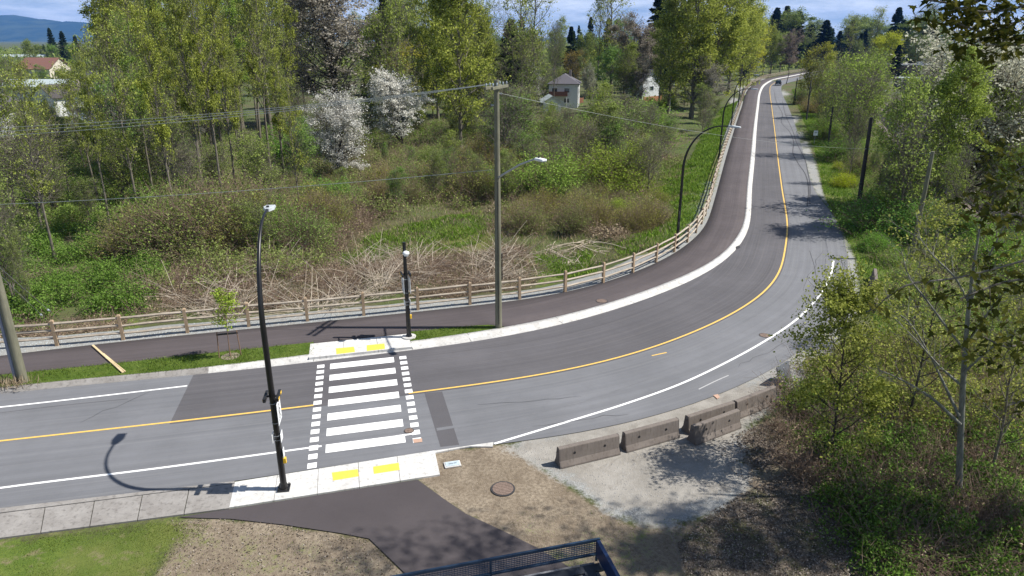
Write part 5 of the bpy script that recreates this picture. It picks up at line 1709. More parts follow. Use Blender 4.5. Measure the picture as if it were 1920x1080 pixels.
NICE = {'stem_cottonwood': 'cottonwood_tree', 'cottonwood': 'cottonwood_tree', 'sparse_cottonwood': 'cottonwood_tree', 'leafy_cottonwood': 'cottonwood_tree', 'alder': 'alder_tree', 'blossom_tree': 'blossom_tree',
        'conifer': 'conifer_tree', 'shrub': 'shrub', 'bare_shrub': 'shrub', 'poplar_row': 'poplar_tree', 'round_tree': 'round_tree', 'bare_tree': 'bare_tree'}
CATS = {'shrub': 'shrub', 'bare_shrub': 'shrub'}
TREES = []          # (root, kind, zone, own label or None)
trng = np.random.default_rng(77)
def plant(kind, loc, height, wide=1.0, tint=(1, 1, 1), zone='', label=None, var=None):
    lst = PROTO[kind]
    w, c, H = lst[int(trng.integers(len(lst))) if var is None else var % len(lst)]
    root = empty(NICE[kind], loc, float(trng.uniform(0, 6.28)))
    s = height / H
    root.scale = (s * wide, s * wide, s)
    t_ = link_mesh('stems' if 'shrub' in kind else 'trunk', w, root)
    if c is not None:
        k_ = link_mesh('leaves' if 'shrub' in kind else 'crown', c, root)
        j = trng.uniform(.86, 1.12)
        k_.color = (tint[0] * j, tint[1] * j, tint[2] * j, 1)
    TREES.append((root, kind, zone, label, tint))
    return root
def plant_px(kind, bx, by, ty, wide=1.0, tint=(1, 1, 1), zone='', label=None, var=None):
    p = ground(bx, by)
    h = height_for(ty, p[1]) - p[2]
    return plant(kind, p - [0, 0, .08], max(h, 1.0), wide, tint, zone, label, var)
# ------------------------------------------------------------------ planting
STC = 'stem_cottonwood'
WL = 'in the wood behind the fence'
YG, OL, BR, GR = (1.06, 1.06, .8), (.98, 1.0, .9), (1.25, 1.0, .75), (.85, 1.08, .85)
CW, SCW, LCW, AL, BL, CO, RT, BT = 'cottonwood', 'sparse_cottonwood', 'leafy_cottonwood', 'alder', 'blossom_tree', 'conifer', 'round_tree', 'bare_tree'
HERO = [
    # kind, base px, top px, width, tint, label
    (AL, 58, 592, 440, .45, OL, 'slender pale sapling directly behind the fence near the left pole'),
    (SCW, 74, 330, 118, .8, YG, 'slim open tree in front of the pale greenish roof at far left'),
    (AL, 30, 400, 128, .8, YG, 'light-leaved tree near the left edge in front of the white cut-off house'),
    (SCW, 158, 312, 140, .8, YG, 'open light tree in front of the white gable at left'),
    (AL, 226, 330, 84, .8, YG, 'light-leaved tall tree right of the pale-roofed left houses'),
    (STC, 335, 440, 30, .62, YG, 'tall thin-stemmed tree rising from the scrub, nearest the young staked tree'),
    (STC, 425, 428, -30, .6, YG, 'tall thin-stemmed tree rising from the scrub left of the crosswalk lamp top'),
    (STC, 386, 400, -40, .6, OL, 'tall thin-stemmed tree between the two scrub stems left of the crosswalk lamp'),
    (SCW, 566, 424, 150, .6, YG, 'slim open tree in the scrub right of the crosswalk lamp top'),
    (SCW, 16, 470, 190, .6, YG, 'slim light tree close behind the fence at the left edge'),
    (STC, 212, 452, 110, .6, OL, 'thin-stemmed tree at the back of the bramble bank'),
    (AL, 30, 575, 330, .8, OL, 'slanting thin tree behind the left utility pole'),
    (SCW, 105, 494, 150, .8, OL, 'slim pale-trunked tree rising from the green bramble bank at left'),
    (SCW, 267, 430, 60, .75, OL, 'slim tall tree with pale trunk foot, left of the bare scrub'),
    (SCW, 185, 378, 130, .9, OL, 'leaning twin-trunk tree left of the green bramble bank'),
    (SCW, 133, 376, 165, .9, OL, 'dark thin tree in front of the brown-roofed house'),
    (AL, 313, 362, 150, .9, OL, 'short-crowned tree with broken pale trunk at the back of the bramble bank'),
    (STC, 377, 316, -60, .8, YG, 'tall thin cottonwood with dark trunk, first left of the tall thick one'),
    (STC, 417, 286, -80, .7, YG, 'tall thin cottonwood with dark slanting trunk left of the thick-trunked one'),
    (STC, 492, 304, -90, .75, YG, 'tall slanting cottonwood close in front of the thick-trunked one'),
    (STC, 513, 284, -170, 1.0, OL, 'tallest thick-trunked cottonwood, left of the big grey blossom tree'),
    (STC, 547, 252, -60, .7, YG, 'tall thin cottonwood just right of the thick-trunked one'),
    (AL, 560, 352, 235, 1.1, GR, 'small bright green tree left of the white blossom tree'),
    (LCW, 864, 282, -90, .85, YG, 'dense yellow-green cottonwood with dark trunk, left of the tall utility pole'),
    (LCW, 822, 232, -40, .85, YG, 'dense yellow-green cottonwood behind the brightest white blossom tree'),
    (LCW, 900, 250, 20, .8, YG, 'leafy yellow-green cottonwood directly behind the utility pole'),
    (SCW, 978, 216, -60, 1.1, OL, 'tall open-crowned cottonwood between utility pole and white house'),
    (SCW, 1000, 200, -70, 1.1, OL, 'tall open-crowned cottonwood just left of the white hip-roofed house'),
    (SCW, 1146, 178, -60, 1.2, OL, 'bare-topped spreading cottonwood right of the white hip-roofed house'),
    (SCW, 1118, 176, -10, 1.0, OL, 'thin bare-topped tree behind the white hip-roofed house'),
    (LCW, 1252, 214, -30, .9, OL, 'leaning dark-trunked cottonwood beside the bare clearing'),
    (LCW, 1296, 222, -70, 1.1, YG, 'large leafy cottonwood left of the road, nearest of the roadside group'),
    (LCW, 1335, 204, -60, 1.15, YG, 'large leafy cottonwood left of the road, second of the roadside group'),
    (LCW, 1365, 178, -40, 1.1, YG, 'large leafy cottonwood left of the road, third of the roadside group'),
    (LCW, 1388, 160, -10, 1.2, YG, 'leafy cottonwood left of the road, fourth of the roadside group'),
    (LCW, 1404, 150, 20, 1.4, (1.5, 1.35, .6), 'bright yellow-green cottonwood at the end of the roadside group'),
    (BL, 645, 236, -20, 1.35, (.70, .66, .60), 'big grey-white blossoming tree, tallest of the blossom trees'),
    (BL, 634, 338, 190, 1.25, (1.25, 1.25, 1.25), 'bright white blossom tree at left, with a narrow crown'),
    (BL, 758, 284, 150, 1.3, (1.28, 1.28, 1.28), 'brightest white blossom tree, left of the yellow-green cottonwoods'),
    (BL, 385, 268, 168, .8, (.8, .8, .74), 'small pale blossom tree between the tall thin cottonwoods'),
    (BL, 908, 250, 170, .55, (.85, .85, .8), 'narrow blossom tree left of the utility pole top'),
    (BL, 995, 208, 128, .75, (1, 1, 1), 'small white blossom tree right of the utility pole top'),
    (BL, 1168, 182, 48, 1.2, (.56, .5, .44), 'greyish pink blossoming tree right of the white hip-roofed house'),
    (BL, 1222, 268, 215, .7, (.8, .8, .76), 'low blossoming bush-like tree near the bare clearing'),
    (BL, 1312, 222, 122, 1.1, (.62, .6, .54), 'grey blossoming tree under the roadside cottonwoods'),
    (BL, 1108, 200, 130, .7, (.6, .62, .5), 'faint blossoming tree beside the white hip-roofed house'),
    (CO, 733, 236, -30, .8, (1.3, 1.3, 1.2), 'dark conifer between the grey blossom tree and the yellow-green cottonwoods'),
    (CO, 958, 216, 35, 1.3, (.9, .9, .9), 'dark conifer right behind the utility pole'),
    (CO, 322, 205, -20, 1.2, (1, 1, 1), 'dark conifer among the thin cottonwoods at left'),
    (CO, 285, 200, 40, 1.2, (1, 1, 1), 'smaller dark conifer left of the tall one among the cottonwoods'),
    (CO, 700, 205, 30, .8, (1.1, 1.1, 1.1), 'dark conifer behind the big grey blossom tree'),
    (CO, 1226, 172, -25, 1.0, (.9, .9, 1), 'dark tall conifer behind the roadside cottonwoods, left one of the pair'),
    (CO, 1247, 166, -15, 1.0, (.9, .9, 1), 'dark tall conifer behind the roadside cottonwoods, right one of the pair'),
    (AL, 760, 250, 90, 1.2, (1.4, 1.1, .55), 'orange-tinged bushy tree between conifer and cottonwoods'),
    (AL, 1075, 176, 98, 1.1, (1.45, .9, .7), 'reddish budding tree behind the white hip-roofed house'),
]
for k, bx, by, ty, w, tint, lb in HERO:
    plant_px(k, bx, by, ty, w, tint, WL, lb, var=(1 if lb.startswith('bright white') else 2 if lb.startswith('brightest') else None))
FAR = 'far beyond the wood'
for k, bx, by, ty, w, tint, lb in [
    (CO, 105, 118, 52, 1.0, (1, 1, 1.1), 'dark conifer below the mountain at left, left one of a pair'),
    (CO, 127, 122, 58, 1.2, (1, 1, 1.1), 'dark conifer below the mountain at left, right one of a pair'),
    (CO, 150, 120, 66, 1.2, (1, 1, 1.1), 'lower dark conifer right of the pair below the mountain'),
    (CO, 256, 122, 52, .9, (1, 1, 1.2), 'small blue-green conifer right of the tall poplars'),
    (CO, 268, 120, 50, .9, (1, 1, 1.2), 'second small blue-green conifer right of the tall poplars'),
    ('poplar_row', 196, 160, 10, 1.1, OL, 'leftmost of the three tall narrow poplars at left'),
    ('poplar_row', 214, 160, 14, 1.1, OL, 'middle one of the three tall narrow poplars at left'),
    ('poplar_row', 236, 160, 16, 1.1, OL, 'rightmost of the three tall narrow poplars at left'),
    (CO, 1075, 110, 58, 1.1, (1, 1, 1.2), 'small dark conifer on the skyline left of the tall one'),
    (CO, 1088, 108, 60, 1.1, (1, 1, 1.2), 'small dark conifer on the skyline beside its twin'),
    (CO, 1105, 120, 32, 1.0, (1, 1, 1.1), 'cone-shaped dark conifer standing clear on the skyline'),
    (CO, 1445, 126, 14, 1.3, (.8, .8, .9), 'dark conifer beyond the road curve, leftmost of the row'),
    (CO, 1463, 124, 12, 1.3, (.8, .8, .9), 'dark conifer beyond the road curve, second of the row'),
    (CO, 1486, 122, 20, 1.45, (.8, .8, .9), 'dark conifer beyond the road curve, third of the row'),
    (CO, 1513, 118, 46, 2.03, (.8, .8, .9), 'broad dark conifer beyond the road curve, fourth of the row'),
    (CO, 1546, 120, 50, 1.74, (.8, .8, .9), 'dark conifer beyond the road curve, fifth of the row'),
    (CO, 1567, 118, 58, 1.74, (.8, .8, .9), 'lower dark conifer beyond the road curve, sixth of the row'),
    (CO, 1614, 118, 55, 1.4, (.8, .8, .9), 'dark conifer behind the right-hand green tree'),
    (CO, 1668, 122, 14, 1.5, (.85, .95, .85), 'tall broad conifer on the skyline at right'),
    (CO, 1710, 112, 55, 1.4, (.8, .8, .9), 'dark bushy conifer left of the round skyline tree'),
    (CO, 1675, 152, 84, 1.5, (.8, .8, .85), 'dark cone-shaped conifer in front of the yellow-green trees'),
    (SCW, 1588, 122, 30, 1.4, OL, 'pale round-topped tree on the skyline, left of the tall broad conifer'),
    (SCW, 1636, 120, 18, 1.2, OL, 'pale open tree on the skyline close left of the tall broad conifer'),
    ('bare_tree', 1728, 118, 20, 1.1, (1.1, 1.1, 1.0), 'round open tree standing alone on the skyline at right'),
    (RT, 1662, 140, 74, 1.2, (1.7, 1.5, .5), 'yellow-green round tree behind the dark cone-shaped conifer'),
    (RT, 1640, 138, 80, 1.1, (1.6, 1.4, .5), 'yellow-green round tree left of the dark cone-shaped conifer'),
    (RT, 1722, 132, 80, 1.1, OL, 'grey-green round tree left of the flat-roofed building'),
    (BL, 1478, 138, 66, 1.0, (.5, .42, .38), 'pinkish grey budding tree beyond the road curve'),
    (RT, 1444, 140, 70, 1.3, OL, 'olive round tree left of the road curve'),
    (RT, 1462, 136, 84, 1.2, OL, 'olive bushy tree right above the far curve'),
    (RT, 1430, 142, 60, 1.0, (1.1, 1.05, .7), 'olive tree at the end of the roadside group above the fence'),
    ]:
    plant_px(k, bx, by, ty, w, tint, FAR, lb)
RB = 'on the right bank'
for k, bx, by, ty, w, tint, lb in [
    (AL, 1514, 196, 92, 1.1, (1.5, 1.25, .7), 'yellow-green bushy tree right of the far road, nearest the curve'),
    (AL, 1534, 222, 110, .8, (1.3, 1.15, .7), 'yellow-green tree right of the far road, second from the curve'),
    (AL, 1592, 296, 112, 1.15, (1.1, 1.2, .8), 'large open green tree right of the road with many thin stems'),
    (AL, 1612, 258, 100, 1.0, (1.0, 1.1, .8), 'large green tree behind the open many-stemmed one'),
    (AL, 1560, 240, 140, .9, (1.0, 1.1, .8), 'green bushy tree beside the thin old poles'),
    (AL, 1745, 212, 130, 1.0, (.8, 1.0, .8), 'dark green bushy tree before the railway'),
    (BL, 1788, 404, 84, 1.25, (.92, .93, .80), 'large greyish white blossom tree with dark stems right of the road'),
    (BL, 1862, 360, 110, 1.2, (.92, .93, .80), 'second greyish blossom tree at the right, behind the large one'),
    (BL, 1705, 385, 250, .8, (.85, .9, .7), 'low blossoming tree beside the cut-off green pole'),
    (BL, 1900, 300, 140, 1.1, (.8, .85, .6), 'greenish blossom tree at the right edge of the picture'),
    (AL, 1848, 420, 180, .8, (1.1, 1.15, .7), 'green tree between the blossom trees and the right edge'),
    (AL, 1660, 402, 285, .8, (.9, 1.05, .8), 'green bushy tree behind the tall dark pole'),
    (AL, 1900, 480, 260, .9, (1, 1.1, .7), 'green tree at the right edge above the birch'),
    (BT, 1770, 470, 300, .8, (1, 1.1, .8), 'thin bare tree right of the cut-off green pole'),
    (AL, 1800, 230, 110, 1.0, (1, 1.05, .8), 'green tree beyond the railway behind the blossom trees'),
    (AL, 1780, 190, 110, 1.2, (.9, .95, .8), 'olive tree beyond the railway beside the flat-roofed building'),
    (AL, 1870, 180, 90, 1.3, (.9, .95, .8), 'olive tree beyond the railway at the right edge'),
    ]:
    plant_px(k, bx, by, ty, w, tint, RB, lb)

# filler of the wood: places and sizes drawn at random, kept clear of the houses' openings and the road
WINDOWS = [(1022, 96, 1094, 208), (1194, 132, 1214, 166), (1246, 188, 1290, 225), (-30, 190, 32, 268), (60, 150, 110, 182), (108, 160, 160, 205), (150, 186, 205, 228), (705, 150, 815, 275), (585, 190, 695, 325), (600, 40, 690, 200), (1630, 196, 1708, 250)]       # open sight lines of the photograph
def blocked(p, h, w):
    x0, y0 = to_px(p); x1, y1 = to_px(p + np.array([0, 0, h]))
    half = FPX * w / p[1]
    for a, b, c, d in WINDOWS:
        if x0 + half * .8 > a and x0 - half * .8 < c and y1 < d - 8 and y0 > d - 14: return True
    return False
placed = [np.array(t_[0].location)[:2] for t_ in TREES]
KEEP_CLEAR = [[(640, 480), (700, 425), (860, 385), (950, 395), (920, 460), (770, 495), (640, 510)]]
CLEAR_W = [np.array([ground(x, y)[:2] for x, y in q]) for q in KEEP_CLEAR]
SUNNY = [ground(1058, 196), ground(634, 338), ground(758, 284)]
def fill(n, xr, yr, kinds, tops, zone, sep, tints, wide=(.8, 1.2), hmax=27):
    made = 0; tries = 0
    while made < n and tries < n * 60:
        tries += 1
        bx, by = trng.uniform(*xr), trng.uniform(*yr)
        p = ground(bx, by)
        if any(np.hypot(*(q - p[:2])) < sep for q in placed[-400:]): continue
        d_f = seg_dist(p[None, :2], FEN[::4])[0]
        if -3.5 < d_f < 16: continue
        if any(poly_dist(p[None, :2], q)[0] > -1 for q in CLEAR_W): continue
        if any(-2 < p[0] - q[0] < 17 and abs(p[1] - q[1]) < 8 for q in SUNNY): continue
        kind = kinds[int(trng.integers(len(kinds)))]
        h = min(max(height_for(trng.uniform(*tops), p[1]) - p[2], min(4, hmax * .55)), hmax)
        if blocked(p, h, 2.5): continue
        plant(kind, p - [0, 0, .08], h, trng.uniform(*wide), tints[int(trng.integers(len(tints)))], zone)
        placed.append(p[:2]); made += 1
for k, bx, by, ty, w, tint, lb in [
    (AL, 1545, 258, 132, .9, (1, 1.1, .8), 'green bushy tree right of the far road behind the thin old poles'),
    (AL, 1606, 276, 112, 1.0, (1, 1.1, .8), 'wide green tree right of the open many-stemmed one'),
    (AL, 1574, 222, 112, 1.1, (1.05, 1.1, .8), 'light green tree right of the far road, third from the curve'),
    (AL, 1634, 340, 280, .7, (1, 1.1, .8), 'green tree close behind the tall dark pole'),
    (AL, 1684, 442, 150, .8, (1.1, 1.15, .9), 'thin twiggy tree between the two poles, its shade crossing the road'),
    (AL, 1728, 402, 160, .8, (1.0, 1.1, .8), 'light-leaved tree left of the large blossom tree'),
    (AL, 1655, 395, 270, .9, (1.1, 1.15, .9), 'light-leaved low tree right behind the dark pole'),
    (LCW, 1738, 432, 118, .85, (.95, 1.05, .85), 'light-leaved tree behind the cut-off green pole, its shade crossing the road'),
    (BL, 1186, 206, 118, 1.0, (.66, .62, .54), 'greyish blossom tree screening the white gabled house'),
    (BT, 1038, 206, 60, .45, OL, 'very thin bare tree in front of the white hip-roofed house'),
    (BT, 1590, 345, 215, .7, (1.1, 1.15, .9), 'small twiggy tree left of the dark pole'),
    ]:
    plant_px(k, bx, by, ty, w, tint, RB, lb)
fill(16, (-80, 560), (340, 440), [AL, AL, BT], (240, 340), 'wk', 2.6, [OL, YG, OL, GR], (1.0, 1.5))
fill(30, (560, 1000), (250, 350), [AL, BT, AL], (170, 265), 'ws', 2.8, [OL, YG, GR], (1.0, 1.5))
fill(12, (1235, 1345), (188, 262), [AL, BT], (160, 235), 'wu', 3.0, [OL, YG, GR], (1.0, 1.5))
BS, SHR = 'bare_shrub', 'shrub'
fill(22, (250, 640), (385, 480), [BS, BS, SHR, AL], (325, 420), 'wv', 2.6, [OL, GR, (1.1, .95, .8)], (.8, 1.3), 4.2)
fill(30, (560, 960), (295, 390), [BS, BS, AL, SHR], (215, 330), 'wv', 2.6, [OL, GR, (1.15, .95, .75)], (.8, 1.3), 5.0)
fill(20, (960, 1230), (370, 440), [BS, BS, SHR], (320, 400), 'wv', 2.4, [OL, (1.15, .95, .75)], (.8, 1.3), 3.0)
fill(34, (960, 1270), (215, 385), [AL, BT, AL], (165, 300), 'wt', 2.6, [OL, YG, GR], (1.0, 1.6))
fill(24, (-80, 300), (235, 400), [AL, AL, SCW], (120, 250), 'wl', 3.2, [OL, YG, OL, GR], (.8, 1.25))
fill(20, (255, 590), (290, 400), [STC, STC, SCW], (-60, 110), 'wx', 3.0, [OL, YG, GR], (.55, .8))
fill(16, (-60, 255), (330, 470), [SCW, AL, STC], (110, 220), 'wx', 3.0, [OL, YG, GR], (.6, .9))
fill(15, (280, 640), (225, 350), [AL, AL, BT], (120, 280), 'wc', 3.2, [OL, YG, OL, GR], (.8, 1.25))
fill(22, (200, 640), (215, 330), [STC, STC, SCW], (-90, 40), 'wc', 3.0, [OL, YG])
fill(36, (560, 1000), (165, 262), [STC, AL, LCW, STC, AL, AL], (-60, 170), 'wm', 3.8, [OL, YG, YG])
fill(24, (-60, 300), (150, 225), [AL, RT, AL], (105, 165), 'wb', 6, [OL, YG, GR])
fill(46, (900, 1330), (128, 205), [AL, LCW, AL, RT, CW, CO], (40, 140), 'wr', 5, [OL, YG, OL, GR])
fill(16, (-60, 420), (106, 140), [RT, CO, RT, SCW], (76, 95), 'wf', 9, [OL, GR])
fill(34, (300, 1420), (100, 150), [CO, RT, CW, CO], (-10, 84), 'wh', 8, [OL, (.9, .9, .9)])
fill(38, (1440, 1740), (100, 130), [CO, CO, RT], (22, 78), 'rg', 7, [(.85, .9, .9), (1, 1, 1)], (1.2, 1.8))
fill(44, (1440, 1960), (96, 140), [RT, CO, AL, CO], (62, 100), 'rf', 8, [OL, (.9, .95, .9), YG])
fill(18, (1560, 1960), (150, 300), [AL, AL, BT], (90, 220), 'rb', 4, [OL, YG, GR])

# shrubs that stand clear of the thicket
SH = 'shrubs behind the fence'
for i, (bx, by, ty, w, tint, lb, kd) in enumerate([
    (1030, 372, 268, 1.15, (1.05, 1.1, .9), 'rounded green shrub right of the bracket lamp head', 'shrub'),
    (1145, 362, 262, 1.1, (1.35, 1.25, .8), 'yellow-green upright shrub left of the arched lamp', 'shrub'),
    (1170, 270, 178, 1.5, (1.0, 1.1, .9), 'large green shrub below the grey-pink blossom tree', 'shrub'),
    (985, 262, 205, 1.5, (1.0, 1.05, .9), 'green shrub mass right behind the utility pole', 'shrub'),
    (1225, 262, 190, 1.0, (1.0, 1.1, .8), 'green shrub before the bare clearing', 'shrub'),
    (1250, 205, 172, 1.0, (1.6, 1.4, .5), 'small yellow shrub beside the orange board fence', 'shrub'),
    (1100, 300, 215, 1.4, OL, 'grey twiggy shrub mass in the middle of the scrub', 'bare_shrub'),
    (930, 345, 262, 1.2, (1.3, .9, .7), 'reddish bare shrub right behind the utility pole foot', 'bare_shrub'),
    (890, 372, 290, 1.2, (1.1, 1, .8), 'brown twiggy shrub left of the utility pole', 'bare_shrub'),
    (1195, 300, 235, 1.3, OL, 'grey bare shrub left of the lamp arch', 'bare_shrub'),
    (1060, 330, 250, 1.2, OL, 'grey bare shrub behind the green rounded one', 'bare_shrub'),
    (400, 470, 320, 1.2, OL, 'large olive twiggy shrub left of the crosswalk lamp top', 'bare_shrub'),
    (330, 470, 340, 1.2, (.9, 1, .8), 'olive shrub behind the young staked tree', 'bare_shrub'),
    (470, 440, 315, 1.3, OL, 'olive twiggy shrub behind the crosswalk lamp top', 'bare_shrub'),
    (300, 440, 340, 1.2, (.9, 1.05, .8), 'olive green shrub at the back of the bramble bank', 'shrub'),
    (520, 465, 372, 1.0, (.95, 1.1, .8), 'green shrub right of the crosswalk lamp top', 'shrub'),
    (590, 430, 340, 1.1, (1.2, .95, .7), 'brown twiggy shrub left of the grass clearing', 'bare_shrub'),
    (1160, 412, 365, 1.0, (1.25, 1.2, .7), 'yellow-green low shrub in the brown scrub', 'shrub'),
    (1020, 400, 345, 1.1, (1.2, .95, .7), 'brown twiggy shrub right of the utility pole', 'bare_shrub'),
    (640, 385, 330, 1.2, (.8, 1.1, .8), 'green shrub below the left white blossom tree', 'shrub'),
    (720, 350, 300, 1.3, (1.2, 1, .7), 'brownish shrub below the brightest blossom tree', 'bare_shrub'),
    (800, 365, 300, 1.3, (1.2, 1, .7), 'brown twiggy shrub below the dark cottonwood trunk', 'bare_shrub'),
    (560, 300, 225, 1.4, (.8, 1.1, .8), 'green shrub behind the small bright green tree', 'shrub'),
    ]):
    plant_px(kd, bx, by, ty, w, tint, SH, lb)
for bx, by, ty, w, tint, lb, kd in [
    (1585, 305, 250, 1.3, (.8, 1, .8), 'dark green shrub at the foot of the many-stemmed tree', 'shrub'),
    (1660, 440, 350, 1.4, (.7, .95, .8), 'dark green shrub between the two right-hand poles', 'shrub'),
    (1720, 455, 370, 1.4, (.7, .9, .8), 'dark green shrub behind the cut-off green pole', 'shrub'),
    (1545, 262, 215, 1.2, (.9, 1, .8), 'green shrub beside the thin old poles', 'shrub'),
    (1500, 196, 168, 1.3, (.9, .9, .8), 'brown-green bush near the far curve on the right', 'bare_shrub'),
    (1522, 212, 178, 1.3, (1.3, 1, .8), 'brown bare bush on the right bank beyond the old poles', 'bare_shrub'),
    (1620, 330, 272, 1.2, OL, 'bare grey bush under the many-stemmed tree', 'bare_shrub'),
    (1690, 360, 290, 1.3, OL, 'bare grey bush near the short broken pole', 'bare_shrub'),
    (1800, 460, 390, 1.4, (.9, 1.1, .7), 'green shrub at the foot of the large blossom tree', 'shrub'),
    (1860, 500, 420, 1.4, (.9, 1.1, .7), 'green shrub right of the large blossom tree foot', 'shrub'),
    (1570, 318, 300, .9, (1.9, 1.6, .4), 'small yellow shrub left of the dark pole', 'shrub'),
    (1580, 350, 318, 1.1, (1.9, 1.6, .4), 'yellow flowering clump on the grass bank beside the dark pole', 'shrub'),
    (1640, 470, 430, 1.3, (.8, 1.1, .7), 'bright green shrub below the dark pole on the bank', 'shrub'),
    ]:
    plant_px(kd, bx, by, ty, w, tint, RB, lb)

# labels for the filler: told apart by their order from the left within their part of the wood
ZONE_TXT = {'wl': 'in the left wood behind the fence', 'wv': 'in the brown scrub behind the fence', 'wx': 'in the front rank of the left wood', 'wu': 'under the roadside cottonwoods', 'wk': 'in the scrub above the bramble bank', 'ws': 'in the scrub below the blossom trees', 'wt': 'in the scrub right of the utility pole', 'wc': 'near the thick-trunked cottonwood', 'wm': 'in the middle wood behind the blossom trees', 'wb': 'around the far left houses', 'wr': 'around the white houses',
            'wf': 'below the mountain', 'wh': 'on the skyline behind the wood', 'rf': 'on the right skyline', 'rg': 'in the conifer row beyond the curve', 'rb': 'near the railway'}
KIND_TXT = {'cottonwood': 'thin cottonwood', 'stem_cottonwood': 'tall bare-stemmed cottonwood', 'sparse_cottonwood': 'open-crowned cottonwood', 'leafy_cottonwood': 'leafy cottonwood', 'alder': 'bushy olive tree', 'round_tree': 'round olive tree',
            'bare_tree': 'bare thin tree', 'conifer': 'dark conifer', 'blossom_tree': 'blossom tree', 'shrub': 'shrub', 'bare_shrub': 'bare shrub', 'poplar_row': 'narrow poplar'}
ORD = ['first', 'second', 'third', 'fourth', 'fifth', 'sixth', 'seventh', 'eighth', 'ninth', 'tenth', 'eleventh', 'twelfth', 'thirteenth', 'fourteenth', 'fifteenth', 'sixteenth', 'seventeenth', 'eighteenth', 'nineteenth', 'twentieth']
ORD += ['twenty-' + o for o in ORD[:9]] + ['thirtieth'] + ['thirty-' + o for o in ORD[:9]] + ['fortieth'] + ['forty-' + o for o in ORD[:9]] + ['fiftieth'] + ['fifty-' + o for o in ORD[:9]]
byk = {}
for t_ in TREES:
    root, kind, zone, lb, tint = t_
    root['category'] = CATS.get(kind, 'tree')
    root['group'] = {'conifer': 'dark conifers', 'blossom_tree': 'blossoming trees', 'shrub': 'leafy shrubs', 'bare_shrub': 'twiggy shrubs', 'poplar_row': 'narrow poplars'}.get(kind, 'broadleaf trees in spring leaf')
    if lb: root['label'] = lb
    else: byk.setdefault((kind, zone), []).append(root)
for (kind, zone), lst in byk.items():
    lst.sort(key=lambda o: to_px(o.location)[0])
    for i, o in enumerate(lst):
        o['label'] = f"{ORD[i]} {KIND_TXT[kind]} from the left {ZONE_TXT[zone]}" if len(lst) > 1 else f"only {KIND_TXT[kind]} {ZONE_TXT[zone]}"

# ------------------------------------------------------------------ thickets, brush and grass: what nobody could count
def pts_in(polys, n, rng):
    out = []
    W_ = [np.array([ground(x, y)[:2] for x, y in poly]) for poly in polys]
    A = np.array([abs(sum(w[i][0] * w[(i + 1) % len(w)][1] - w[(i + 1) % len(w)][0] * w[i][1] for i in range(len(w)))) / 2 for w in W_])
    for w, a in zip(W_, A):
        m = max(1, int(n * a / A.sum())); got = np.zeros((0, 2)); lo, hi = w.min(0), w.max(0)
        while len(got) < m:
            c = rng.uniform(lo, hi, (m * 2, 2)); got = np.concatenate([got, c[poly_dist(c, w) > 0]])
        out.append(got[:m])
    return np.concatenate(out)

def thicket(name, polys, mounds, r, h, leaves, lsize, leaf_m, twigs=0, twig_len=1.2, twig_m=None, twig_r=.010, seed=1, keep_road=True, twig_el=(15, 80), wig=.22):
    rng = np.random.default_rng(seed)
    c = Cloud()
    XY = pts_in(polys, mounds, rng)
    if keep_road:
        d = seg_dist(XY, FEN[::3]); XY = XY[(d < -1.9) | (d > 9)]
    Z = ground_z(XY[:, 0], XY[:, 1])
    Rm = rng.uniform(.55, 1.35, len(XY)) * r; Hm = rng.uniform(.5, 1.4, len(XY)) * h
    if leaves:
        n = int(leaves / len(XY)); k = np.repeat(np.arange(len(XY)), n); m = len(k)
        az = rng.uniform(0, 6.28, m); el = np.arcsin(rng.uniform(-.05, 1, m)); rad = rng.uniform(.35, 1.05, m) ** .5
        lump = 1 + .22 * np.sin(az * 3 + k) * np.cos(el * 4 + k * 1.7)
        C = np.stack([XY[k, 0] + Rm[k] * rad * lump * np.cos(az) * np.cos(el), XY[k, 1] + Rm[k] * rad * lump * np.sin(az) * np.cos(el), Z[k] - .05 + Hm[k] * rad * lump * np.sin(el)], 1)
        c.leaves(C, lsize, rng, 0, up=.7)
    if twigs:
        k = rng.integers(0, len(XY), twigs)
        K = 4; P = np.zeros((twigs, K, 3))
        P[:, 0, :2] = XY[k] + rng.normal(0, .5, (twigs, 2)) * Rm[k][:, None]; P[:, 0, 2] = Z[k] - .1 + rng.uniform(0, .35, twigs) * Hm[k]
        az = rng.uniform(0, 6.28, twigs); el = np.radians(rng.uniform(*twig_el, twigs)); d = np.stack([np.cos(az) * np.cos(el), np.sin(az) * np.cos(el), np.sin(el)], 1)
        Ln = twig_len * rng.uniform(.4, 1.3, twigs)
        for q in range(1, K):
            d = unit(d + rng.normal(0, wig, d.shape) - [0, 0, .12]); P[:, q] = P[:, q - 1] + d * (Ln / (K - 1))[:, None]
        P[:, :, 2] = np.maximum(P[:, :, 2], (Z[k] - .05)[:, None])
        V, Q = tubes(P, twig_r * rng.uniform(.5, 1.5, (twigs, 1)) * np.linspace(1, .5, K)[None], 3)
        c.add(V, Q, 1)
    o = link_mesh(name, c.mesh(name, [leaf_m, twig_m or M['twig_brown']]))
    o.color = (1, 1, 1, 1); o['kind'] = 'stuff'
    return o
# bramble bank at left, bright green
thicket('bramble_thicket', [[(-60, 470), (60, 450), (170, 420), (300, 440), (300, 540), (250, 600), (120, 610), (-60, 640)]], 150, 1.2, 1.2, 95000, .065, M['leaf_ivy'], 1500, 1.0, seed=2)
thicket('bramble_thicket', [[(-60, 340), (120, 330), (330, 330), (320, 420), (160, 430), (-60, 460)]], 190, 1.4, 1.4, 95000, .075, M['leaf_green'], 2500, 1.4, seed=3)
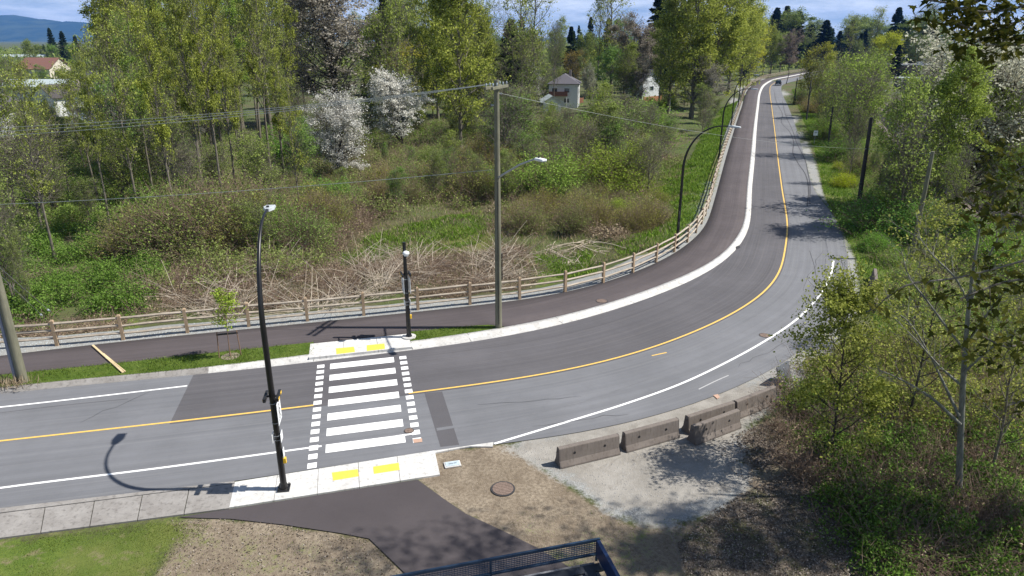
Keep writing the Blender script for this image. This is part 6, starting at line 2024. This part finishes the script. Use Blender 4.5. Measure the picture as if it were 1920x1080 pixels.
# olive scrub
thicket('olive_thicket', [[(300, 350), (560, 330), (620, 400), (640, 470), (560, 520), (420, 540), (300, 560)]], 200, 1.5, 1.7, 80000, .075, M['leaf_alder'], 7000, 2.0, seed=4)
thicket('olive_thicket', [[(560, 290), (830, 280), (960, 300), (980, 370), (820, 400), (660, 430), (600, 400)]], 230, 1.6, 1.5, 70000, .09, M['leaf_alder'], 9000, 1.9, seed=5, twig_r=.014)
thicket('green_thicket', [[(960, 225), (1200, 215), (1240, 270), (1200, 330), (1000, 350), (960, 300)]], 200, 1.7, 1.6, 80000, .085, M['leaf_green'], 9000, 2.2, seed=6, twig_r=.017)
thicket('green_thicket', [[(300, 255), (960, 230), (960, 290), (560, 310), (300, 340)]], 260, 1.8, 1.6, 80000, .085, M['leaf_green'], 6000, 2.0, seed=7, twig_r=.016)
thicket('olive_thicket', [[(-60, 240), (300, 235), (300, 340), (-60, 350)]], 220, 2.0, 1.6, 90000, .085, M['leaf_green'], 5000, 2.0, seed=8, twig_r=.016)
# brown scrub and dead canes
thicket('dry_scrub', [[(590, 380), (740, 380), (700, 430), (640, 470), (580, 500), (540, 450)]], 80, 1.1, 1.0, 14000, .075, M['leaf_dry'], 8000, 1.4, seed=9)
thicket('dry_scrub', [[(940, 340), (1200, 300), (1290, 300), (1210, 330), (1230, 420), (1150, 455), (960, 440), (900, 460), (930, 400)]], 190, 1.3, 1.0, 34000, .085, M['leaf_dry'], 9000, 1.5, seed=10, twig_r=.012)
thicket('olive_thicket', [[(940, 300), (1200, 290), (1280, 300), (1200, 400), (1000, 420), (940, 400)]], 130, 1.5, 1.3, 36000, .085, M['leaf_alder'], 3000, 1.8, seed=11, twig_r=.012)
thicket('dry_scrub', [[(1000, 360), (1210, 330), (1230, 410), (1100, 430)]], 60, 1.1, .9, 12000, .08, M['leaf_green'], 600, 1.0, seed=12)
thicket('dry_scrub', [[(250, 520), (420, 500), (560, 500), (640, 500), (900, 470), (1010, 470), (1010, 520), (940, 545), (700, 560), (520, 580), (380, 590), (260, 600)]], 200, .9, .6, 14000, .06, M['leaf_dry'], 15000, 1.2, seed=13, twig_el=(5, 60))
thicket('dry_scrub', [[(-40, 600), (120, 600), (250, 590), (240, 615), (100, 630), (-40, 645)]], 60, .7, .45, 5000, .055, M['leaf_dry'], 2600, 1.0, seed=14, twig_el=(5, 60))
# long cut stems lying in heaps beside the fence
thicket('brush_heap', [[(330, 560), (520, 500), (560, 540), (400, 600)], [(640, 480), (760, 480), (830, 520), (760, 550), (640, 570)], [(560, 560), (660, 550), (660, 575), (560, 590)], [(820, 500), (960, 470), (1000, 520), (900, 545)]], 80, .8, .7, 0, .05, M['leaf_dry'], 1500, 2.6, M['twig_grey'], .017, seed=15, twig_el=(5, 50), wig=.10)
thicket('brush_heap', [[(1000, 450), (1110, 445), (1130, 500), (1040, 500)]], 20, .8, .3, 0, .05, M['leaf_dry'], 160, 3.2, M['twig_grey'], .03, seed=16, twig_el=(2, 14), wig=.06)
# right bank
thicket('bank_thicket', [[(1600, 300), (1700, 330), (1780, 420), (1930, 480), (1960, 560), (1800, 520), (1680, 450), (1620, 400)]], 200, 1.3, 1.2, 90000, .062, M['leaf_green'], 6000, 1.5, seed=20)
thicket('bank_thicket', [[(1490, 170), (1560, 180), (1622, 215), (1690, 300), (1640, 320), (1560, 260)]], 200, 1.7, 1.5, 80000, .085, M['leaf_green'], 6000, 2.0, seed=21, twig_r=.015)
thicket('bank_thicket', [[(1740, 300), (1960, 300), (1960, 480), (1850, 400), (1760, 330)]], 110, 1.3, 1.0, 45000, .08, M['leaf_green'], 4000, 1.8, seed=22, twig_r=.014)
thicket('bank_thicket', [[(1640, 480), (1780, 540), (1960, 560), (1960, 760), (1800, 800), (1740, 690)]], 240, .9, .7, 60000, .06, M['leaf_green'], 4000, 1.1, seed=23)
thicket('dry_scrub', [[(1460, 720), (1600, 720), (1760, 780), (1960, 800), (1960, 1100), (1700, 1080), (1560, 930), (1440, 850)]], 190, .8, .65, 14000, .045, M['leaf_dry'], 16000, 1.2, seed=24, twig_r=.007, twig_el=(5, 70))
thicket('bramble_thicket', [[(1480, 740), (1640, 720), (1820, 800), (1960, 780), (1960, 1100), (1660, 1110), (1540, 930)]], 240, .85, .85, 110000, .05, M['leaf_ivy'], 2500, 1.1, seed=25, twig_r=.008)
thicket('olive_thicket', [[(1500, 690), (1700, 640), (1960, 680), (1960, 860), (1720, 820), (1560, 760)]], 130, 1.0, 1.1, 52000, .055, M['leaf_poplar'], 4000, 1.3, seed=26, twig_r=.008)
# far ground cover under the skyline trees
thicket('distant_wood', [[(-200, 104), (1000, 100), (2100, 100), (2100, 130), (1430, 132), (1000, 150), (300, 160), (-200, 170)]], 1500, 9, 6.5, 200000, .85, M['leaf_alder'], 0, seed=27)

def grass(name, polys, n, blade, leaf_m, seed, z=None, tint=(1, 1, 1), fence=True, wide=.16):
    rng = np.random.default_rng(seed)
    XY = pts_in(polys, n, rng) if not isinstance(polys, np.ndarray) else polys
    if fence:
        d = seg_dist(XY, FEN[::3]); XY = XY[(d < -.9) | (d > 6)]
    keep = vnoise(XY[:, 0] * .9, XY[:, 1] * .9, seed) + rng.normal(0, .45, len(XY)) > -.35
    XY = XY[keep]
    Z = ground_z(XY[:, 0], XY[:, 1]) if z is None else np.full(len(XY), z)
    c = Cloud(); m = len(XY)
    L_ = blade * rng.uniform(.5, 1.3, m) * (1 + .35 * vnoise(XY[:, 0] * .7, XY[:, 1] * .7, seed + 1))
    d = unit(rng.normal(0, .45, (m, 3)) + [0, 0, 1.0])
    C = np.c_[XY, Z - .01] + d * (L_ * .5)[:, None]
    c.leaves(C, L_ * .5, rng, 0, ratio=wide, up=0, aspect_dir=d * 4)
    o = link_mesh(name, c.mesh(name, [leaf_m])); o.color = (*tint, 1); o['kind'] = 'stuff'
    return o
grass('meadow_grass', Z_GRASS_L[:1] + Z_GRASS_L[2:3], 26000, .26, M['grass'], 31, wide=.22)
grass('meadow_grass', Z_GRASS_L[1:2], 60000, .32, M['grass'], 32, wide=.25)
grass('scrub_grass', [[(560, 330), (960, 330), (1290, 290), (1250, 470), (1000, 510), (640, 560), (300, 600), (250, 540), (560, 470)]], 70000, .36, M['leaf_dry'], 39, wide=.10)
grass('scrub_grass', [[(560, 330), (960, 330), (1290, 290), (1250, 470), (1000, 510), (640, 560), (300, 600), (250, 540), (560, 470)]], 40000, .3, M['grass'], 40, wide=.14, tint=(1.1, 1, 1))
grass('bank_grass', Z_BANK_R, 90000, .24, M['grass'], 33, wide=.2)
grass('lawn_grass', [[(-40, 1024), (290, 980), (400, 985), (330, 1040), (270, 1100), (-40, 1150)]], 24000, .05, M['grass'], 34, fence=False, wide=.2, tint=(.85, .72, .9))
grass('lawn_grass', Z_THIN, 5000, .06, M['grass'], 35, fence=False, tint=(1.0, .85, 1.1), wide=.2)
rv = np.random.default_rng(36)
for a, b in VERGE:
    pts = []
    for k in range(len(a) - 1):
        if a[k][1] > 60 or a[k][0] < -32: continue
        m = int(np.linalg.norm(b[k] - a[k]) * np.linalg.norm(a[k + 1] - a[k]) * 650)
        f = rv.uniform(-.05, 1.04, (m, 1)); g = rv.uniform(0, 1, (m, 1))
        pts.append((a[k] * (1 - g) + a[k + 1] * g) * (1 - f) + (b[k] * (1 - g) + b[k + 1] * g) * f)
    if pts: grass('verge_grass', np.concatenate(pts), 0, .085, M['grass'], 37, z=.13, fence=False, wide=.2, tint=(.8, .75, .9))
# tuft of long dead grass round the left pole foot
rng_ = np.random.default_rng(5)
grass('dry_tuft', np.c_[rng_.normal(lp_b[0] - .3, .45, 900), rng_.normal(lp_b[1] - .25, .25, 900)], 0, .5, M['leaf_dry'], 38, z=.13, fence=False, wide=.05)
def litter(name, polys, n, size, mat, seed):
    rng = np.random.default_rng(seed); XY = pts_in(polys, n, rng)
    Z = ground_z(XY[:, 0], XY[:, 1]); c = Cloud()
    c.leaves(np.c_[XY, Z + rng.uniform(.005, .03, len(XY))], size, rng, 0, up=2.5)
    o = link_mesh(name, c.mesh(name, [mat])); o['kind'] = 'stuff'; o.color = (1, 1, 1, 1)
litter('leaf_litter', Z_LITTER, 22000, .032, M['leaf_litter'], 41)
litter('leaf_litter', [[(1340, 840), (1420, 800), (1480, 860), (1420, 950)], Z_DIRT[1]], 2500, .032, M['leaf_litter'], 42)
rk = np.random.default_rng(43)
def stones(name, XY, Z, size, mat, seed):
    rng = np.random.default_rng(seed); c = Cloud(); n = len(XY)
    s = size * rng.uniform(.4, 1.4, n)
    base = np.array([[1, 0, 0], [0, 1, 0], [-1, 0, 0], [0, -1, 0], [0, 0, .8]])
    V = base[None] * s[:, None, None] * rng.uniform(.6, 1.3, (n, 5, 3)) + np.c_[XY, Z][:, None, :]
    th = rng.uniform(0, 6.28, n); ca, sa_ = np.cos(th)[:, None], np.sin(th)[:, None]
    rel = V - np.c_[XY, Z][:, None, :]
    V2 = rel.copy(); V2[..., 0] = rel[..., 0] * ca - rel[..., 1] * sa_; V2[..., 1] = rel[..., 0] * sa_ + rel[..., 1] * ca
    V = V2 + np.c_[XY, Z][:, None, :]
    b = np.arange(n)[:, None] * 5
    Q = np.concatenate([np.stack([b[:, 0] + i, b[:, 0] + (i + 1) % 4, b[:, 0] + 4, b[:, 0] + 4], 1) for i in range(4)])
    me = bpy.data.meshes.new(name); me.from_pydata(V.reshape(-1, 3).tolist(), [], [(int(q[0]), int(q[1]), int(q[2])) for q in Q]); me.materials.append(mat)
    o = link_mesh(name, me); o['kind'] = 'stuff'
fp = resample(FEN[(FEN[:, 1] < 75)], .05)
k = rk.integers(0, len(fp) - 1, 9000); T_ = unit(np.diff(fp[:, :2], axis=0))[k]; off = rk.normal(-.55, .55, (9000, 1))
XYs = fp[k, :2] + np.stack([T_[:, 1], -T_[:, 0]], 1) * off
stones('crushed_rock', XYs, ground_z(XYs[:, 0], XYs[:, 1]), .035, simple('rock_chip', (.38, .41, .41), .9, 0, .35, 20), 44)
XYs = pts_in([[(960, 838), (1290, 800), (1390, 850), (1400, 900), (1350, 950), (1180, 975), (1040, 895)]], 2600, rk)
stones('loose_gravel', XYs, ground_z(XYs[:, 0], XYs[:, 1]), .022, simple('gravel_chip', (.34, .33, .31), .9, 0, .4, 20), 45)

# ------------------------------------------------------------------ staked sapling on the verge
p = G(432, 668, .13)
sap = empty('young_tree', p, 0, 'young staked tree with sparse bright green crown on the grass verge', 'tree')
w_, c_ = make_tree(201, 3.1, .03, base=.42, n1=18, W=.75, a1=40, leaf=1500, lsize=.05, spread=.09, up1=.5, twig_r=.004, shape='round')
link_mesh('trunk', w_.mesh('sapling_wood', M['stake'], True), sap)
cr = link_mesh('crown', c_.mesh('sapling_crown', M['leaf_green']), sap); cr.color = (1.5, 1.4, .9, 1)
tree_pit = MB().cyl((0, 0, -.02), .42, .03, 18).build('bare_soil_ring', simple('pit_soil', (.26, .21, .16), .95, 0, .4, 12, .3), sap)
st = empty('stake_frame', p, ROADANG, 'two thin timber stakes with dark tie bar around the young tree', 'tree stakes')
for s in (-1, 1): MB().tube([(s * .5, -.05, -.1), (s * .44, 0, 1.32)], .026, 6).build('stake', M['stake'], st)
MB().box((0, 0, 1.18), (.96, .05, .08)).build('tie_bar', M['sign_black'], st)

# ------------------------------------------------------------------ trees close to the camera at the right
p = ground(1556, 870)
pop = empty('young_poplar', p, 0, 'young poplar with pale yellow-green leaves beside the barriers', 'tree')
w_, c_ = make_tree(211, 6.9, .07, base=.10, n1=28, W=2.3, a1=56, n2=5, n3=4, leaf=12500, lsize=.055, spread=.13, up1=.55, twig_r=.006, lean=.05, shape='cone', keep=.8)
link_mesh('trunk', w_.mesh('young_poplar_wood', M['bark_dark'], True), pop)
link_mesh('crown', c_.mesh('young_poplar_crown', M['leaf_poplar']), pop)
p = ground(1700, 800)
pop2 = empty('young_poplar', p, 0, 'second young poplar, sparser, behind the one beside the barriers', 'tree')
w_, c_ = make_tree(214, 7.0, .06, base=.12, n1=22, W=2.3, a1=55, n2=5, n3=4, leaf=1600, lsize=.055, spread=.10, up1=.55, twig_r=.006, lean=.05, shape='round')
link_mesh('trunk', w_.mesh('young_poplar_wood_b', M['bark_dark'], True), pop2)
link_mesh('crown', c_.mesh('young_poplar_crown_b', M['leaf_poplar']), pop2)

def limb(cloud, pts, r0, r1, sides=7):
    P_ = catmull(pts, 5)[None]; V, Q = tubes(P_, np.linspace(r0, r1, P_.shape[1])[None], sides); cloud.add(V, Q); return P_
p = ground(1800, 938)
bir = empty('pale_birch', p, 0, 'tall tree with pale grey trunk and bare spreading limbs at the right', 'tree')
rb = np.random.default_rng(221)
wb, cb = Cloud(), Cloud()
def rel(px, py, Y): return at_depth(px, py, Y) - p
Y0 = p[1]
tr_pts = [np.array([0, 0, -.3]), rel(1802, 800, Y0 + .1), rel(1808, 680, Y0 + .15), rel(1818, 560, Y0 + .2), rel(1830, 470, Y0 + .3), rel(1842, 400, Y0 + .35)]
limb(wb, tr_pts, .115, .02, 10)
limbs = []
for pts_, r in (([(1800, 795, 0), (1745, 745, -.3), (1690, 712, -.8), (1640, 690, -1.2)], .06), ([(1798, 780, 0), (1770, 720, .6), (1740, 660, 1.1), (1700, 600, 1.5), (1660, 575, 2)], .05),
                ([(1806, 725, .1), (1765, 690, .6), (1720, 640, 1.2), (1670, 590, 1.6)], .045), ([(1812, 660, .2), (1780, 620, .4), (1735, 560, 1), (1705, 520, 1.5), (1690, 470, 1.8)], .045),
                ([(1815, 640, .2), (1850, 590, -.3), (1890, 540, -.8)], .04), ([(1818, 570, .2), (1790, 520, .6), (1750, 480, 1.2), (1720, 440, 1.6)], .04),
                ([(1822, 560, .2), (1845, 500, 0), (1880, 430, -.3)], .04), ([(1806, 700, .1), (1850, 660, -.4), (1905, 620, -1)], .04)):
    limbs.append(limb(wb, [rel(a, b, Y0 + c) for a, b, c in pts_], r, .012, 6))
for P_ in limbs:
    L2, R2 = branch_level(P_, np.full(P_.shape[:2], .02), 11, .25, 1, 42, 1.1, .012, 4, rb, .3, .16); V, Q = tubes(L2, R2, 3); wb.add(V, Q)
    L3, R3 = branch_level(L2, R2, 4, .25, 1, 42, .5, .006, 3, rb, .3, .2); V, Q = tubes(L3, np.maximum(R3, .004), 3); wb.add(V, Q)
    k = rb.integers(0, len(L3), 170); cb.leaves(L3[k, 2] + rb.normal(0, .07, (170, 3)), .05, rb)
link_mesh('trunk', wb.mesh('birch_wood', M['bark_pale'], True), bir)
link_mesh('crown', cb.mesh('birch_crown', M['leaf_poplar']), bir)
for (bx, by, h_, w_x, sd, lb) in ((1855, 900, 6.5, 1.6, 231, 'thin dark tree right of the pale-trunked tree'), (1905, 800, 8.0, 2.2, 232, 'green leafy tree at the right edge below the overhanging maple'),
                                  (1700, 655, 7, 1.6, 233, 'thin sparse tree on the bank beside the mossy barriers'), (1880, 690, 9, 2.2, 234, 'leafy tree at the right edge above the pale-trunked tree')):
    q = ground(bx, by); o = empty('thin_tree', q, 0, lb, 'tree', 'thin trees on the right bank')
    w_, c_ = make_tree(sd, h_, .06, base=.2, n1=22, W=w_x, a1=50, n2=5, n3=4, leaf=2200, lsize=.052, spread=.12, up1=.6, twig_r=.006, shape='round', lean=.06)
    link_mesh('trunk', w_.mesh('thin_tree_wood', M['bark'], True), o); link_mesh('crown', c_.mesh('thin_tree_crown', M['leaf_poplar']), o)

# ------------------------------------------------------------------ big-leaf maple standing just right of the view, its boughs hang into the picture
mp = np.array([14.6, 14.2, 0.0])
maple = empty('overhanging_maple', mp, 0, 'large dark-leaved maple whose boughs hang into the picture along the right edge', 'tree')
rm = np.random.default_rng(241)
wm_, wl_ = Cloud(), []
limb(wm_, [np.array([0, 0, -.3]), np.array([.2, .1, 4]), np.array([.1, .3, 9]), np.array([-.2, .2, 14]), np.array([-.4, .3, 19]), np.array([-.5, .2, 23])], .42, .08, 12)
def mrel(px, py, Y): return at_depth(px, py, Y) - mp
LEAFPTS = []
def bough(pts_, r, n, tw_len=.9, lf=260, sp=.22):
    P_ = limb(wm_, pts_, r, .015, 6)
    L2, R2 = branch_level(P_, np.full(P_.shape[:2], .015), n, .35, 1, 45, tw_len, .010, 4, rm, -.15, .15); V, Q = tubes(L2, R2, 3); wm_.add(V, Q)
    k = rm.integers(0, len(L2), lf); u = rm.uniform(.3, 1, lf)[:, None]
    LEAFPTS.append(L2[k, 1] * (1 - u) + L2[k, 3] * u + rm.normal(0, sp, (lf, 3)))
A = lambda z: np.array([-.2, .2, z])
bough([A(15.5), mrel(1990, -60, 13.8), mrel(1900, -20, 13.4), mrel(1810, 6, 13.2), mrel(1735, 0, 13.0)], .035, 9, .45, 120, .10)
bough([A(15.4), mrel(1995, -40, 13.2), mrel(1920, 10, 12.9), mrel(1850, 22, 12.7), mrel(1790, 14, 12.6)], .03, 9, .5, 150, .13)
bough([A(15.2), mrel(1985, 0, 13.6), mrel(1910, 40, 13.0), mrel(1850, 60, 12.8), mrel(1790, 42, 12.6)], .03, 9, .5, 150, .14)
bough([A(14.8), mrel(2000, 80, 13.4), mrel(1945, 85, 12.9), mrel(1890, 84, 12.6), mrel(1850, 84, 12.5)], .03, 8, .45, 140, .16)
bough([A(13.0), mrel(2040, 250, 12.6), mrel(1960, 290, 12.3), mrel(1905, 320, 12.1)], .03, 7, .6, 130, .2)
bough([A(11.5), mrel(2040, 420, 12.4), mrel(1950, 410, 12.0), mrel(1890, 400, 11.8), mrel(1850, 380, 11.7)], .03, 8, .5, 140, .18)
bough([A(11.0), mrel(2030, 500, 12.2), mrel(1950, 520, 11.8), mrel(1880, 530, 11.6), mrel(1800, 560, 11.5)], .03, 8, .5, 170, .18)
bough([A(10.2), mrel(2030, 620, 12.0), mrel(1960, 630, 11.7), mrel(1890, 650, 11.5), mrel(1840, 630, 11.4)], .03, 8, .5, 150, .18)
bough([A(9.5), mrel(2030, 730, 12.0), mrel(1960, 740, 11.7), mrel(1890, 760, 11.5)], .03, 7, .5, 90, .18)
bough([A(10.8), mrel(1990, 470, 11.6), mrel(1800, 520, 11.3), mrel(1700, 535, 11.2), mrel(1660, 560, 11.2)], .02, 4, .3, 24, .08)
# upper crown, above and right of the picture: it throws the soft shade on the drive
for k in range(30):
    az = k * 2.39996; zz = 13.5 + 9.5 * (k / 30)
    rr = (6.2 - 3.2 * (k / 30)) * rm.uniform(.8, 1.1)
    e = np.array([math.cos(az) * rr, math.sin(az) * rr * .9, zz + rr * .25])
    a_ = np.array([-.3, .2, zz - .8])
    # nothing may hang in front of the lens
    w_abs = e + mp
    if w_abs[2] < 19 and w_abs[0] < w_abs[1] * .85: continue
    bough([a_, a_ * .5 + e * .5 + [0, 0, .4], e], .07, 10, 1.5, 260, .35)
LP = np.concatenate(LEAFPTS)
# keep the upper leaves clear of the frame
pxs = np.array([to_px(q + mp) for q in LP])
seen = (pxs[:, 0] > 0) & (pxs[:, 0] < 1920) & (pxs[:, 1] < 1080) & (pxs[:, 1] > 0) & ((LP + mp)[:, 1] > 1)
hang = np.zeros(len(LP), bool); cnt = 0
hang[:sum(len(x) for x in LEAFPTS[:10])] = True
LP = LP[hang | ~seen]
outline = np.array([(0, -.1), (.14, -.02), (.46, -.06), (.36, .16), (.52, .40), (.24, .40), (.16, .62), (0, .95), (-.16, .62), (-.24, .40), (-.52, .40), (-.36, .16), (-.46, -.06), (-.14, -.02)])
n = len(LP); sz = rm.uniform(.10, .2, n)
az = rm.uniform(0, 6.28, n); dr = rm.uniform(.25, 1.1, n)
yv = np.stack([np.cos(az) * np.cos(-dr), np.sin(az) * np.cos(-dr), np.sin(-dr)], 1); xv = unit(np.cross(yv, np.array([0, 0, 1.])) + rm.normal(0, .3, (n, 3)))
V = LP[:, None, :] + (outline[None, :, 0, None] * xv[:, None, :] + outline[None, :, 1, None] * yv[:, None, :]) * sz[:, None, None]
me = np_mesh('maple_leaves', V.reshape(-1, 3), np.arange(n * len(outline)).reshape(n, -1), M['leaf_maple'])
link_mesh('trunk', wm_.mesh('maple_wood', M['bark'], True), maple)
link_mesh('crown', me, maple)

# tall trees just outside the right edge; their shade falls on the gravel and the leaf litter
for (x, y, h, kd, lb) in ((22.0, 18.3, 24, 'cottonwood', 'tall leafy tree outside the right edge shading the gravel'),):
    o = plant(kd, (x, y, -.1), h, .72, (.8, .9, .7), 'rb', lb)
    o['label'] = lb; o['category'] = 'tree'; o['group'] = 'broadleaf trees in spring leaf'

# ------------------------------------------------------------------ the air
t = NT('haze_air')
pv = t.node("ShaderNodeVolumePrincipled")
pv.inputs["Color"].default_value = (0.14, 0.38, 1.0, 1)
pv.inputs["Density"].default_value = 0.00006
pv.inputs["Anisotropy"].default_value = 0.0
t.t.links.new(pv.outputs[0], t.out.inputs["Volume"])
hz = MB().box((0, 6200, 248), (32000, 14600, 520)).build('haze', t.m)
hz['kind'] = 'stuff'
